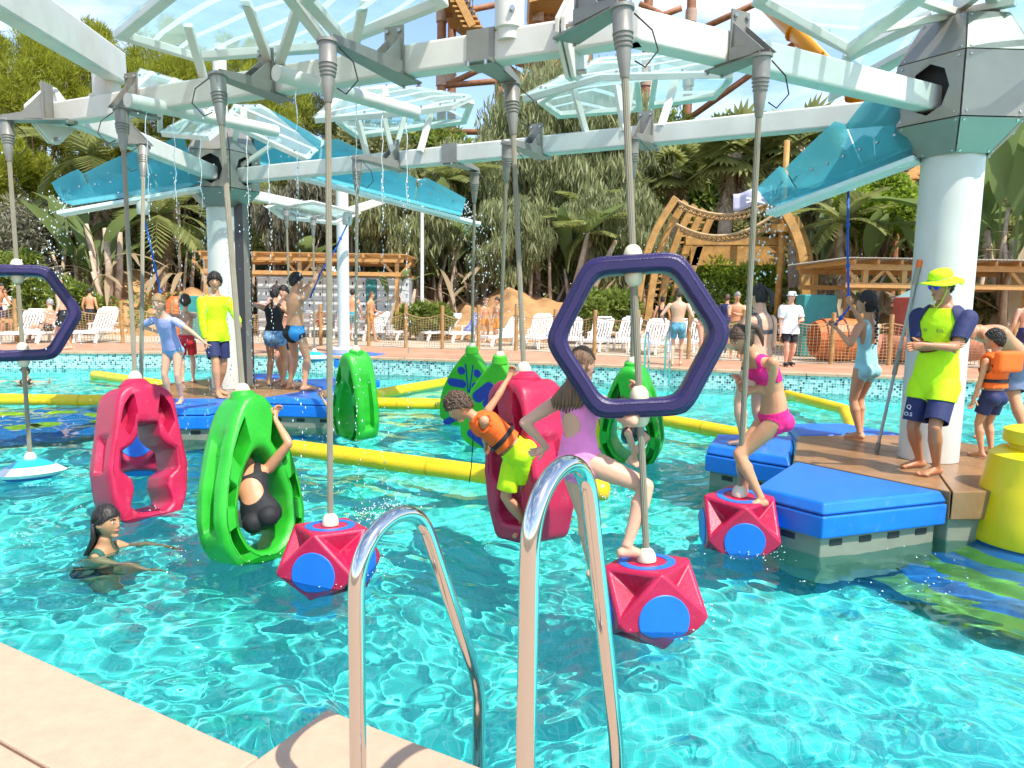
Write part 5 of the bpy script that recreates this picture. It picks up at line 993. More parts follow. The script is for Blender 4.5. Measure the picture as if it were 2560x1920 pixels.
M_bark = mat('bark', (0.17, 0.11, 0.07), 0.95, var=0.4, scale=3, bump=0.6, bscale=14)
M_bark2 = mat('pale_bark', (0.42, 0.315, 0.225), 0.95, var=0.35, scale=3, bump=0.5, bscale=14)
LV_pine = leaf_mat('pine_needles', (0.16, 0.20, 0.025), (0.55, 0.57, 0.06), 0.5); LV_pine2 = leaf_mat('pine_needles_dark', (0.06, 0.085, 0.022), (0.19, 0.21, 0.05))
LV_pep = leaf_mat('pepper_leaves', (0.18, 0.21, 0.085), (0.46, 0.48, 0.24), 0.5); LV_dark = leaf_mat('dark_leaves', (0.12, 0.135, 0.045), (0.36, 0.36, 0.14), 0.5); LV_mid = leaf_mat('mid_leaves', (0.12, 0.17, 0.03), (0.33, 0.40, 0.075), 0.5); LV_grey = leaf_mat('grey_leaves', (0.12, 0.12, 0.075), (0.32, 0.31, 0.21)); LV_bright = leaf_mat('bright_leaves', (0.18, 0.27, 0.03), (0.44, 0.55, 0.07), 0.5)
def tree(name, label, u, vtop, vbot, wpx, Y, leaf, nclump, n_per, size, ratio, up=0.0, droop=False, bark=M_bark, seed=0, spread=None, cat='tree', group='trees behind the terrace', ground=0.4, plume=False):
    rg = np.random.default_rng(seed + 100); top, bot = A(u, vtop, Y), A(u, vbot, Y); s = Y / FPX; W = wpx * s / 2; H = top.z - bot.z; base = V((top.x, Y, ground)); t = thing(name, tuple(base), label, cat, group)
    cs = []; lift = 0.5
    while len(cs) < nclump:
        p = rg.uniform(-1, 1, 3)
        if np.hypot(np.hypot(p[0], p[1]), p[2]) > 1: continue
        if rg.random() > 0.25 + 0.75 * np.linalg.norm(p): continue
        z = p[2]; w = 1 - 0.35 * max(0, z) - 0.15 * max(0, -z)
        cs.append((top.x + p[0] * W * w, Y + p[1] * W * 0.8 * w, bot.z + H * (0.5 + 0.5 * z)))
    sp = spread or 0.16 * (W + H / 2); spr = rg.uniform(0.6, 1.25, nclump) * sp; cs = np.array(cs)
    if plume: spr = spr * 0.5; cs = np.concatenate([cs + np.array([0, 0, q]) * spr[:, None] * np.array([[1, 1, 1]]) for q in (-.9, .1, 1.1)] ); spr = np.concatenate([spr * 1.15, spr * 0.95, spr * 0.6]); n_per = n_per // 3
    v, f = cards(cs, n_per, spr[:, None] * np.array([[1, 1, 0.72 if not droop else 1.2]]), size, ratio, up, droop, rg=rg) if False else cards(cs, n_per, spr, size, ratio, up, droop, rg=rg)
    o = mesh_obj('crown', v, f, leaf, t); limbs(t, base, [cs[i] for i in range(0, nclump, max(1, nclump // 9))], 0.05 * H ** 0.75 + 0.05, bark); return t
# pines at left, in front of the sky
tree('pine_tree', 'tall sunlit pine at the left edge of the picture', 60, 95, 420, 330, 35, LV_pine, 119, 540, 0.34, 0.085, 1.1, seed=1, plume=True)
tree('pine_tree', 'tall sunlit pine with a pointed top right of the leftmost pine', 215, 60, 430, 240, 37, LV_pine, 102, 540, 0.34, 0.085, 1.1, seed=2, plume=True)
tree('pine_tree', 'bright green pine behind the large top left canopy', 420, 70, 430, 330, 38, LV_pine, 127, 540, 0.34, 0.085, 1.1, seed=3, plume=True)
tree('pine_tree', 'green pine right of the large top left canopy strut', 610, 120, 430, 280, 39, LV_pine, 102, 540, 0.34, 0.085, 1.1, seed=4, plume=True)
tree('pine_tree', 'dark slender pine left of the centre canopy', 800, 230, 480, 190, 42, LV_pine2, 68, 540, 0.34, 0.085, 1.1, seed=5, plume=True)
tree('pine_tree', 'low shaded pine at the left edge below the tall pines', 30, 380, 600, 260, 31, LV_pine, 76, 540, 0.34, 0.085, 1.1, seed=6, plume=True)
tree('olive_tree', 'grey leaved bush tree at the left edge behind the purple ring', 95, 530, 700, 300, 29.5, LV_grey, 40, 520, 0.26, 0.28, seed=7)
# pepper tree in the middle
tree('pepper_tree', 'large weeping pepper tree behind the centre canopies', 1440, 165, 560, 430, 35, LV_pep, 95, 620, 0.55, 0.14, 0, True, M_bark2, seed=8)
tree('pepper_tree', 'weeping pepper tree branch mass right of the lamp post', 1240, 330, 640, 330, 33, LV_pep, 70, 560, 0.50, 0.14, 0, True, M_bark2, seed=9)
tree('pepper_tree', 'lower weeping foliage behind the purple ring', 1530, 470, 720, 300, 31, LV_pep, 60, 520, 0.42, 0.14, 0, True, M_bark2, seed=10)
tree('pepper_tree', 'feathery weeping foliage above the left pergola end', 1020, 400, 660, 250, 29.4, LV_pep, 46, 460, 0.42, 0.14, 0, True, M_bark2, seed=51)
tree('pepper_tree', 'feathery weeping foliage behind the nearer leaf board rod', 1270, 500, 690, 220, 29.2, LV_pep, 40, 440, 0.40, 0.14, 0, True, M_bark2, seed=52)
tree('pepper_tree', 'feathery pale foliage behind the falling water streams', 770, 440, 640, 240, 29.8, LV_grey, 42, 440, 0.36, 0.16, 0, True, M_bark2, seed=53)
tree('pepper_tree', 'feathery foliage between the fan palms and the right rope', 2080, 400, 600, 200, 29.2, LV_pep, 36, 420, 0.40, 0.14, 0, True, M_bark2, seed=54)
# masses behind
for i, (u, vt, vb, w, Y, lf, lab) in enumerate([(330, 330, 620, 300, 40, LV_dark, 'dark leafy tree below the bright pines at left'), (520, 380, 640, 300, 41, LV_dark, 'dark leafy tree behind the left pillar head'), (720, 350, 640, 300, 40, LV_dark, 'dark leafy tree behind the falling water streams'), (930, 330, 640, 340, 40, LV_dark, 'dark leafy tree under the centre left canopy'), (1090, 340, 660, 300, 42, LV_mid, 'mid green tree behind the lamp post head'), (1330, 420, 700, 320, 39, LV_dark, 'dark tree behind the pepper tree trunks'), (1640, 290, 620, 260, 43, LV_mid, 'mid green tree behind the tower foot'), (1800, 300, 560, 220, 44, LV_mid, 'mid green tree left of the fan palms'), (2060, 330, 640, 300, 42, LV_dark, 'dark tree behind the right blue chute'), (2240, 420, 700, 300, 38, LV_dark, 'dark tree behind the yellow stairs'), (2480, 380, 700, 300, 36, LV_dark, 'dark tree behind the right edge banana plants'), (1900, 480, 720, 260, 36, LV_dark, 'dark tree behind the flag')]):
    tree('leafy_tree', lab, u, vt, vb, w, Y, lf, 46, 420, 0.42, 0.42, seed=20 + i)
tree('bright_shrub', 'bright green round shrub behind the girl holding the rope at right', 2205, 450, 590, 190, 26.5, LV_bright, 34, 480, 0.22, 0.45, seed=40, cat='shrub', group='shrubs behind the terrace')
tree('bright_shrub', 'bright green shrub inside the timber arch', 1835, 640, 780, 230, 27.5, LV_bright, 34, 480, 0.2, 0.45, seed=41, cat='shrub', group='shrubs behind the terrace')
for i, (u, vt, vb, w, Y, lf, lab) in enumerate([(60, 640, 780, 220, 26.3, LV_mid, 'low green shrub behind the left edge loungers'), (170, 715, 800, 150, 26.0, LV_mid, 'low leafy shrub beside the bald man'), (1510, 730, 810, 170, 25.2, LV_mid, 'green ground shrub left inside the purple ring'), (1730, 720, 820, 200, 27, LV_mid, 'green shrub behind the woman in the patterned swimsuit'), (1060, 760, 830, 120, 25.9, LV_mid, 'small shrub at the lamp post foot'), (1980, 740, 830, 170, 26, LV_dark, 'dark shrub behind the man in the white hat'), (2400, 720, 820, 240, 23.8, LV_dark, 'dark shrub under the right pergola'), (760, 700, 790, 240, 31, LV_dark, 'dark shrub behind the locker wall'), (980, 620, 740, 300, 33, LV_dark, 'dark undergrowth shrub right of the left pergola'), (560, 640, 740, 280, 33, LV_grey, 'grey green undergrowth behind the left pergola post'), (400, 620, 720, 240, 32, LV_grey, 'grey green undergrowth above the orange bank')]):
    tree('shrub', lab, u, vt, vb, w, Y, lf, 30, 380, 0.24, 0.40, seed=60 + i, cat='shrub', group='shrubs behind the terrace')
# palms and strelitzias, frond by frond (shared meshes)
M_frond = leaf_mat('palm_frond', (0.15, 0.185, 0.05), (0.38, 0.40, 0.14), 0.55); M_dead = leaf_mat('dead_frond', (0.30, 0.22, 0.13), (0.55, 0.44, 0.28), 0.5); M_ban = leaf_mat('banana_leaf', (0.10, 0.15, 0.045), (0.24, 0.32, 0.11), 0.55)
def frond_mesh(name, L, n, droop, lw, m, fan=False):
    vs = []; fs = []
    def quad(a, b, w, nrm):
        s = (b - a).cross(nrm).normalized() * w; k = len(vs); vs.extend([a - s * .5, a + s * .5, b * .6 + a * .4 + s * .6, b, b * .6 + a * .4 - s * .6]); fs.append((k, k + 1, k + 2, k + 3, k + 4))
    if fan:
        st = V((0, 0, 0)); hub = V((L * 0.5, 0, 0.0)); quad(st, hub, 0.05, V((0, 0, 1)))
        for i in range(n): a = RAD(-120 + 240 * i / (n - 1)); d = V((math.cos(a), math.sin(a), -0.25 - 0.3 * abs(math.sin(a)))); quad(hub, hub + d.normalized() * L * 0.62, lw, V((0, 0, 1)))
    else:
        pts = []
        for i in range(n + 1): f = i / n; pts.append(V((L * f * (1 - 0.25 * droop * f), 0, L * (0.28 * f - droop * f * f))))
        for i in range(n):
            quad(pts[i], pts[i + 1], 0.05 * (1 - i / n) + 0.015, V((0, 0, 1))); ll = L * 0.30 * math.sin(math.pi * (0.12 + 0.85 * i / n)) + 0.1
            for s in (-1, 1): e = pts[i + 1] + V((ll * 0.55, s * ll * 0.85, -ll * 0.30)); quad(pts[i], e, lw, V((0, 0, 1)))
    me = bpy.data.meshes.new(name); me.from_pydata([tuple(p) for p in vs], [], fs); me.materials.append(m); return me
def paddle_mesh(name, L, w, m, bend):
    vs = []; fs = []; N = 9
    for i in range(N + 1):
        f = i / N; g = max(0, (f - 0.35) / 0.65); ww = w * math.sin(math.pi * min(1, g * 0.93 + 0.05)) ** 0.7 if f > 0.35 else 0.04; z = L * f * (1 - 0.25 * bend * f); x = L * bend * f * f
        vs += [(x - 0.05 * ww, -ww / 2, z + 0.15 * ww), (x, 0, z), (x - 0.05 * ww, ww / 2, z + 0.15 * ww)]
    for i in range(N): k = i * 3; fs += [(k, k + 1, k + 4, k + 3), (k + 1, k + 2, k + 5, k + 4)]
    me = bpy.data.meshes.new(name); me.from_pydata(vs, [], fs); me.materials.append(m); me.polygons.foreach_set('use_smooth', [True] * len(me.polygons)); return me
FR = [frond_mesh('frond', 2.6, 16, d, 0.10, M_frond) for d in (0.35, 0.6, 0.85)]; FAN = [frond_mesh('fan_frond', 1.9, 17, 0, 0.17, M_frond, True)]; DEAD = [frond_mesh('dead_frond', 2.2, 13, 1.1, 0.09, M_dead)]
PAD = [paddle_mesh('leaf', 2.2, 0.40, M_ban, b) for b in (0.25, 0.55, 0.85)]; PADD = [paddle_mesh('leaf', 1.9, 0.16, M_dead, 0.9)]
def put(me, name, parent, loc, rz, ry, s):
    o = bpy.data.objects.new(name, me); COL.objects.link(o); o.parent = parent; o.location = V(loc) - org(parent); o.rotation_euler = (0, ry, rz); o.scale = (s, s, s); return o
def palm(name, label, u, vtop, Y, kind, nf, sc, seed, r0=0.17, ndead=8, ground=0.5, cat='palm'):
    rg = random.Random(seed); c = A(u, vtop, Y); base = V((c.x + rg.uniform(-.5, .5), Y, ground)); t = thing(name, tuple(base), label, cat, 'palms behind the terrace'); N = 8
    P = [base + (c - base) * (i / N) + V((math.sin(i * .8 + seed) * .1, 0, 0)) for i in range(N + 1)]; MB().tube(P, [r0 * (1.25 - 0.45 * i / N) for i in range(N + 1)], 10).build('trunk', M_bark2, t, smooth=True)
    for i in range(nf):
        f = i / nf; ry = RAD(-62 + 95 * f + rg.uniform(-8, 8)); put(rg.choice(FAN if kind == 'fan' else FR), 'frond', t, c + V((0, 0, 0.1)), i * 2.4 + rg.uniform(-.2, .2), ry, sc * rg.uniform(.85, 1.15))
    for i in range(ndead): put(DEAD[0], 'dead_frond', t, c - V((0, 0, 0.15 + 0.5 * rg.random())), i * 2.4, RAD(rg.uniform(45, 75)), sc * rg.uniform(.7, .95))
def strel(label, u, v, Y, n, sc, seed, ground=0.45, name='banana_plant', dead=3):
    rg = random.Random(seed); p = A(u, v, Y); p = V((p.x, Y, ground)); t = thing(name, tuple(p), label, 'plant', 'broad leaved plants behind the terrace')
    k = max(2, n // 3)
    for i in range(k): q = p + V((rg.uniform(-.5, .5), rg.uniform(-.4, .4), 0)); hh = sc * rg.uniform(.7, 1.2); MB().tube([q, q + V((rg.uniform(-.2, .2), 0, hh * .6)), q + V((rg.uniform(-.4, .4), 0, hh * 1.2))], [.11, .09, .05], 7).build('stem', M_bark2, t, smooth=True)
    for i in range(n): put(rg.choice(PAD), 'leaf', t, p + V((rg.uniform(-.5, .5), rg.uniform(-.4, .4), sc * rg.uniform(.3, 1.1))), rg.uniform(0, 6.28), RAD(rg.uniform(-5, 28)), sc * rg.uniform(.6, 1.05) * .75)
    for i in range(dead * 3): put(PADD[0], 'dry_leaf', t, p + V((rg.uniform(-.4, .4), rg.uniform(-.4, .2), sc * rg.uniform(.4, 1.0))), rg.uniform(0, 6.28), RAD(rg.uniform(40, 90)), sc * .6)
palm('fan_palm', 'fan palm with a skirt of dead fronds left of the flag', 1835, 385, 31, 'fan', 26, 1.0, 1, 0.3, 16); palm('fan_palm', 'fan palm with hanging dead fronds behind the blue chute at right', 1995, 370, 30, 'fan', 26, 1.0, 2, 0.3, 16); palm('fan_palm', 'fan palm partly hidden by the back beam right of the pepper tree', 1690, 430, 34, 'fan', 22, 0.9, 3, 0.25, 12)
for i, (u, v, Y, s, lab) in enumerate([(228, 400, 30, 1.15, 'feather palm above the left blue chute'), (400, 545, 29.5, .85, 'feather palm just left of the left pillar column'), (1130, 455, 31, 1.0, 'feather palm behind the centre rods'), (1190, 480, 33, .9, 'feather palm with brown fronds by the farther leaf board rod'), (1470, 590, 29.5, .8, 'small feather palm behind the pale leaning trunk'), (1510, 545, 32, .9, 'feather palm left of the purple ring top'), (2150, 500, 29, .9, 'feather palm left of the bright shrub at right'), (2105, 560, 25.5, .7, 'small palm trunk behind the rope held at right'), (2470, 520, 27, 1.0, 'feather palm right of the right pillar'), (940, 560, 31, .9, 'feather palm above the right end of the left pergola'), (690, 560, 31, .9, 'feather palm behind the falling water'), (1020, 600, 30, .8, 'feather palm behind the lamp post middle'), (1330, 620, 30.5, .8, 'feather palm on the brown mounds at centre')]): palm('feather_palm', lab, u, v, Y, 'f', 14, s, 10 + i, 0.16, 14, 0.8)
for i, (u, Y, n, s, lab) in enumerate([(255, 27.2, 10, 2.1, 'tall banana plant clump at the orange bank, left'), (200, 28.5, 9, 2.4, 'banana plant clump behind the leftmost palm trunk'), (330, 30, 10, 2.4, 'broad leaved plant behind the left red ring rod'), (480, 30, 10, 2.3, 'broad leaved plant left of the left pillar'), (760, 30.5, 10, 2.4, 'broad leaved plant behind the falling streams'), (870, 30, 10, 2.3, 'broad leaved plant behind the far white pole'), (980, 29.5, 9, 2.0, 'broad leaved plant right of the pergola end'), (1010, 26.0, 6, 1.1, 'young broad leaved plant at the pergola corner post'), (1100, 30, 10, 2.3, 'broad leaved plant behind the farther leaf board'), (1210, 30.3, 9, 2.2, 'broad leaved plant above the brown mound, left'), (1400, 30, 9, 2.2, 'broad leaved plant above the brown mound, right'), (2060, 27, 9, 2.2, 'broad leaved plant behind the man in the white hat'), (2170, 25.5, 10, 2.3, 'broad leaved plant behind the right pergola post'), (2300, 24.5, 9, 2.3, 'broad leaved plant seen left of the right pillar'), (2470, 24.0, 12, 2.6, 'broad leaved plant right of the right pillar under the pergola'), (2540, 22.0, 12, 3.3, 'tall banana plant with big leaves at the right edge'), (2600, 23, 12, 3.0, 'banana plant cut by the right edge'), (600, 31, 8, 2.2, 'broad leaved plant directly behind the left pillar'), (1560, 30, 8, 2.0, 'broad leaved plant behind the purple ring centre')]): strel(lab, u, 800, Y, n if u > 2400 or u < 300 else max(4, n // 2), s, 30 + i, 0.9)
# leaning pale trunks and many bare stems in the shade of the grove
for i, (u0, v0, u1, v1, Y, lab) in enumerate([(1415, 770, 1475, 560, 29, 'pale leaning trunk left behind the purple ring'), (1445, 775, 1540, 600, 28.6, 'pale leaning trunk right behind the purple ring'), (250, 770, 215, 560, 27.5, 'bare pale stem among the bananas at left, leaning left'), (270, 775, 262, 570, 27.3, 'bare pale stem among the bananas at left, upright'), (285, 775, 300, 580, 27.6, 'bare pale stem among the bananas at left, leaning right'), (2100, 720, 2080, 520, 26, 'bare trunk behind the right pergola corner')]):
    a, b = A(u0, v0, Y), A(u1, v1, Y); t = thing('bare_trunk', tuple(a), lab, 'tree trunk', 'bare trunks in the grove'); MB().tube([a - V((0, 0, .6)), (a + b) / 2 + V((.1, 0, 0)), b], [.17, .13, .08], 9).build('trunk', M_bark2, t, smooth=True)
for i in range(46):
    u = 300 + i * 33 + random.uniform(-14, 14); Y = random.uniform(29.2, 32); a = A(u, 770, Y); h = random.uniform(2.6, 5.2); lab = 'thin bare stem in the shaded grove'
    t = thing('grove_stem', (a.x, Y, .6), lab, 'tree trunk', 'thin bare stems in the shaded grove'); MB().tube([(a.x, Y, .6), (a.x + random.uniform(-.3, .3), Y, .6 + h * .5), (a.x + random.uniform(-.6, .6), Y, .6 + h)], [.10, .07, .04], 6).build('stem', M_bark2, t, smooth=True)
fw = []
for k in range(300): x_ = random.uniform(-52, 50); fw.append((x_, random.uniform(46, 50), random.uniform(0.5, 6.5 + 2.5 * math.sin(x_ * .3))))
v, f = cards(fw, 170, 1.5, 0.8, 0.45); tag(mesh_obj('far_wood', v, f, LV_dark), 'dense far wood closing the view behind the grove', 'wood', kind='stuff')
# creepers on the banks
v, f = cards([(random.uniform(-17, -10.6), random.uniform(25.7, 27.6), random.uniform(.5, 1.7)) for _ in range(34)], 46, .32, 0.15, .6); tag(mesh_obj('creeper', v, f, LV_mid), 'green creeper leaves scattered over the orange bank', 'creeper', kind='stuff')
# ================================================================ PEOPLE
UP = V((0, 0, 1))
def skin_mat(n, c):
    return mat('skin_' + n, c, 0.46, col2=tuple(min(1, q * w) for q, w in zip(c, (1.12, 1.0, .95))), scale=5, spec=0.5, bump=0.06, bscale=90, sss=0.12, detail=8)
SK = dict(tan=skin_mat('tan', (0.56, 0.28, 0.15)), fair=skin_mat('fair', (0.62, 0.36, 0.24)), brown=skin_mat('brown', (0.42, 0.19, 0.095)), pink=skin_mat('pink', (0.70, 0.36, 0.25)), olive=skin_mat('olive', (0.52, 0.27, 0.145)))
M_eye = mat('eye_white', (0.75, 0.73, 0.70), 0.2); M_iris = mat('iris', (0.03, 0.018, 0.01), 0.15); M_lip = mat('lips', (0.38, 0.11, 0.09), 0.45)
def hmat(n, c): return mat('hair_' + n, c, 0.52, var=0.35, scale=30, stretch=(1, 1, 0.15), bump=0.5, bscale=60)
HR = dict(black=hmat('black', (0.022, 0.017, 0.015)), brown=hmat('brown', (0.085, 0.048, 0.028)), lbrown=hmat('light_brown', (0.16, 0.09, 0.045)), blond=hmat('blond', (0.34, 0.22, 0.10)), grey=hmat('grey', (0.30, 0.29, 0.28)))
def loft(rings, n=14):
    """rings: (centre, right, front, rx, ry) -> closed tube"""
    vs = []
    for c, r, f, a, b in rings: vs += [c + r * (a * math.cos(2 * math.pi * k / n)) + f * (b * math.sin(2 * math.pi * k / n)) for k in range(n)]
    m = len(rings); fs = [(i * n + k, i * n + (k + 1) % n, (i + 1) * n + (k + 1) % n, (i + 1) * n + k) for i in range(m - 1) for k in range(n)] + [tuple(range(n))[::-1], tuple((m - 1) * n + k for k in range(n))]
    return vs, fs
def seg_rings(a, b, front, prof):
    d = (b - a).normalized(); f = front - d * front.dot(d)
    if f.length < 0.05: f = V((d.z, 0.3, -d.x)); f = f - d * f.dot(d)
    f.normalize(); r = d.cross(f); return [(a + (b - a) * t, r, f, rx, ry) for t, rx, ry in prof]
def ik(a, tgt, l1, l2, pole):
    d = tgt - a; L = d.length; L2 = max(abs(l1 - l2) * 1.02 + 1e-4, min(L, (l1 + l2) * 0.998)); dn = d.normalized(); end = a + dn * L2
    x = (l1 * l1 - l2 * l2 + L2 * L2) / (2 * L2); h = math.sqrt(max(0, l1 * l1 - x * x)); p = pole - dn * pole.dot(dn)
    if p.length < 1e-3: p = V((0.3, 0.2, 1)) - dn * dn.dot(V((0.3, 0.2, 1)))
    return a + dn * x + p.normalized() * h, end
def clip_mesh(vs, tris, f):
    """keep the part of the triangles where f > 0"""
    keep = f > 0; cnt = keep[tris].sum(1); out_f = [tuple(t) for t in tris[cnt == 3]]; V_ = [tuple(p) for p in vs]; cache = {}
    def cut(i, j):
        k = (min(i, j), max(i, j))
        if k not in cache: s = f[i] / (f[i] - f[j]); V_.append(tuple(vs[i] + (vs[j] - vs[i]) * s)); cache[k] = len(V_) - 1
        return cache[k]
    for t in tris[(cnt == 1) | (cnt == 2)]:
        poly = []
        for q in range(3):
            i, j = int(t[q]), int(t[(q + 1) % 3])
            if keep[i]: poly.append(i)
            if keep[i] != keep[j]: poly.append(cut(i, j))
        if len(poly) >= 3: out_f.append(tuple(poly))
    used = sorted({i for q in out_f for i in q}); mp = {i: k for k, i in enumerate(used)}
    return np.array([V_[i] for i in used]), [tuple(mp[i] for i in q) for q in out_f], used
def finger(base, d, up_, L, r, curl):
    pts = [base]; cur = d.normalized(); ax = cur.cross(up_).normalized()
    for k, fr in enumerate((0.42, 0.33, 0.25)):
        cur = (Matrix.Rotation(-curl * (0.55 + 0.25 * k), 3, ax) @ cur).normalized(); pts.append(pts[-1] + cur * (L * fr))
    m = MB().tube(pts, [r, r * 0.95, r * 0.85, r * 0.6], 7, up=tuple(up_)); return m
def person(label, pel, nk, H, fwd, skin='tan', hfwd=None, look=None, hup=None, hands=None, elbows=None, feet=None, knees=None, toes=None, grip=(0.35, 0.35), palm=None, child=False, fem=False, bw=1.0, bend=None, wear=(), hair='short', hcol='brown', vox=0.012, hatc=None, base=None, group='people round the pool', noface=False):
    fwd = V(fwd).normalized(); hfwd = V(hfwd).normalized() if hfwd is not None else fwd; up = (nk - pel).normalized(); look = V(look).normalized() if look is not None else fwd
    cr = fwd.cross(up).normalized(); cf = up.cross(cr); hr_ = hfwd.cross(up).normalized() if abs(hfwd.dot(up)) < 0.97 else cr; hf_ = up.cross(hr_)
    k = bw * (0.92 if child else 1.0) * H; hs = 1.0 if not child else 1.17; TL = (nk - pel).length; bend = V(bend) if bend is not None else V((0, 0, 0))
    t = thing('person', tuple(base if base is not None else (pel.x, pel.y, ZD)), label, 'person', group); parts = []; bones = []
    W = dict(hip=0.098 if fem else 0.090, waist=0.070 if fem else 0.077, chest=0.088 if fem else 0.101, sh=0.104 if fem else 0.118)
    if child: W = dict(hip=0.083, waist=0.073, chest=0.086, sh=0.106)
    def sp(s): return pel + (nk - pel) * s + bend * (4 * max(0, s) * (1 - s) if s < 1 else 0)
    def rr(s):
        q = max(0, min(1, s)); r = hr_ * (1 - q) + cr * q; r.normalize(); f = up.cross(r); return r, f
    tor = [(-0.27, .030, .034), (-0.20, .060, .055), (-0.08, W['hip'] * .96, .066), (0.05, W['hip'], .068), (0.2, (W['hip'] + W['waist']) / 2 + .004, .060), (0.38, W['waist'], .054), (0.55, (W['waist'] + W['chest']) / 2, .058), (0.74, W['chest'], .064), (0.89, W['chest'] * 1.03, .055), (0.965, W['chest'] * .80, .044), (1.05, .036, .036), (1.16, .030, .032)]
    parts.append(loft([(sp(s), *rr(s), a * k, b * k) for s, a, b in tor], 18)); chd = sp(1.0)
    # glutes, bust
    def ball(c, r, n=12): m = MB().ball(c, r, n, 9); parts.append((m.v, m.f))
    for s in (-1, 1):
        ball(pel + hr_ * (s * .040 * k) - hf_ * (.032 * k) - up * (.035 * H), .052 * k)
        if fem and not child: ball(sp(.72) + cr * (s * .042 * k) + cf * (.040 * k), .036 * k)
    # head
    hup = V(hup).normalized() if hup is not None else (up * 0.6 + UP * 0.4).normalized(); hl = (look - hup * look.dot(hup)).normalized(); hr2 = hl.cross(hup); HC = nk + up * (.030 * H) + hup * (.082 * H * hs) + hl * (.012 * H)
    hw, hd, hh = .0435 * H * hs, .055 * H * hs, .0665 * H * hs
    vs = []; N, Mm = 20, 14; m = MB().ball((0, 0, 0), 1, N, Mm); hv = []
    for p in m.v:
        x, y, z = p; lo = max(0, -z); x2 = x * (1 - .34 * lo ** 1.4); y2 = y * (1 - .20 * lo) + .10 * lo * (1 if y > 0 else 2.2) ; y2 = y2 + (0.04 * lo if y > 0 else 0)
        hv.append(HC + hr2 * (x2 * hw) + hl * (y2 * hd) + hup * (z * hh))
    parts.append((hv, m.f))
    def hp(x, y, z): return HC + hr2 * (x * hw) + hl * (y * hd) + hup * (z * hh)
    parts.append(loft([(hp(0, .98, .12), hr2, hup, .06 * hw, .05 * hh), (hp(0, 1.10, -.08), hr2, hup, .14 * hw, .10 * hh), (hp(0, 1.17, -.20), hr2, hup, .20 * hw, .11 * hh), (hp(0, 1.0, -.30), hr2, hup, .18 * hw, .08 * hh)], 8))
    parts.append(loft([(hp(0, .80, -.52), hr2, hup, .34 * hw, .10 * hh), (hp(0, 1.0, -.52), hr2, hup, .22 * hw, .09 * hh)], 8)); parts.append(loft([(hp(0, .6, -.88), hr2, hup, .34 * hw, .16 * hh), (hp(0, .98, -.84), hr2, hup, .20 * hw, .12 * hh)], 8))
    for s in (-1, 1): m = MB().ball((0, 0, 0), 1, 8, 6); parts.append(([hp(s * (1.02 + .10 * p[0]), -.05 + .20 * p[1], -.10 + .24 * p[2]) for p in m.v], m.f))
    parts.append(loft(seg_rings(nk - up * .02 * H, HC - hup * (.03 * H) - hl * (.006 * H), hl, [(0, .034 * k, .036 * k), (.5, .029 * k, .031 * k), (1, .030 * k, .034 * k)]), 12))
    # arms
    ua, fa = .170 * H * (0.95 if child else 1), .150 * H * (0.95 if child else 1); J = {}
    for i, s in enumerate((1, -1)):       # right, left
        sh = sp(.865) + cr * (s * W['sh'] * .97 * k); tg = V(hands[i]) if hands and hands[i] is not None else sh + cr * (s * .05 * H) + cf * (.04 * H) - UP * (.30 * H)
        pole = V(elbows[i]) if elbows and elbows[i] is not None else (-cf + cr * (s * .6) - UP * .2); el, wr = ik(sh, tg, ua, fa, pole)
        parts.append(loft(seg_rings(sh - (el - sh) * .08, el, pole, [(0, .026 * k, .028 * k), (.12, .030 * k, .032 * k), (.35, .028 * k, .031 * k), (.7, .024 * k, .026 * k), (1, .021 * k, .022 * k)]), 12)); ball(sh, .031 * k)
        parts.append(loft(seg_rings(el, wr, pole, [(0, .021 * k, .021 * k), (.22, .0235 * k, .023 * k), (.6, .019 * k, .018 * k), (1, .0145 * k, .013 * k)]), 12)); ball(el, .0215 * k)
        hd_ = (wr - el).normalized(); hd_ = (V(palm[i][0]).normalized() if palm and palm[i] else hd_); pn = V(palm[i][1]) if palm and palm[i] else (cr * -s + cf * .2); pn = (pn - hd_ * pn.dot(hd_)).normalized(); sd = hd_.cross(pn).normalized()
        kn = wr + hd_ * (.052 * H); parts.append(loft([(wr - hd_ * .008 * H, sd, pn, .015 * k, .012 * k), (wr + hd_ * .02 * H, sd, pn, .021 * k, .012 * k), (kn, sd, pn, .024 * k, .010 * k)], 10)); J[s] = (sh, el, wr, hd_, pn, sd, kn); bones += [('ua', s, sh, el, .03 * k), ('fa', s, el, wr, .022 * k), ('ha', s, wr, wr + hd_ * .10 * H, .030 * k)]
    # legs
    th, sl_ = (.243 if not child else .232) * H, (.240 if not child else .232) * H; F = {}
    for i, s in enumerate((1, -1)):
        hp_ = pel + hr_ * (s * .050 * k) - up * (.012 * H); tg = V(feet[i]) if feet and feet[i] is not None else V((hp_.x + hr_.x * s * .02 * H, hp_.y + hr_.y * s * .02 * H, ZD + .042 * H)); pole = V(knees[i]) if knees and knees[i] is not None else hf_ + hr_ * (s * .15); kn, an = ik(hp_, tg, th, sl_, pole)
        parts.append(loft(seg_rings(hp_, kn, pole, [(-.06, .040 * k, .046 * k), (.08, .050 * k, .054 * k), (.35, .046 * k, .050 * k), (.7, .036 * k, .040 * k), (.92, .031 * k, .034 * k), (1.04, .029 * k, .031 * k)]), 16)); ball(kn, .0305 * k)
        parts.append(loft(seg_rings(kn, an, pole, [(-.03, .029 * k, .030 * k), (.12, .031 * k, .033 * k), (.30, .034 * k, .037 * k), (.6, .026 * k, .028 * k), (.88, .019 * k, .021 * k), (1.0, .020 * k, .022 * k)]), 14)); ft = kn + (an - kn) * .3; bk = -(pole - (an - kn).normalized() * pole.dot((an - kn).normalized())).normalized(); ball(ft + bk * .010 * k, .031 * k)
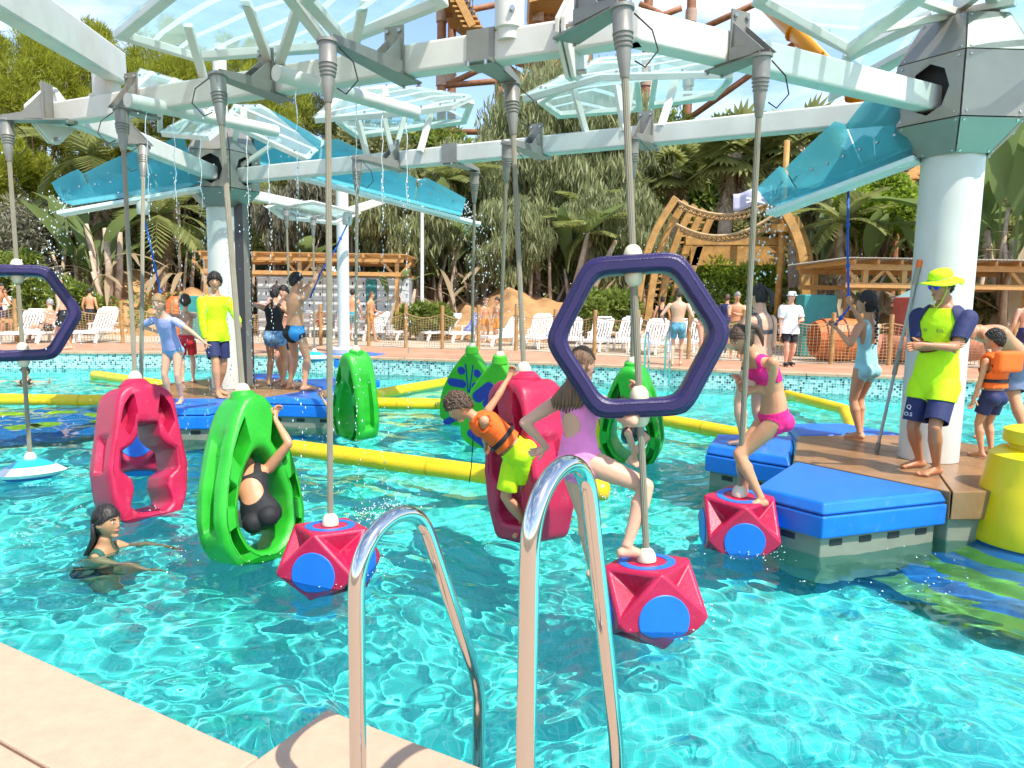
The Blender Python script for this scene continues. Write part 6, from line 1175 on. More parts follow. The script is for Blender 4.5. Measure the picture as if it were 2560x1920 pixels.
        td = V(toes[i]).normalized() if toes and toes[i] is not None else (hf_ + hr_ * (s * .22)).normalized()
        if toes is None or toes[i] is None: td = V((td.x, td.y, 0)).normalized() if abs(td.z) < 0.9 else td
        nu = UP - td * td.z
        nu = nu.normalized() if nu.length > .2 else (kn - an).normalized(); sd = td.cross(nu).normalized(); so = an - nu * (.041 * H)
        parts.append(loft([(so - td * .036 * H + nu * .018 * H, sd, nu, .012 * k, .014 * k), (so - td * .025 * H + nu * .020 * H, sd, nu, .019 * k, .020 * k), (so + td * .02 * H + nu * .024 * H, sd, nu, .020 * k, .025 * k), (so + td * .06 * H + nu * .016 * H, sd, nu, .024 * k, .016 * k), (so + td * .088 * H + nu * .011 * H, sd, nu, .025 * k, .011 * k), (so + td * .102 * H + nu * .009 * H, sd, nu, .018 * k, .007 * k)], 12)); F[s] = (hp_, kn, an, td, sd, nu, so); bones += [('th', s, hp_, kn, .048 * k), ('sh', s, kn, an, .033 * k), ('ft', s, an, so + td * .08 * H, .03 * k)]
    vv = []; ff = []
    for a, b in parts: o = len(vv); vv += [tuple(p) for p in a]; ff += [tuple(i + o for i in q) for q in b]
    me = bpy.data.meshes.new('tmp'); me.from_pydata(vv, [], ff); to = bpy.data.objects.new('tmp', me); COL.objects.link(to); md = to.modifiers.new('r', 'REMESH'); md.mode = 'VOXEL'; md.voxel_size = vox; sm = to.modifiers.new('s', 'SMOOTH'); sm.factor = 0.5; sm.iterations = 4
    dg = bpy.context.evaluated_depsgraph_get(); ev = to.evaluated_get(dg); rm = ev.to_mesh(); nv = len(rm.vertices); P = np.zeros(nv * 3); rm.vertices.foreach_get('co', P); P = P.reshape(-1, 3); quads = [tuple(p.vertices) for p in rm.polygons]; Nn = np.zeros(nv * 3); rm.vertices.foreach_get('normal', Nn); Nn = Nn.reshape(-1, 3); ev.to_mesh_clear(); bpy.data.objects.remove(to); bpy.data.meshes.remove(me)
    body_v = [tuple(p) for p in P]; body_f = list(quads)
    def addmb(m): o = len(body_v); body_v.extend(m.v); body_f.extend(tuple(i + o for i in q) for q in m.f)
    for i, s in enumerate((1, -1)):
        sh, el, wr, hd_, pn, sd, kn = J[s]; g = grip[i]
        for j, (x, L) in enumerate(((-.75, .040), (-.25, .046), (.25, .043), (.75, .034))): addmb(finger(kn - hd_ * .006 * H + sd * (x * .021 * k), hd_ + sd * (x * .12), -pn, L * H, .0062 * k, -g))
        ts = -1 if (sd.dot(cr * s) > 0) else 1; addmb(finger(wr + hd_ * .016 * H + sd * (ts * .018 * k), hd_ * .75 + sd * (ts * .65) + pn * .35, -pn, .038 * H, .0072 * k, -g * .5))
        hp_, kn2, an, td, sd2, nu, so = F[s]
        for j in range(5): x = (-1, -.5, -.05, .38, .78)[j]; r = (.0105, .0080, .0075, .0072, .0065)[j] * k; inner = s * -1; bx = so + td * ((.094 - .014 * max(0, j - 1) * .5) * H) + sd2 * (x * .021 * k * (1 if s > 0 else -1)); addmb(MB().tube([bx + nu * r, bx + td * .012 * H + nu * r, bx + td * .018 * H + nu * r * .8], [r, r, r * .6], 7))
    body = mesh_obj('body', body_v, body_f, SK[skin], t, smooth=True); wet(body)
    # ---- classify vertices for clothing
    best = np.full(nv, 1e9); part = np.zeros(nv, int); tt = np.zeros(nv); names = ['to', 'hd'] ; npa = lambda v: np.array(v)
    a, d = npa(pel), npa(nk - pel); S = ((P - a) @ d) / (d @ d); q = a + d * np.clip(S, -.25, 1.0)[:, None] + npa(bend)[None] * (4 * np.clip(S, 0, 1) * (1 - np.clip(S, 0, 1)))[:, None]; R = P - q; Rm = np.array([list(rr(s)[0]) for s in np.clip(S, 0, 1)]); X = (R * Rm).sum(1); Yf = (R * np.cross(npa(up)[None], Rm)).sum(1)
    dt = np.sqrt((X / (.095 * k)) ** 2 + (Yf / (.062 * k)) ** 2 + (np.maximum(0, np.maximum(S - 1.0, -.22 - S)) * TL / (.05 * k)) ** 2); best = dt; part[:] = 0
    hdist = np.linalg.norm(P - npa(HC), axis=1) / (.075 * H * hs); w = (hdist < best) | (S > 1.10) & (hdist < 1.6); part[w] = 1; best = np.minimum(best, hdist)
    lat = np.zeros(nv)
    for bi, (nm, s, p0, p1, r) in enumerate(bones):
        p0a, d2 = npa(p0), npa(p1 - p0); u = ((P - p0a) @ d2) / (d2 @ d2); uc = np.clip(u, 0, 1); ds = np.linalg.norm(P - (p0a + d2 * uc[:, None]), axis=1) / r; w = ds < best; part[w] = bi + 2; tt[w] = u[w]; best = np.minimum(best, ds)
        if nm == 'th': lat[w] = (s * ((P[w] - p0a) @ npa(hr_))) / (.05 * k)
    pname = np.array(['to', 'hd'] + [b[0] for b in bones])[part]; pside = np.array([0, 0] + [b[1] for b in bones])[part]
    tris = np.array([x for q in quads for x in ([(q[0], q[1], q[2]), (q[0], q[2], q[3])] if len(q) == 4 else [q])], int); xn = X / (.1 * k); yn = Yf / (.062 * k)
    def garment(name, m, fT=None, tth=None, tsh=None, tua=None, tfa=None, off=.006, flare=0.0, lat_k=0.0, relax=0, thick=.006, label=None, shirt=False, hemS=None, topS=1.0):
        f = np.full(nv, -.05)
        w = pname == 'to'
        if fT is not None: f[w] = np.clip(fT(S[w], xn[w], yn[w]) * TL, -.06, .06)
        for nm, tm, L in (('th', tth, th), ('sh', tsh, sl_), ('ua', tua, ua), ('fa', tfa, fa)):
            w = pname == nm
            if tm is not None: f[w] = np.clip((tm - tt[w] - (lat_k * lat[w] if nm == 'th' else 0)) * L, -.06, .06)
            elif nm == 'th' and (tsh is not None): f[w] = .05
            elif nm == 'ua' and (tfa is not None): f[w] = .05
        if hemS is not None: w = (pname == 'to') | (pname == 'th') | (pname == 'sh'); f[w] = np.clip(np.minimum(S[w] - hemS, topS - .05 * (Yf[w] > 0) - S[w]) * TL, -.06, .06)
        # soften the field a little so hems run clean
        e = np.concatenate([tris[:, [0, 1]], tris[:, [1, 2]], tris[:, [2, 0]]]); deg = np.bincount(e.ravel(), minlength=nv).astype(float) + 1e-9
        for _ in range(3): acc = np.bincount(e[:, 0], f[e[:, 1]], nv) + np.bincount(e[:, 1], f[e[:, 0]], nv); f = .5 * f + .5 * acc / deg
        nrm = Nn.copy()
        for _ in range(4):
            for c_ in range(3): acc = np.bincount(e[:, 0], nrm[e[:, 1], c_], nv) + np.bincount(e[:, 1], nrm[e[:, 0], c_], nv); nrm[:, c_] = acc / deg
        nrm /= np.linalg.norm(nrm, axis=1, keepdims=True) + 1e-9; fl = np.zeros(nv)
        if flare:
            if tth and not shirt: w = pname == 'th'; fl[w] = flare * np.clip(tt[w], 0, 1); w = pname == 'to'; fl[w] = flare * .25
            elif shirt: w = pname == 'to'; fl[w] = flare * np.clip(1 - S[w], 0, 1.3); w = pname == 'th'; fl[w] = flare * 1.3; w = (pname == 'ua') | (pname == 'fa'); fl[w] = flare * .4
            else: w = pname == 'to'; fl[w] = flare * np.clip(1 - S[w], 0, 1); w = (pname == 'ua') | (pname == 'fa'); fl[w] = flare * .5
        Pq = P + nrm * (off + fl)[:, None]
        if relax:
            Q = Pq.copy()
            for _ in range(relax):
                for c_ in range(3): acc = np.bincount(e[:, 0], Q[e[:, 1], c_], nv) + np.bincount(e[:, 1], Q[e[:, 0], c_], nv); Q[:, c_] = .4 * Q[:, c_] + .6 * acc / deg
            dn = ((Q - P) * Nn).sum(1); Q += Nn * np.maximum(0, .004 - dn)[:, None]; Pq = Q
        vs_, fs_, _ = clip_mesh(Pq, tris, f)
        if len(fs_) == 0: return None
        o = mesh_obj(name, vs_, fs_, m, t, smooth=True); sd_ = o.modifiers.new('s', 'SOLIDIFY'); sd_.thickness = thick; sd_.offset = -1; wet(o)
        if label: o['label'] = label
        return o
    for g in wear: g(garment)
    # ---- face, hair
    if not noface:
        for s in (-1, 1):
            _e = [MB().ball((0, 0, 0), 1, 10, 7) for _ in range(2)]; _e[0].v = [tuple(hp(s * .40 + p[0] * .15, .862 + p[1] * .07, .05 + p[2] * .055)) for p in _e[0].v]; _e[1].v = [tuple(hp(s * .40 + p[0] * .065, .905 + p[1] * .05, .05 + p[2] * .055)) for p in _e[1].v]; _e[0].build('eye', M_eye, t, smooth=True); _e[1].build('iris', M_iris, t, smooth=True)
            MB().tube([hp(s * .20, 1.0, .24), hp(s * .42, .95, .29), hp(s * .64, .78, .24)], [.0020 * H, .0028 * H, .0016 * H], 6).build('eyebrow', HR[hcol], t)
        MB().tube([hp(-.30, .90, -.52), hp(-.1, 1.04, -.49), hp(.1, 1.04, -.49), hp(.30, .90, -.52)], [.002 * H, .0042 * H, .0042 * H, .002 * H], 7).build('mouth', M_lip, t, smooth=True)
    if hair != 'bald':
        m = MB().ball((0, 0, 0), 1, 36, 26); D = np.array(m.v); x, y, z = D.T; lo = np.maximum(0, -z); rg = np.random.default_rng(int(abs(pel.x * 1000)) % 9999); jit = .045 * np.sin(x * 17 + 3 * y) * np.sin(z * 13 + y * 9) + .03 * np.sin(y * 31 + x * 23)
        k_ = {'short': 1.10, 'curly': 1.24, 'wet': 1.055, 'long': 1.09, 'tail': 1.06, 'braid': 1.07, 'bun': 1.07}.get(hair, 1.09) + jit * (1.6 if hair == 'curly' else .8); xx = x * (1 - .20 * lo ** 1.4); yy = y * (1 - .10 * lo) ; hv = np.array([list(hp(a * q_, b * q_, c_ * q_)) for a, b, c_, q_ in zip(xx, yy, z, k_)])
        fld = z - (-.22 + .66 * y + .10 * np.abs(x)); fld = np.where((y < 0) & (z > -.75), np.maximum(fld, (.12 - y) * .8 - .10 if hair in ('long', 'tail', 'braid') else fld), fld)
        tr_ = np.array([q_ if len(q_) == 3 else None for q_ in m.f if len(q_) == 3] + [z_ for q_ in m.f if len(q_) == 4 for z_ in ((q_[0], q_[1], q_[2]), (q_[0], q_[2], q_[3]))], int); vs_, fs_, _ = clip_mesh(hv, tr_, fld); ho = mesh_obj('hair', vs_, fs_, HR[hcol], t, smooth=True); q_ = ho.modifiers.new('s', 'SOLIDIFY'); q_.thickness = .012 * H; q_.offset = -1
        if vox < .0165:
            L_ = MB(); nst = 260 if vox < .0125 else 110; cnt = 0
            while cnt < nst:
                d_ = rg.normal(size=3); d_ /= np.linalg.norm(d_); x_, y_, z_ = d_
                if z_ - (-.20 + .66 * y_ + .10 * abs(x_)) < .06 and not (hair in ('long', 'braid', 'tail') and y_ < -.2 and z_ > -.6): continue
                cnt += 1; q0 = {'short': 1.08, 'curly': 1.20}.get(hair, 1.045); fl = np.array([.5 * x_, -.55 + .3 * (hair == 'short'), -.35]) + rg.normal(size=3) * (.55 if hair in ('short', 'curly') else .14); fl -= d_ * fl.dot(d_); ln = (.26 if hair in ('short', 'curly') else .5); P_ = []
                for s_ in (0, .5, 1): w_ = d_ + fl * (ln * s_); w_ /= np.linalg.norm(w_); lo_ = max(0, -w_[2]); rad = q0 + (.12 if hair == 'curly' else .07 if hair == 'short' else .012) * math.sin(s_ * 2.2) ; P_.append(hp(w_[0] * rad * (1 - .20 * lo_ ** 1.4), w_[1] * rad * (1 - .10 * lo_), w_[2] * rad))
                fk = 1.5 if hair in ('short', 'curly') else 1.0; L_.tube(P_, [.0040 * H * fk, .0046 * H * fk, .0012 * H], 4, cap=False)
            so_ = L_.build('strands', HR[hcol], ho, smooth=True); so_['kind'] = 'stuff'
        bk = hp(0, -1.02, -.25)
        if hair in ('long',):
            for i in range(9):
                a = (i - 4) / 4; p0 = hp(a * .85, -.85 + .35 * a * a, .0); p1 = hp(a * .75, -1.02 + .4 * a * a, -1.0); p2 = sp(.88) + cr * (a * .075 * k - .015 * k) - cf * (.060 * k); p3 = sp(.68 + .08 * abs(a)) + cr * (a * .06 * k - .02 * k) - cf * (.066 * k); MB().tube([p0, p1, p2, p3], [.012 * H, .013 * H, .011 * H, .003 * H], 8).build('hair_lock', HR[hcol], ho, smooth=True)
        elif hair == 'tail':
            p1 = hp(0, -1.25, .45); MB().tube([hp(0, -.9, .5), p1, hp(0, -1.75, .0), hp(.05, -1.7, -.9), hp(.1, -1.45, -1.5)], [.010 * H, .016 * H, .017 * H, .012 * H, .003 * H], 10).build('ponytail', HR[hcol], ho, smooth=True)
        elif hair == 'bun': MB().ball(hp(0, -.9, .75), .024 * H, 10, 8).build('bun', HR[hcol], ho, smooth=True)
        elif hair == 'braid':
            p2 = sp(.5) - cf * (.075 * k)
            for i in range(13):
                f = i / 12; c = hp(0, -1.05, -.45) * (1 - f) + p2 * f + cr * (.006 * H * (1 if i % 2 else -1)); MB().ball(c, (.013 * H * (1.05 - .45 * f),) * 3, 8, 6).build('braid_strand', HR[hcol], ho, smooth=True)
    return dict(t=t, hp=hp, HC=HC, hup=hup, hl=hl, hr=hr2, hw=hw, hd=hd, hh=hh, J=J, F=F, sp=sp, cr=cr, cf=cf, H=H, k=k)
# ---- clothes
def cloth(n, c, **kw): return mat('cloth_' + n, c, kw.pop('rough', 0.75), var=kw.pop('var', 0.08), scale=kw.pop('scale', 12), bump=0.25, bscale=22, **kw)
def shorts(m, top=.14, leg=.72, off=.010, flare=.022, name='shorts', label=None): return lambda g: g(name, m, lambda s, x, y: top - s, tth=leg, off=off, flare=flare, relax=5, label=label)
def briefs(m, top=.10, leg=.16, name='briefs', cut=.10): return lambda g: g(name, m, lambda s, x, y: top - s, tth=leg, off=.005, lat_k=cut)
def suit(m, top=.76, hole=None, leg=.12, name='swimsuit', straps=True, low=.0):
    def fT(s, x, y):
        f = (top - low * (y < 0)) - s
        if straps: f = np.maximum(f, np.minimum(.16 - np.abs(np.abs(x) - .50), 1.03 - s))
        if hole: hx, hs_, rx, rs = hole; e = np.sqrt(((x - hx) / rx) ** 2 + ((s - hs_) / rs) ** 2) - 1; f = np.where(y < 0, np.minimum(f, e * min(rs, .2)), f)
        return f
    return lambda g: g(name, m, fT, tth=leg, off=.005, lat_k=.12)
def bra(m, lo=.60, hi=.80, name='bikini_top', straps=True):
    def fT(s, x, y):
        f = np.minimum(s - lo, hi - s)
        return np.maximum(f, np.minimum(np.minimum(.10 - np.abs(np.abs(x) - .55), 1.03 - s), s - lo)) if straps else f
    return lambda g: g(name, m, fT, off=.005)
def tee(m, lo=.02, sl=.55, fa=None, off=.012, flare=.016, name='shirt', relax=4, top=1.02, hem=None): return lambda g: g(name, m, lambda s, x, y: np.minimum(s - (lo if hem is None else -9), top - .05 * (y > 0) - s), hemS=hem, topS=top, tua=sl if fa is None else None, tfa=fa, off=off, flare=flare, relax=relax + (4 if hem else 0), shirt=True, lat_k=0)
def tank(m, lo=.05, hi=.80, name='top'): return lambda g: g(name, m, lambda s, x, y: np.minimum(s - lo, np.maximum(hi - s, np.minimum(.17 - np.abs(np.abs(x) - .55), 1.03 - s))), off=.006)
def vest(m, lo=.12, name='life_jacket', off=.030): return lambda g: g(name, m, lambda s, x, y: np.minimum(s - lo, np.maximum(.84 - s, np.minimum(np.minimum(np.abs(x) - .22, .98 - np.abs(x)), 1.06 - s))), off=off, relax=3, thick=.026)
def band(name, m, lo, hi, off, side=-1): return lambda g: g(name, m, lambda s, x, y: np.minimum(np.minimum(s - lo, hi - s), x - side), off=off, relax=3, thick=.008)
def stand(label, u, v, Y, H, face, base_z=None, hipz=None, spread=.055, step=0.0, lean=(0, 0), hands=None, **kw):
    """someone on their feet: pixel of the feet at distance Y; hands in H units (right, forward, up) from the ground point"""
    b = A(u, v, Y); z0 = ZD if base_z is None else base_z; b = V((b.x, b.y, z0)); f = V((face[0], face[1], 0)).normalized(); r = V((f.y, -f.x, 0)); child = kw.get('child', False)
    L = lambda x, y, z: b + r * (x * H) + f * (y * H) + UP * (z * H)
    hz = hipz or (.505 if child else .520); pel = L(lean[0] * .2, lean[1] * .2 - 0.01, hz); nk = L(lean[0], lean[1], hz + (.300 if child else .305))
    ft = kw.pop('feet', None) or (L(spread, step, .042), L(-spread, -step, .042)); hd = None
    if hands: hd = [L(*h) if h is not None and not isinstance(h, Vector) else h for h in hands]
    d_ = dict(elbows=kw.pop('elbows', None))
    if d_['elbows']: d_['elbows'] = [r * e[0] + f * e[1] + UP * e[2] if e is not None else None for e in d_['elbows']]
    lk = kw.pop('look', None)
    if lk is not None: lk = r * lk[0] + f * lk[1] + UP * lk[2]
    return person(label, pel, nk, H, f, feet=ft, hands=hd, look=lk, base=tuple(b), **d_, **kw)
C_neon = cloth('neon_yellow', (0.52, 0.86, 0.0), var=.04); C_navy = cloth('navy', (0.018, 0.024, 0.095)); C_black = cloth('black', (0.012, 0.012, 0.014)); C_pink = cloth('hot_pink', (0.80, 0.012, 0.20), scale=40); C_lilac = cloth('lilac', (0.88, 0.24, 0.54)); C_lav = cloth('lavender', (0.36, 0.38, 0.66)); C_orange = cloth('orange', (0.92, 0.13, 0.008), var=.06); C_lime = cloth('lime', (0.55, 0.82, 0.004)); C_sky = cloth('sky', (0.32, 0.62, 0.64)); C_grey = cloth('grey', (0.07, 0.065, 0.07)); C_white = cloth('white', (0.78, 0.78, 0.78)); C_denim = cloth('denim', (0.11, 0.145, 0.24)); C_teal = cloth('teal', (0.02, 0.30, 0.36)); C_blueprint = cloth('blue_print', (0.03, 0.12, 0.32), col2=(0.30, 0.50, 0.70), scale=22); C_tealprint = cloth('teal_print', (0.01, 0.13, 0.24), col2=(0.20, 0.45, 0.55), scale=30); C_red = cloth('red', (0.55, 0.02, 0.03)); C_ored = cloth('orange_shorts', (0.80, 0.25, 0.03)); C_yelp = cloth('yellow_print', (0.42, 0.33, 0.06), col2=(0.10, 0.12, 0.06), scale=25); C_wine = cloth('wine', (0.25, 0.05, 0.06), col2=(0.55, 0.25, 0.22), scale=30); C_dkgreen = cloth('dark_green', (0.03, 0.07, 0.08), col2=(0.12, 0.18, 0.18), scale=25)
def strap_ring(R, s0, wid, off, m, name, sgn=None):
    """a belt round the chest"""
    sp, cr, cf, k = R['sp'], R['cr'], R['cf'], R['k']; pts = []
    for i in range(40): a = 2 * math.pi * i / 40; pts.append(sp(s0) + cr * math.cos(a) * (.092 * k + off) + cf * math.sin(a) * (.064 * k + off))
    up = (sp(1) - sp(0)).normalized(); vs = [p - up * wid / 2 for p in pts] + [p + up * wid / 2 for p in pts]; o = mesh_obj(name, vs, [(i, (i + 1) % 40, 40 + (i + 1) % 40, 40 + i) for i in range(40)], m, R['t'], smooth=True); q = o.modifiers.new('s', 'SOLIDIFY'); q.thickness = .008; q.offset = 1; return o
LOGO = []
def text_on(par, s, loc, right, up, size, m, name='lettering'):
    c = bpy.data.curves.new(name, 'FONT'); c.body = s; c.size = size; c.extrude = .0006; c.align_x = 'CENTER'; o = bpy.data.objects.new(name, c); COL.objects.link(o); me = bpy.data.meshes.new_from_object(o.evaluated_get(bpy.context.evaluated_depsgraph_get())); bpy.data.objects.remove(o); bpy.data.curves.remove(c); me.materials.clear(); me.materials.append(m); o = bpy.data.objects.new(name, me); COL.objects.link(o); r, u = V(right).normalized(), V(up).normalized(); u = (u - r * u.dot(r)).normalized(); n_ = r.cross(u); M_ = Matrix(((r.x, u.x, n_.x, loc.x), (r.y, u.y, n_.y, loc.y), (r.z, u.z, n_.z, loc.z), (0, 0, 0, 1))); o.parent = par; o.matrix_parent_inverse = Matrix.Translation(-org(par)); o.matrix_basis = M_; return o
# --- 1 lifeguard by the right pillar
YL = 6.05; f1 = V((-.86, -.5, 0)).normalized(); R = person('lifeguard in neon yellow and navy shirt, hat and sunglasses, arms crossed by the right pillar', A(2338, 950, YL), A(2360, 768, YL), 1.68, (-.80, -.6, 0), 'brown', look=(-.92, -.28, -.30), hup=(-.25, -.1, 1),
    hands=(A(2362, 868, 5.86), A(2308, 862, 5.84)), elbows=((-.35, .15, -1), (.25, -.35, -1)), palm=(((.35, -.25, .15), (0, -1, .2)), ((-.5, .1, -.1), (.2, .9, 0))), feet=[V((q_.x, q_.y, ZD + .042 * 1.68)) for q_ in (A(2300, 1136, 6.26), A(2342, 1158, 5.98))], knees=((-.8, -.6, 0), (-.7, -.7, 0)), toes=((-1, -.12, -.02), (-.93, -.36, 0)), grip=(.3, .5),
    wear=[tee(C_neon, hem=-.26, sl=.70, off=.013, flare=.020), (lambda g: g('sleeves', C_navy, lambda s, x, y: np.minimum(np.abs(x) - .95 + .55 * np.clip((s - .70) / .32, 0, 1), np.minimum(s - .66, 1.0 - s)), tua=.76, off=.027, flare=.006, relax=8, shirt=True, thick=.010)), shorts(C_navy, top=.0, leg=.86, off=.012, flare=.035)], hair='short', hcol='black', vox=.010, base=(A(2338, 1160, YL).x, YL, ZD)); P1 = R
hp = R['hp']; m = MB(); N = 36; vs = []      # bucket hat with a wavy brim
for rr_, z, in ((1.12, .42), (1.16, .62), (1.10, .95), (.90, 1.18), (.5, 1.27), (.05, 1.29)): vs += [hp(rr_ * math.cos(2 * math.pi * i / N) * 1.02, rr_ * math.sin(2 * math.pi * i / N) * .98 - .04, z) for i in range(N)]
m.raw(vs, [(j * N + i, j * N + (i + 1) % N, (j + 1) * N + (i + 1) % N, (j + 1) * N + i) for j in range(5) for i in range(N)] + [tuple(5 * N + i for i in range(N))]); hat = m.build('hat', C_neon, R['t'], smooth=True)
vs = []
for j, rr_ in enumerate((1.10, 1.5, 1.95)): vs += [hp(rr_ * math.cos(2 * math.pi * i / N) * 1.05, rr_ * math.sin(2 * math.pi * i / N) - .04, .50 - (.10 * j + .12 * j * math.cos(4 * math.pi * i / N + .4) * .8 + (.28 * j if math.sin(2 * math.pi * i / N) < -.2 else 0) * .6)) for i in range(N)]
o = MB().raw(vs, [(j * N + i, j * N + (i + 1) % N, (j + 1) * N + (i + 1) % N, (j + 1) * N + i) for j in range(2) for i in range(N)]).build('hat_brim', C_neon, hat, smooth=True); q = o.modifiers.new('s', 'SOLIDIFY'); q.thickness = .006
MB().lathe([(1.0, 0), (1.0, .02)], (0, 0, 0), 4) ; vs = [hp(1.17 * math.cos(2 * math.pi * i / N) * 1.02, 1.17 * math.sin(2 * math.pi * i / N) * .98 - .04, z) for z in (.50, .64) for i in range(N)]; MB().raw(vs, [(i, (i + 1) % N, N + (i + 1) % N, N + i) for i in range(N)]).build('hat_band', cloth('hat_band', (0.38, 0.55, 0.12)), hat, smooth=True)
M_lens = mat('mirror_lens', (0.03, 0.08, 0.75), 0.08, metal=0.7)
for s in (-1, 1): m = MB().ball((0, 0, 0), 1, 14, 8); m.v = [tuple(hp(s * .43 + p[0] * .34, .98 + p[1] * .08 - .12 * abs(p[0]) * (1 if p[0] * s > 0 else 0), .08 + p[2] * .20)) for p in m.v]; m.build('lens', M_lens, R['t'], smooth=True); MB().tube([hp(s * .78, .88, .14), hp(s * 1.06, .35, .13), hp(s * 1.08, -.12, .05)], .0035, 6).build('temple_arm', M_dark, R['t'])
for s in (-1, 1): MB().tube([hp(s * 1.02, .15, .35), hp(s * .98, .25, -.3), hp(s * .5, .6, -1.15), hp(0, .95, -1.6)], .0035, 6).build('chin_cord', C_neon, hat)
MT = mat('print_dark', (0.03, 0.06, 0.10), 0.7); cf, cr_, sp = P1['cf'], P1['cr'], P1['sp']; text_on(P1['t'], 'S.O.', sp(.66) + cf * .128 - cr_ * .045, -cr_, UP, .035, MT); text_on(P1['t'], 'D', sp(.66) + cf * .120 + cr_ * .075, -cr_, UP, .035, MT)
MWt = mat('print_white', (0.75, 0.75, 0.78), 0.7); hp_, kn = P1['F'][1][0], P1['F'][1][1]; q = hp_ + (kn - hp_) * .72; text_on(P1['t'], 'O.S', q + f1 * .115 + V((-.02, -.03, 0)), -P1['cr'], UP, .045, MWt); text_on(P1['t'], 'Q', q + f1 * .112 + V((-.02, -.03, .06)), -P1['cr'], UP, .05, MWt)
# --- 2 girl in the pink bikini crouching on the float
Y2 = 5.34; person('girl in a hot pink two-piece standing bent on the red polyhedron float, holding its rod', A(1932, 1042, Y2), A(1884, 892, Y2), 1.54, (-.92, -.35, -.15), 'olive', hfwd=(-1, -.15, 0), look=(-.80, -.25, -.62), hup=(-.55, -.1, .85), hands=(A(1862, 985, Y2 + .02), A(1850, 968, Y2 + .05)), elbows=((.1, -.7, -1), (-.2, .6, -1)), palm=(((-.3, .2, .6), (-.6, .5, 0)), ((-.2, .1, .7), (.3, -.6, 0))), feet=(A(1904, 1248, Y2 - .10), A(1862, 1240, Y2 + .10)), knees=((-1, 0, .1), (-1, 0, .1)), toes=((-.96, -.28, -.03), (-1, .1, -.03)), grip=(.9, .9), fem=True, bw=.93, bend=(.05, 0, .03), wear=[bra(C_pink, .54, .84), briefs(C_pink, .10, .12)], hair='tail', hcol='brown', vox=.009, base=(A(1890, 1250, Y2).x, Y2, .43))
# --- 3 girl in the lilac pink one-piece
Y3 = 4.36; person('girl in a lilac pink swimsuit stepping onto the red polyhedron float under the purple ring', A(1447, 1142, Y3), A(1448, 982, Y3 + .05), 1.60, (.62, .78, 0), 'fair', hfwd=(.80, .6, 0), look=(.80, .55, -.1), hands=(A(1604, 972, Y3 - .10), A(1368, 1118, Y3 + .12)), elbows=((.1, -.7, -.6), (-.7, -.3, -.3)), palm=(((-.1, .8, .1), (.3, -.5, .3)), ((-.5, .3, -.3), (.2, .5, -.7))), feet=(A(1566, 1368, 4.12), A(1484, 1440, Y3 + .1)), knees=((.9, .1, .5), (.6, .8, 0)), toes=((.97, .2, -.03), (.3, .6, -.7)), grip=(.6, .25), fem=True, bw=.95, wear=[suit(C_lilac, .80, hole=(-.05, .50, .52, .20), leg=.13)], hair='long', hcol='lbrown', vox=.009, base=(A(1500, 1400, Y3).x, Y3, .2))
# --- 4 boy in the orange life jacket
Y4 = 5.15; R = person('boy in an orange life jacket and lime shorts leaning out of the middle red ring', A(1290, 1130, Y4), A(1194, 1050, Y4), 1.38, (-.55, -.30, -.8), 'tan', hfwd=(-.9, -.4, 0), look=(-.72, -.12, -.72), hup=(-.70, -.1, .70), hands=(A(1298, 905, Y4 + .30), A(1215, 1120, Y4 + .25)), elbows=((.6, -.3, .3), (0, .5, -1)), palm=(((.3, .2, .8), (.2, .9, .2)), None), feet=(A(1322, 1318, Y4 + .12), A(1340, 1330, Y4 + .35)), knees=((-1, -.3, 0), (-.9, -.2, 0)), grip=(1.0, .4), child=True, bend=(-.02, 0, .04), wear=[shorts(C_lime, top=.16, leg=.82, off=.012, flare=.03), vest(C_orange, .22), band('strap', C_black, .34, .43, .041), band('grey_panel', mat('vest_grey', (0.10, 0.11, 0.14), .8), .43, .74, .038, .70)], hair='short', hcol='brown', vox=.009, base=(A(1300, 1330, Y4).x, Y4, .05))
MB().tube([R['sp'](.8) + R['cf'] * .12, R['sp'](.8) + R['cf'] * .14 + V((0, 0, -.22)), R['sp'](.8) + R['cf'] * .13 + V((-.02, 0, -.34))], .004, 6).build('toggle_cord', C_black, R['t'])
# --- 5 girl in black sitting in the green ring
Y5 = 5.02; person('girl in a black swimsuit seen from behind, sitting curled in the green teardrop ring', A(655, 1285, Y5 - .02), A(622, 1168, Y5 + .16), 1.50, (-.25, .9, -.35), 'tan', hfwd=(-.1, 1, 0), look=(-.5, .6, -.75), hup=(-.5, .7, .5), hands=(A(688, 1048, Y5 + .22), A(560, 1190, Y5 + .45)), elbows=((1, -.5, -.3), (-.4, -.2, -1)), palm=(((-.1, .5, .6), (-.6, .2, 0)), None), feet=(A(640, 1340, Y5 + .55), A(500, 1300, Y5 + .62)), knees=((.9, .1, .9), (-.4, .6, .6)), grip=(.7, .5), fem=True, bw=.95, bend=(0, -.05, 0), wear=[suit(C_black, .72, hole=(0, .40, .60, .26), leg=.10)], hair='tail', hcol='brown', vox=.0095, base=(A(652, 1330, Y5).x, Y5, .05))
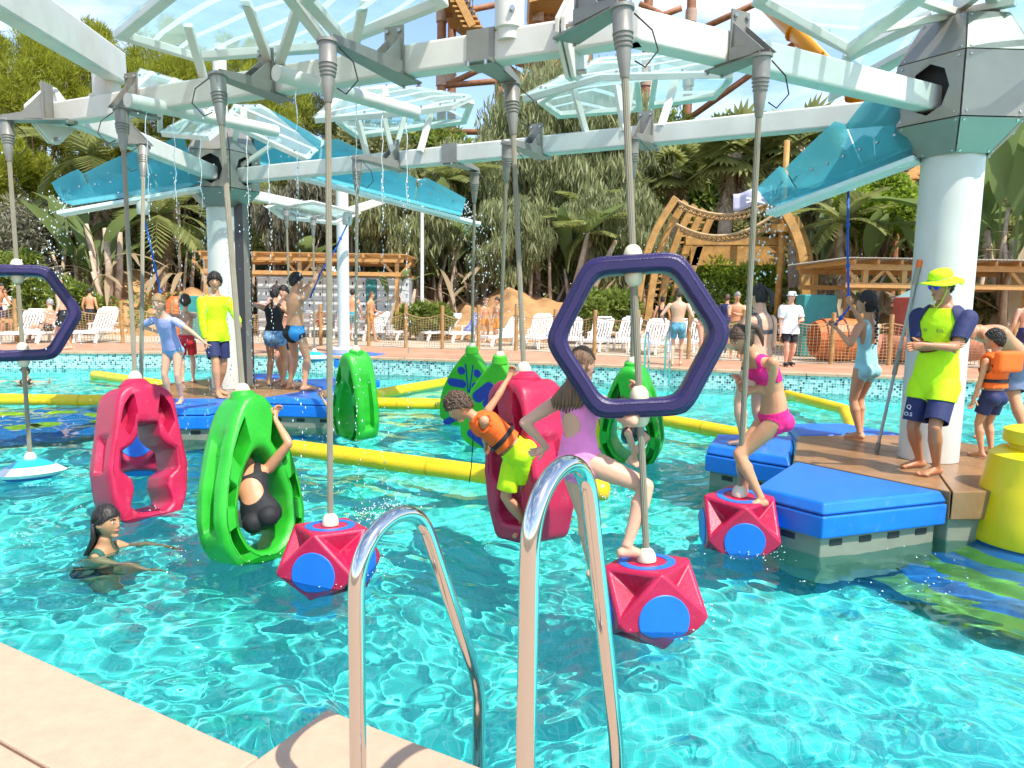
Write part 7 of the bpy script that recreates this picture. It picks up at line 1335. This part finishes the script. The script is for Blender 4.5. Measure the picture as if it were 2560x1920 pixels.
# --- 6 swimmer
Y6 = 5.0; pc = A(262, 1372, Y6); person('girl with long dark wet hair swimming at lower left', V((pc.x - .10, Y6 + .08, -.46)), V((pc.x, Y6, .03)), 1.50, (.95, -.15, .2), 'olive', look=(.97, -.2, .12), hup=(0, 0, 1), hands=(V((pc.x + .42, Y6 - .20, -.17)), V((pc.x + .36, Y6 + .22, -.15))), elbows=((.1, -.8, -.5), (0, .8, -.5)), feet=(V((pc.x - .30, Y6 + .25, -.90)), V((pc.x - .25, Y6 + .4, -.90))), toes=((-.3, 0, -1), (-.3, 0, -1)), grip=(.1, .1), child=True, fem=True, wear=[bra(cloth('green_bikini', (0.02, 0.12, 0.08)), .66, .78), briefs(C_black)], hair='long', hcol='black', vox=.0095, base=(pc.x, Y6, 0))
# --- left platform
R = stand('girl in a lavender swim top leaning forward on the blue pad of the left platform', 440, 1010, 9.45, 1.46, (-.05, -1), hipz=.50, lean=(0, .17), hands=(V(A(388, 828, 9.30)), V(A(520, 862, 9.20))), elbows=((1, -.3, -.4), (-1, -.3, .1)), look=(-.1, .9, -.12), child=True, fem=True, skin='fair', wear=[tee(C_lav, lo=.04, sl=.62, off=.008, flare=.008), briefs(cloth('lav_bottom', (0.22, 0.40, 0.68)), .10, .14)], hair='tail', hcol='blond', vox=.011)
R = stand('lifeguard in a neon yellow long sleeve shirt and navy shorts walking on the left platform', 545, 978, 10.2, 1.74, (.80, -.60), step=.09, hands=((.13, .06, .46), (-.08, .20, .60)), elbows=((.5, -1, 0), (-.7, -.8, -.2)), look=(.5, .9, 0), skin='olive', wear=[tee(C_neon, hem=-.20, fa=.92, off=.014, flare=.018), shorts(C_navy, leg=.80, off=.012, flare=.03)], hair='curly', hcol='black', vox=.012)
text_on(R['t'], 'S.O', R['sp'](.72) + R['cf'] * .135 - R['cr'] * .07, -R['cr'], UP, .04, MT)
stand('boy seen from behind holding a blue rope, behind the girl in lavender', 470, 950, 11.75, 1.44, (-.35, .93), hands=(V(ROPE_L), V(ROPE_L) + V((-.02, -.05, -.16))), elbows=((.6, -.3, -.6), (-.6, -.3, -.4)), child=True, skin='fair', grip=(1, 1), palm=None, wear=[shorts(C_red, leg=.72)], hair='short', hcol='brown', vox=.013)
stand('woman in a black top and blue printed shorts seen from behind on the left platform', 690, 955, 11.5, 1.60, (.1, 1), spread=.075, hands=((.14, .12, .62), (-.15, .20, .80)), elbows=((1, -.4, -.5), (-1, -.2, .2)), fem=True, skin='tan', bw=1.05, wear=[tank(C_black, .1, .86), shorts(C_blueprint, .12, .36, off=.008, flare=.008)], hair='braid', hcol='black', vox=.013)
stand('man facing the camera close to the woman in the black top', 716, 945, 12.1, 1.62, (-.25, -1), hands=((.1, .16, .66), (-.1, .16, .70)), skin='pink', wear=[shorts(C_navy)], hair='short', hcol='black', vox=.014)
stand('tanned man in black and blue trunks pulling a blue rope', 742, 962, 11.0, 1.80, (.62, .78), spread=.105, hands=(V(ROPE_M) + V((.02, 0, .12)), V(ROPE_M) + V((0, .05, -.05))), elbows=((.6, .2, -.8), (-.5, .2, -1)), look=(.2, 1, .05), skin='tan', grip=(1, 1), wear=[shorts(C_black, .12, .24, off=.006, flare=.003, name='trunks'), (lambda g: g('blue_panel', cloth('panel_blue', (0.03, 0.25, 0.55)), lambda s, x, y: np.minimum(.11 - s, x - .30 + .8 * s), tth=.10, off=.011))], hair='short', hcol='black', vox=.0125)
p = A(800, 985, 10.0); person('blond child in the water holding the edge of the left platform', V((p.x + .22, 10.2, -.10)), V((p.x + .10, 10.15, .30)), 1.15, (-.9, .25, 0), 'fair', look=(-.85, -.2, -.2), hands=(V((p.x - .05, 10.35, .45)), V((p.x + .04, 9.95, .45))), elbows=((.3, .5, -.6), (.6, -.6, -.4)), feet=(V((p.x + .35, 10.2, -.6)), V((p.x + .3, 10.3, -.6))), child=True, wear=[shorts(C_navy)], hair='short', hcol='blond', vox=.012, base=(p.x + .2, 10.2, 0))
# --- right platform
R = stand('girl in a light blue swimsuit with a long braid holding a blue rope', 2150, 1085, 7.62, 1.58, (-.45, .9), spread=.03, step=.02, hands=(V(ROPE_R) + V((.02, -.02, .02)), V(A(2092, 822, 7.55))), elbows=((.4, -.4, -1), (-.7, -.3, -.8)), look=(-.2, 1, .05), fem=True, child=True, skin='tan', grip=(1, .9), wear=[suit(C_sky, .70, low=.22, leg=.14)], hair='braid', hcol='black', vox=.011)
stand('woman in a dark grey bikini with wet black hair behind the girl in pink', 1882, 1105, 7.15, 1.62, (-.55, .84), spread=.09, hands=((.10, .16, .62), (-.10, .16, .62)), fem=True, bw=1.12, skin='fair', wear=[bra(C_grey, .60, .68), shorts(C_grey, .14, .16, off=.006, flare=.003, name='bikini_bottom')], hair='tail', hcol='black', vox=.012)
R = stand('small boy in an orange life jacket at the right edge', 2466, 1135, 6.75, 1.22, (-.30, .95), spread=.05, hands=((.15, .05, .42), (-.17, .02, .42)), look=(-.3, .9, -.35), child=True, skin='olive', wear=[shorts(C_navy, .10, .62), vest(C_orange, .16, off=.040), band('strap', C_black, .30, .40, .052)], hair='short', hcol='black', vox=.011)
m = MB(); q = R['sp'](.86) - R['cf'] * .13; m.box(tuple(q), (.30, .09, .20), math.atan2(R['cr'].y, R['cr'].x)); m.build('collar', C_orange, R['t'], bevel=.035, seg=3)
p = A(2545, 880, 7.5); person('man in blue grey shorts bending down behind the boy at the right edge', V((p.x, 7.55, 1.32)), A(2455, 832, 7.45), 1.80, (-.75, -.2, -.75), 'tan', hfwd=(-.9, -.3, 0), look=(-.5, -.2, -.8), hup=(-.85, 0, .2), hands=(A(2478, 900, 7.2), A(2440, 980, 7.5)), elbows=((.2, -.4, 1), (-.2, .5, -.6)), feet=(V((p.x + .06, 7.3, ZD + .08)), A(2440, 1098, 7.75)), knees=((-1, 0, 0), (-1, -.2, 0)), bend=(0, 0, .08), wear=[shorts(C_denim, .12, .80, off=.016, flare=.04)], hair='short', hcol='black', vox=.013, base=(p.x, 7.5, ZD))
p = A(1578, 1100, 8.05); person('boy in dark trunks crouching inside the right green teardrop ring', V((p.x, 8.05, .38)), A(1568, 1035, 8.1), 1.35, (.4, -.9, 0), 'fair', hands=(A(1612, 1045, 7.85), A(1548, 1040, 7.9)), elbows=((-.8, -.3, -.6), (.8, -.3, -.6)), feet=(A(1590, 1150, 7.75), A(1572, 1150, 7.75)), knees=((-.3, -.8, .8), (.8, -.6, .8)), child=True, wear=[shorts(C_dkgreen, leg=.6)], hair='short', hcol='brown', vox=.013, base=(p.x, 8.05, .2))
p = A(1508, 975, 8.6); R = person('child in a yellow life jacket in the water behind the girl in lilac pink', V((p.x, 8.6, .05)), V((p.x, 8.6, .40)), 1.2, (-.3, -.9, 0), 'fair', feet=(V((p.x + .1, 8.6, -.5)), V((p.x - .1, 8.6, -.5))), child=True, wear=[vest(cloth('vest_yellow', (0.85, 0.65, 0.01)), .1)], hair='short', hcol='lbrown', vox=.014, base=(p.x, 8.6, 0))
# --- far side
R = stand('man in a white shirt, white bucket hat and dark shorts standing by the net fence', 1968, 912, 16.9, 1.74, (.15, -1), step=.05, hands=((.14, .02, .46), (-.05, .16, .62)), elbows=(None, (-.8, -.6, -.3)), skin='pink', bw=1.08, wear=[tee(C_white, hem=-.26, sl=.75, off=.022, flare=.03), shorts(C_black, leg=.78, flare=.03), (lambda g: g('socks', C_black, tsh=None) if False else None)], hair='short', hcol='grey', vox=.016)
hp = R['hp']; vs = []
for rr_, z in ((1.55, .35), (1.12, .52), (1.10, .95), (.80, 1.15), (.05, 1.17)): vs += [hp(rr_ * math.cos(2 * math.pi * i / 24), rr_ * math.sin(2 * math.pi * i / 24), z) for i in range(24)]
o = MB().raw(vs, [(j * 24 + i, j * 24 + (i + 1) % 24, (j + 1) * 24 + (i + 1) % 24, (j + 1) * 24 + i) for j in range(4) for i in range(24)]).build('hat', C_white, R['t'], smooth=True); q = o.modifiers.new('s', 'SOLIDIFY'); q.thickness = .01
for s in (1, -1): a, td = R['F'][s][6], R['F'][s][3]; m = MB(); m.ball(a + td * .06 + V((0, 0, .045)), (.06, .06, .055), 10, 7); m.v = [tuple(V(p) + td * ((V(p) - (a + td * .06)).dot(td)) * 1.3) for p in m.v]; m.build('shoe', C_black, R['t'], smooth=True)
stand('bare-chested grey-haired man in yellow trunks with crossed arms behind the net', 1836, 885, 19.2, 1.76, (-.1, -1), hands=((-.02, .14, .66), (.03, .13, .68)), elbows=((1, 0, -.6), (-1, 0, -.6)), skin='tan', wear=[shorts(C_yelp, leg=.7)], hair='short', hcol='grey', vox=.016)
stand('woman in a patterned wine swimsuit with hands on hips behind the net', 1756, 885, 19.6, 1.66, (.25, -1), hands=((.14, .0, .56), (-.14, .0, .56)), elbows=((1, -.4, 0), (-1, -.4, 0)), fem=True, bw=1.12, skin='pink', wear=[suit(C_wine, .80)], hair='short', hcol='brown', vox=.016)
stand('person in a navy shirt behind the man with crossed arms', 1812, 868, 22.5, 1.75, (.6, .8), skin='tan', wear=[tee(C_navy), shorts(C_black)], hair='short', hcol='brown', vox=.018)
stand('man in teal printed trunks seen from behind inside the purple ring at right', 1690, 922, 16.6, 1.78, (.2, 1), step=.06, hands=((.16, .02, .52), (-.18, .10, .60)), skin='fair', wear=[shorts(C_tealprint, leg=.62)], hair='short', hcol='brown', vox=.016)
stand('woman in a black swimsuit with a bun walking beyond the loungers', 1652, 862, 23.2, 1.66, (.3, 1), fem=True, skin='tan', wear=[suit(C_black, .72)], hair='bun', hcol='black', vox=.018)
stand('boy in orange shorts with dark hair at the middle loungers', 1243, 845, 24.2, 1.55, (-.6, -.7), skin='tan', child=True, wear=[shorts(C_ored)], hair='short', hcol='black', vox=.018)
stand('child in orange bottoms with light hair at the middle loungers', 1212, 845, 24.6, 1.52, (.5, -.7), skin='tan', child=True, wear=[shorts(C_ored, leg=.4)], hair='bun', hcol='lbrown', vox=.018)
stand('boy with a white headband walking right of the far white pole', 928, 845, 24.2, 1.68, (1, -.2), step=.12, hands=((.14, .10, .55), (-.12, .14, .58)), skin='tan', wear=[shorts(C_ored, leg=.6)], hair='short', hcol='brown', vox=.018)
stand('man in turquoise trunks seen from behind right beside the far white pole', 882, 842, 24.4, 1.75, (.1, 1), skin='tan', wear=[shorts(C_teal, leg=.7)], hair='short', hcol='black', vox=.018)
stand('bald sunburnt man in dark shorts walking left behind the left purple ring', 158, 866, 18.6, 1.82, (-.9, -.3), step=.10, skin='pink', wear=[shorts(C_black, leg=.75)], hair='bald', vox=.016)
stand('boy in dark shorts seen from behind by the left shrubs', 229, 838, 25.3, 1.66, (.1, 1), skin='tan', wear=[shorts(C_black, leg=.7)], hair='short', hcol='black', vox=.018)
stand('woman in a white top standing at the left edge behind the loungers', 20, 838, 25.5, 1.62, (.6, -.8), fem=True, skin='tan', wear=[tee(C_white, sl=.4), shorts(C_grey)], hair='bun', hcol='black', vox=.018)
stand('tanned man leaning at the left edge beside the woman in white', -4, 838, 24.5, 1.78, (1, -.2), lean=(0, .1), hands=((.1, .25, .60), (-.1, .25, .60)), skin='tan', wear=[shorts(C_navy)], hair='short', hcol='black', vox=.018)
stand('sunburnt man with red face in front of the lockers', 695, 880, 18.4, 1.76, (.2, 1), look=(-.9, .2, 0), skin='pink', wear=[shorts(C_teal)], hair='short', hcol='brown', vox=.016)
stand('sunburnt man seen from behind at the right edge beyond the pool', 2556, 925, 16.6, 1.78, (.1, 1), skin='pink', wear=[shorts(C_navy)], hair='short', hcol='brown', vox=.016)
p = G(66, 955, 0); person('swimmer with dark hair in the water at the far left', V((p.x, p.y, -.45)), V((p.x, p.y, .05)), 1.6, (.1, -1, 0), 'tan', hands=(V((p.x - .55, p.y - .1, 0.02)), V((p.x + .55, p.y - .1, 0.02))), feet=(V((p.x + .1, p.y + .3, -.95)), V((p.x - .1, p.y + .3, -.95))), fem=True, wear=[suit(C_black, .8)], hair='short', hcol='black', vox=.016, base=(p.x, p.y, 0))
# sitting and lying on loungers
def on_lounger(i, label, lying, **kw):
    o = LOUNGE[i]; Rz = Matrix.Rotation(o.rotation_euler.z, 3, 'Z'); L = lambda x, y, z: o.location + Rz @ V((x, y, z)); f = Rz @ V((0, -1, 0))
    if lying: pel, nk, ft = L(0, .05, .46), L(0, .42, .90), (L(-.12, -.85, .42), L(.12, -.85, .42)); kn = ((0, 0, 1), (0, 0, 1)); fw = Rz @ V((0, -.8, .6))
    else: pel, nk, ft = L(.05, -.25, .47), L(.05, -.12, .98), (L(-.45, -.42, .10), L(-.45, -.15, .10)); kn = ((0, -.3, 1), (0, -.3, 1)); fw = Rz @ V((-1, -.2, 0)); f = fw
    return person(label, pel, nk, 1.72, fw, hfwd=f, feet=ft, knees=kn, base=tuple(o.location), vox=.017, **kw)
on_lounger(18, 'sunbather lying on the lounger near the far white pole', True, skin='pink', wear=[shorts(C_red, leg=.3)], hair='short', hcol='lbrown')
on_lounger(1, 'person sitting on the lounger behind the left purple ring', False, skin='pink', wear=[shorts(C_black, leg=.5)], hair='short', hcol='grey')
# ================================================================ FALLING WATER
dr = np.random.default_rng(9); oc = np.array([(1, 0, 0), (-1, 0, 0), (0, 1, 0), (0, -1, 0), (0, 0, 1), (0, 0, -1)], float); of = np.array([(0, 2, 4), (2, 1, 4), (1, 3, 4), (3, 0, 4), (2, 0, 5), (1, 2, 5), (3, 1, 5), (0, 3, 5)])
M_drop = mat('water_drops', (0.86, 0.93, 0.95), 0.12, spec=0.8, trans=0.35)
def drops(name, label, pts, r, stretch=1.6):
    pts = np.asarray(pts, float); n = len(pts); rr_ = r * dr.uniform(.4, 1.3, n); v = pts[:, None] + oc[None] * (rr_[:, None, None] * np.array([1, 1, stretch])); f = (np.arange(n)[:, None, None] * 6 + of[None]).reshape(-1, 3)
    return tag(mesh_obj(name, v.reshape(-1, 3), f, M_drop), label, 'water drops', kind='stuff')
pts = []; STR = []
for (a, b), ks in ((PIPE1, 5), (PIPE2, 6)):
    for i in range(ks):
        p = np.array(a + (b - a) * ((i + .6) / ks)); z = p[2] - .07; STR.append((tuple(p), z)); z -= .55
        while z > 0.05: pts.append((p[0] + dr.normal(0, .006 + .02 * (3.5 - z) * .3), p[1] + dr.normal(0, .006 + .02 * (3.5 - z) * .3), z)); z -= dr.uniform(.012, .03) * (1 + (3.5 - z) * .45)
sm = MB()
for p, z in STR:
    q = [(p[0] + .008 * math.sin(k * 1.9 + p[0] * 9), p[1] + .008 * math.cos(k * 2.3), z - .085 * k) for k in range(11)]; sm.tube(q, [.0042, .0034, .0045, .003, .004, .0028, .0038, .0024, .0032, .002, .0012], 6)
tag(sm.build('water_thread', M_drop, smooth=True), 'thin continuous water threads just under the sprinkler pipes', 'water drops', kind='stuff')
drops('water_stream', 'thin beaded streams of water falling from the sprinkler pipes', pts, .0058, 3.0)
pts = [(dr.normal(-2.9, 1.0), dr.normal(8.2, 1.6), dr.uniform(.1, 3.6)) for _ in range(380)] + [(dr.normal(2.0, .5), dr.normal(9.5, 1.5), dr.uniform(.2, 2.6)) for _ in range(220)] + [(dr.normal(-.8, .8), dr.normal(11.5, 1.5), dr.uniform(.4, 3.4)) for _ in range(260)]
drops('water_droplets', 'scattered droplets in the air round the chutes and rods', pts, .0056, 1.6)
pts = []
for (u0, v0, y0, u1, v1, y1) in ((168, 505, 10.3, 120, 545, 10.2), (1155, 525, 11.9, 1215, 560, 12.0), (1938, 500, 7.7, 1915, 530, 7.7)):
    a = A(u0, v0, y0); d = A(u1, v1, y1) - a; d.z = 0
    for k in range(260): s = dr.random(); x = a + d * (s * 1.3) + V((0, 0, .10 - 1.9 * s * s - 1.1 * s * dr.random() * s)) + V((dr.normal(0, .06 + .16 * s), dr.normal(0, .06 + .16 * s), dr.normal(0, .05))); pts.append(tuple(x))
drops('water_spray', 'spray thrown from the ends of the blue chutes', pts, .011, 1.5)
pts = []
for (u, v, n, s) in ((930, 1300, 130, .12), (1000, 1280, 120, .10), (690, 1270, 110, .16), (1400, 1170, 60, .1), (310, 1010, 70, .3), (2000, 1005, 90, .4), (1180, 1000, 60, .3), (1530, 1250, 60, .1)):
    p = G(u, v, 0.02)
    for k in range(n): h = abs(dr.normal(0, .06)); pts.append((p.x + dr.normal(0, s), p.y + dr.normal(0, s), .015 + h))
drops('splash_drops', 'small splashes on the pool surface', pts, .0085, 1.0)
pts = []
for (x_, y_, r_) in ((-1.13, 4.75, .27), (0.92, 4.12, .27), (1.72, 5.36, .27), (-2.05, 5.1, .34), (-3.4, 6.1, .34), (0.1, 5.5, .36), (-2.2, 9.4, .34), (1.72, 8.1, .36), (-4.7, 7.0, .3), (2.5, 5.0, .5), (-3.75, 5.0, .22)):
    for k in range(70): a_ = dr.random() * 6.28; q_ = r_ * dr.uniform(.85, 1.5); pts.append((x_ + q_ * math.cos(a_), y_ + q_ * math.sin(a_), .012 + abs(dr.normal(0, .008))))
drops('foam_beads', 'fine bubbles and foam beads round the floats at the waterline', pts, .0075, .6)
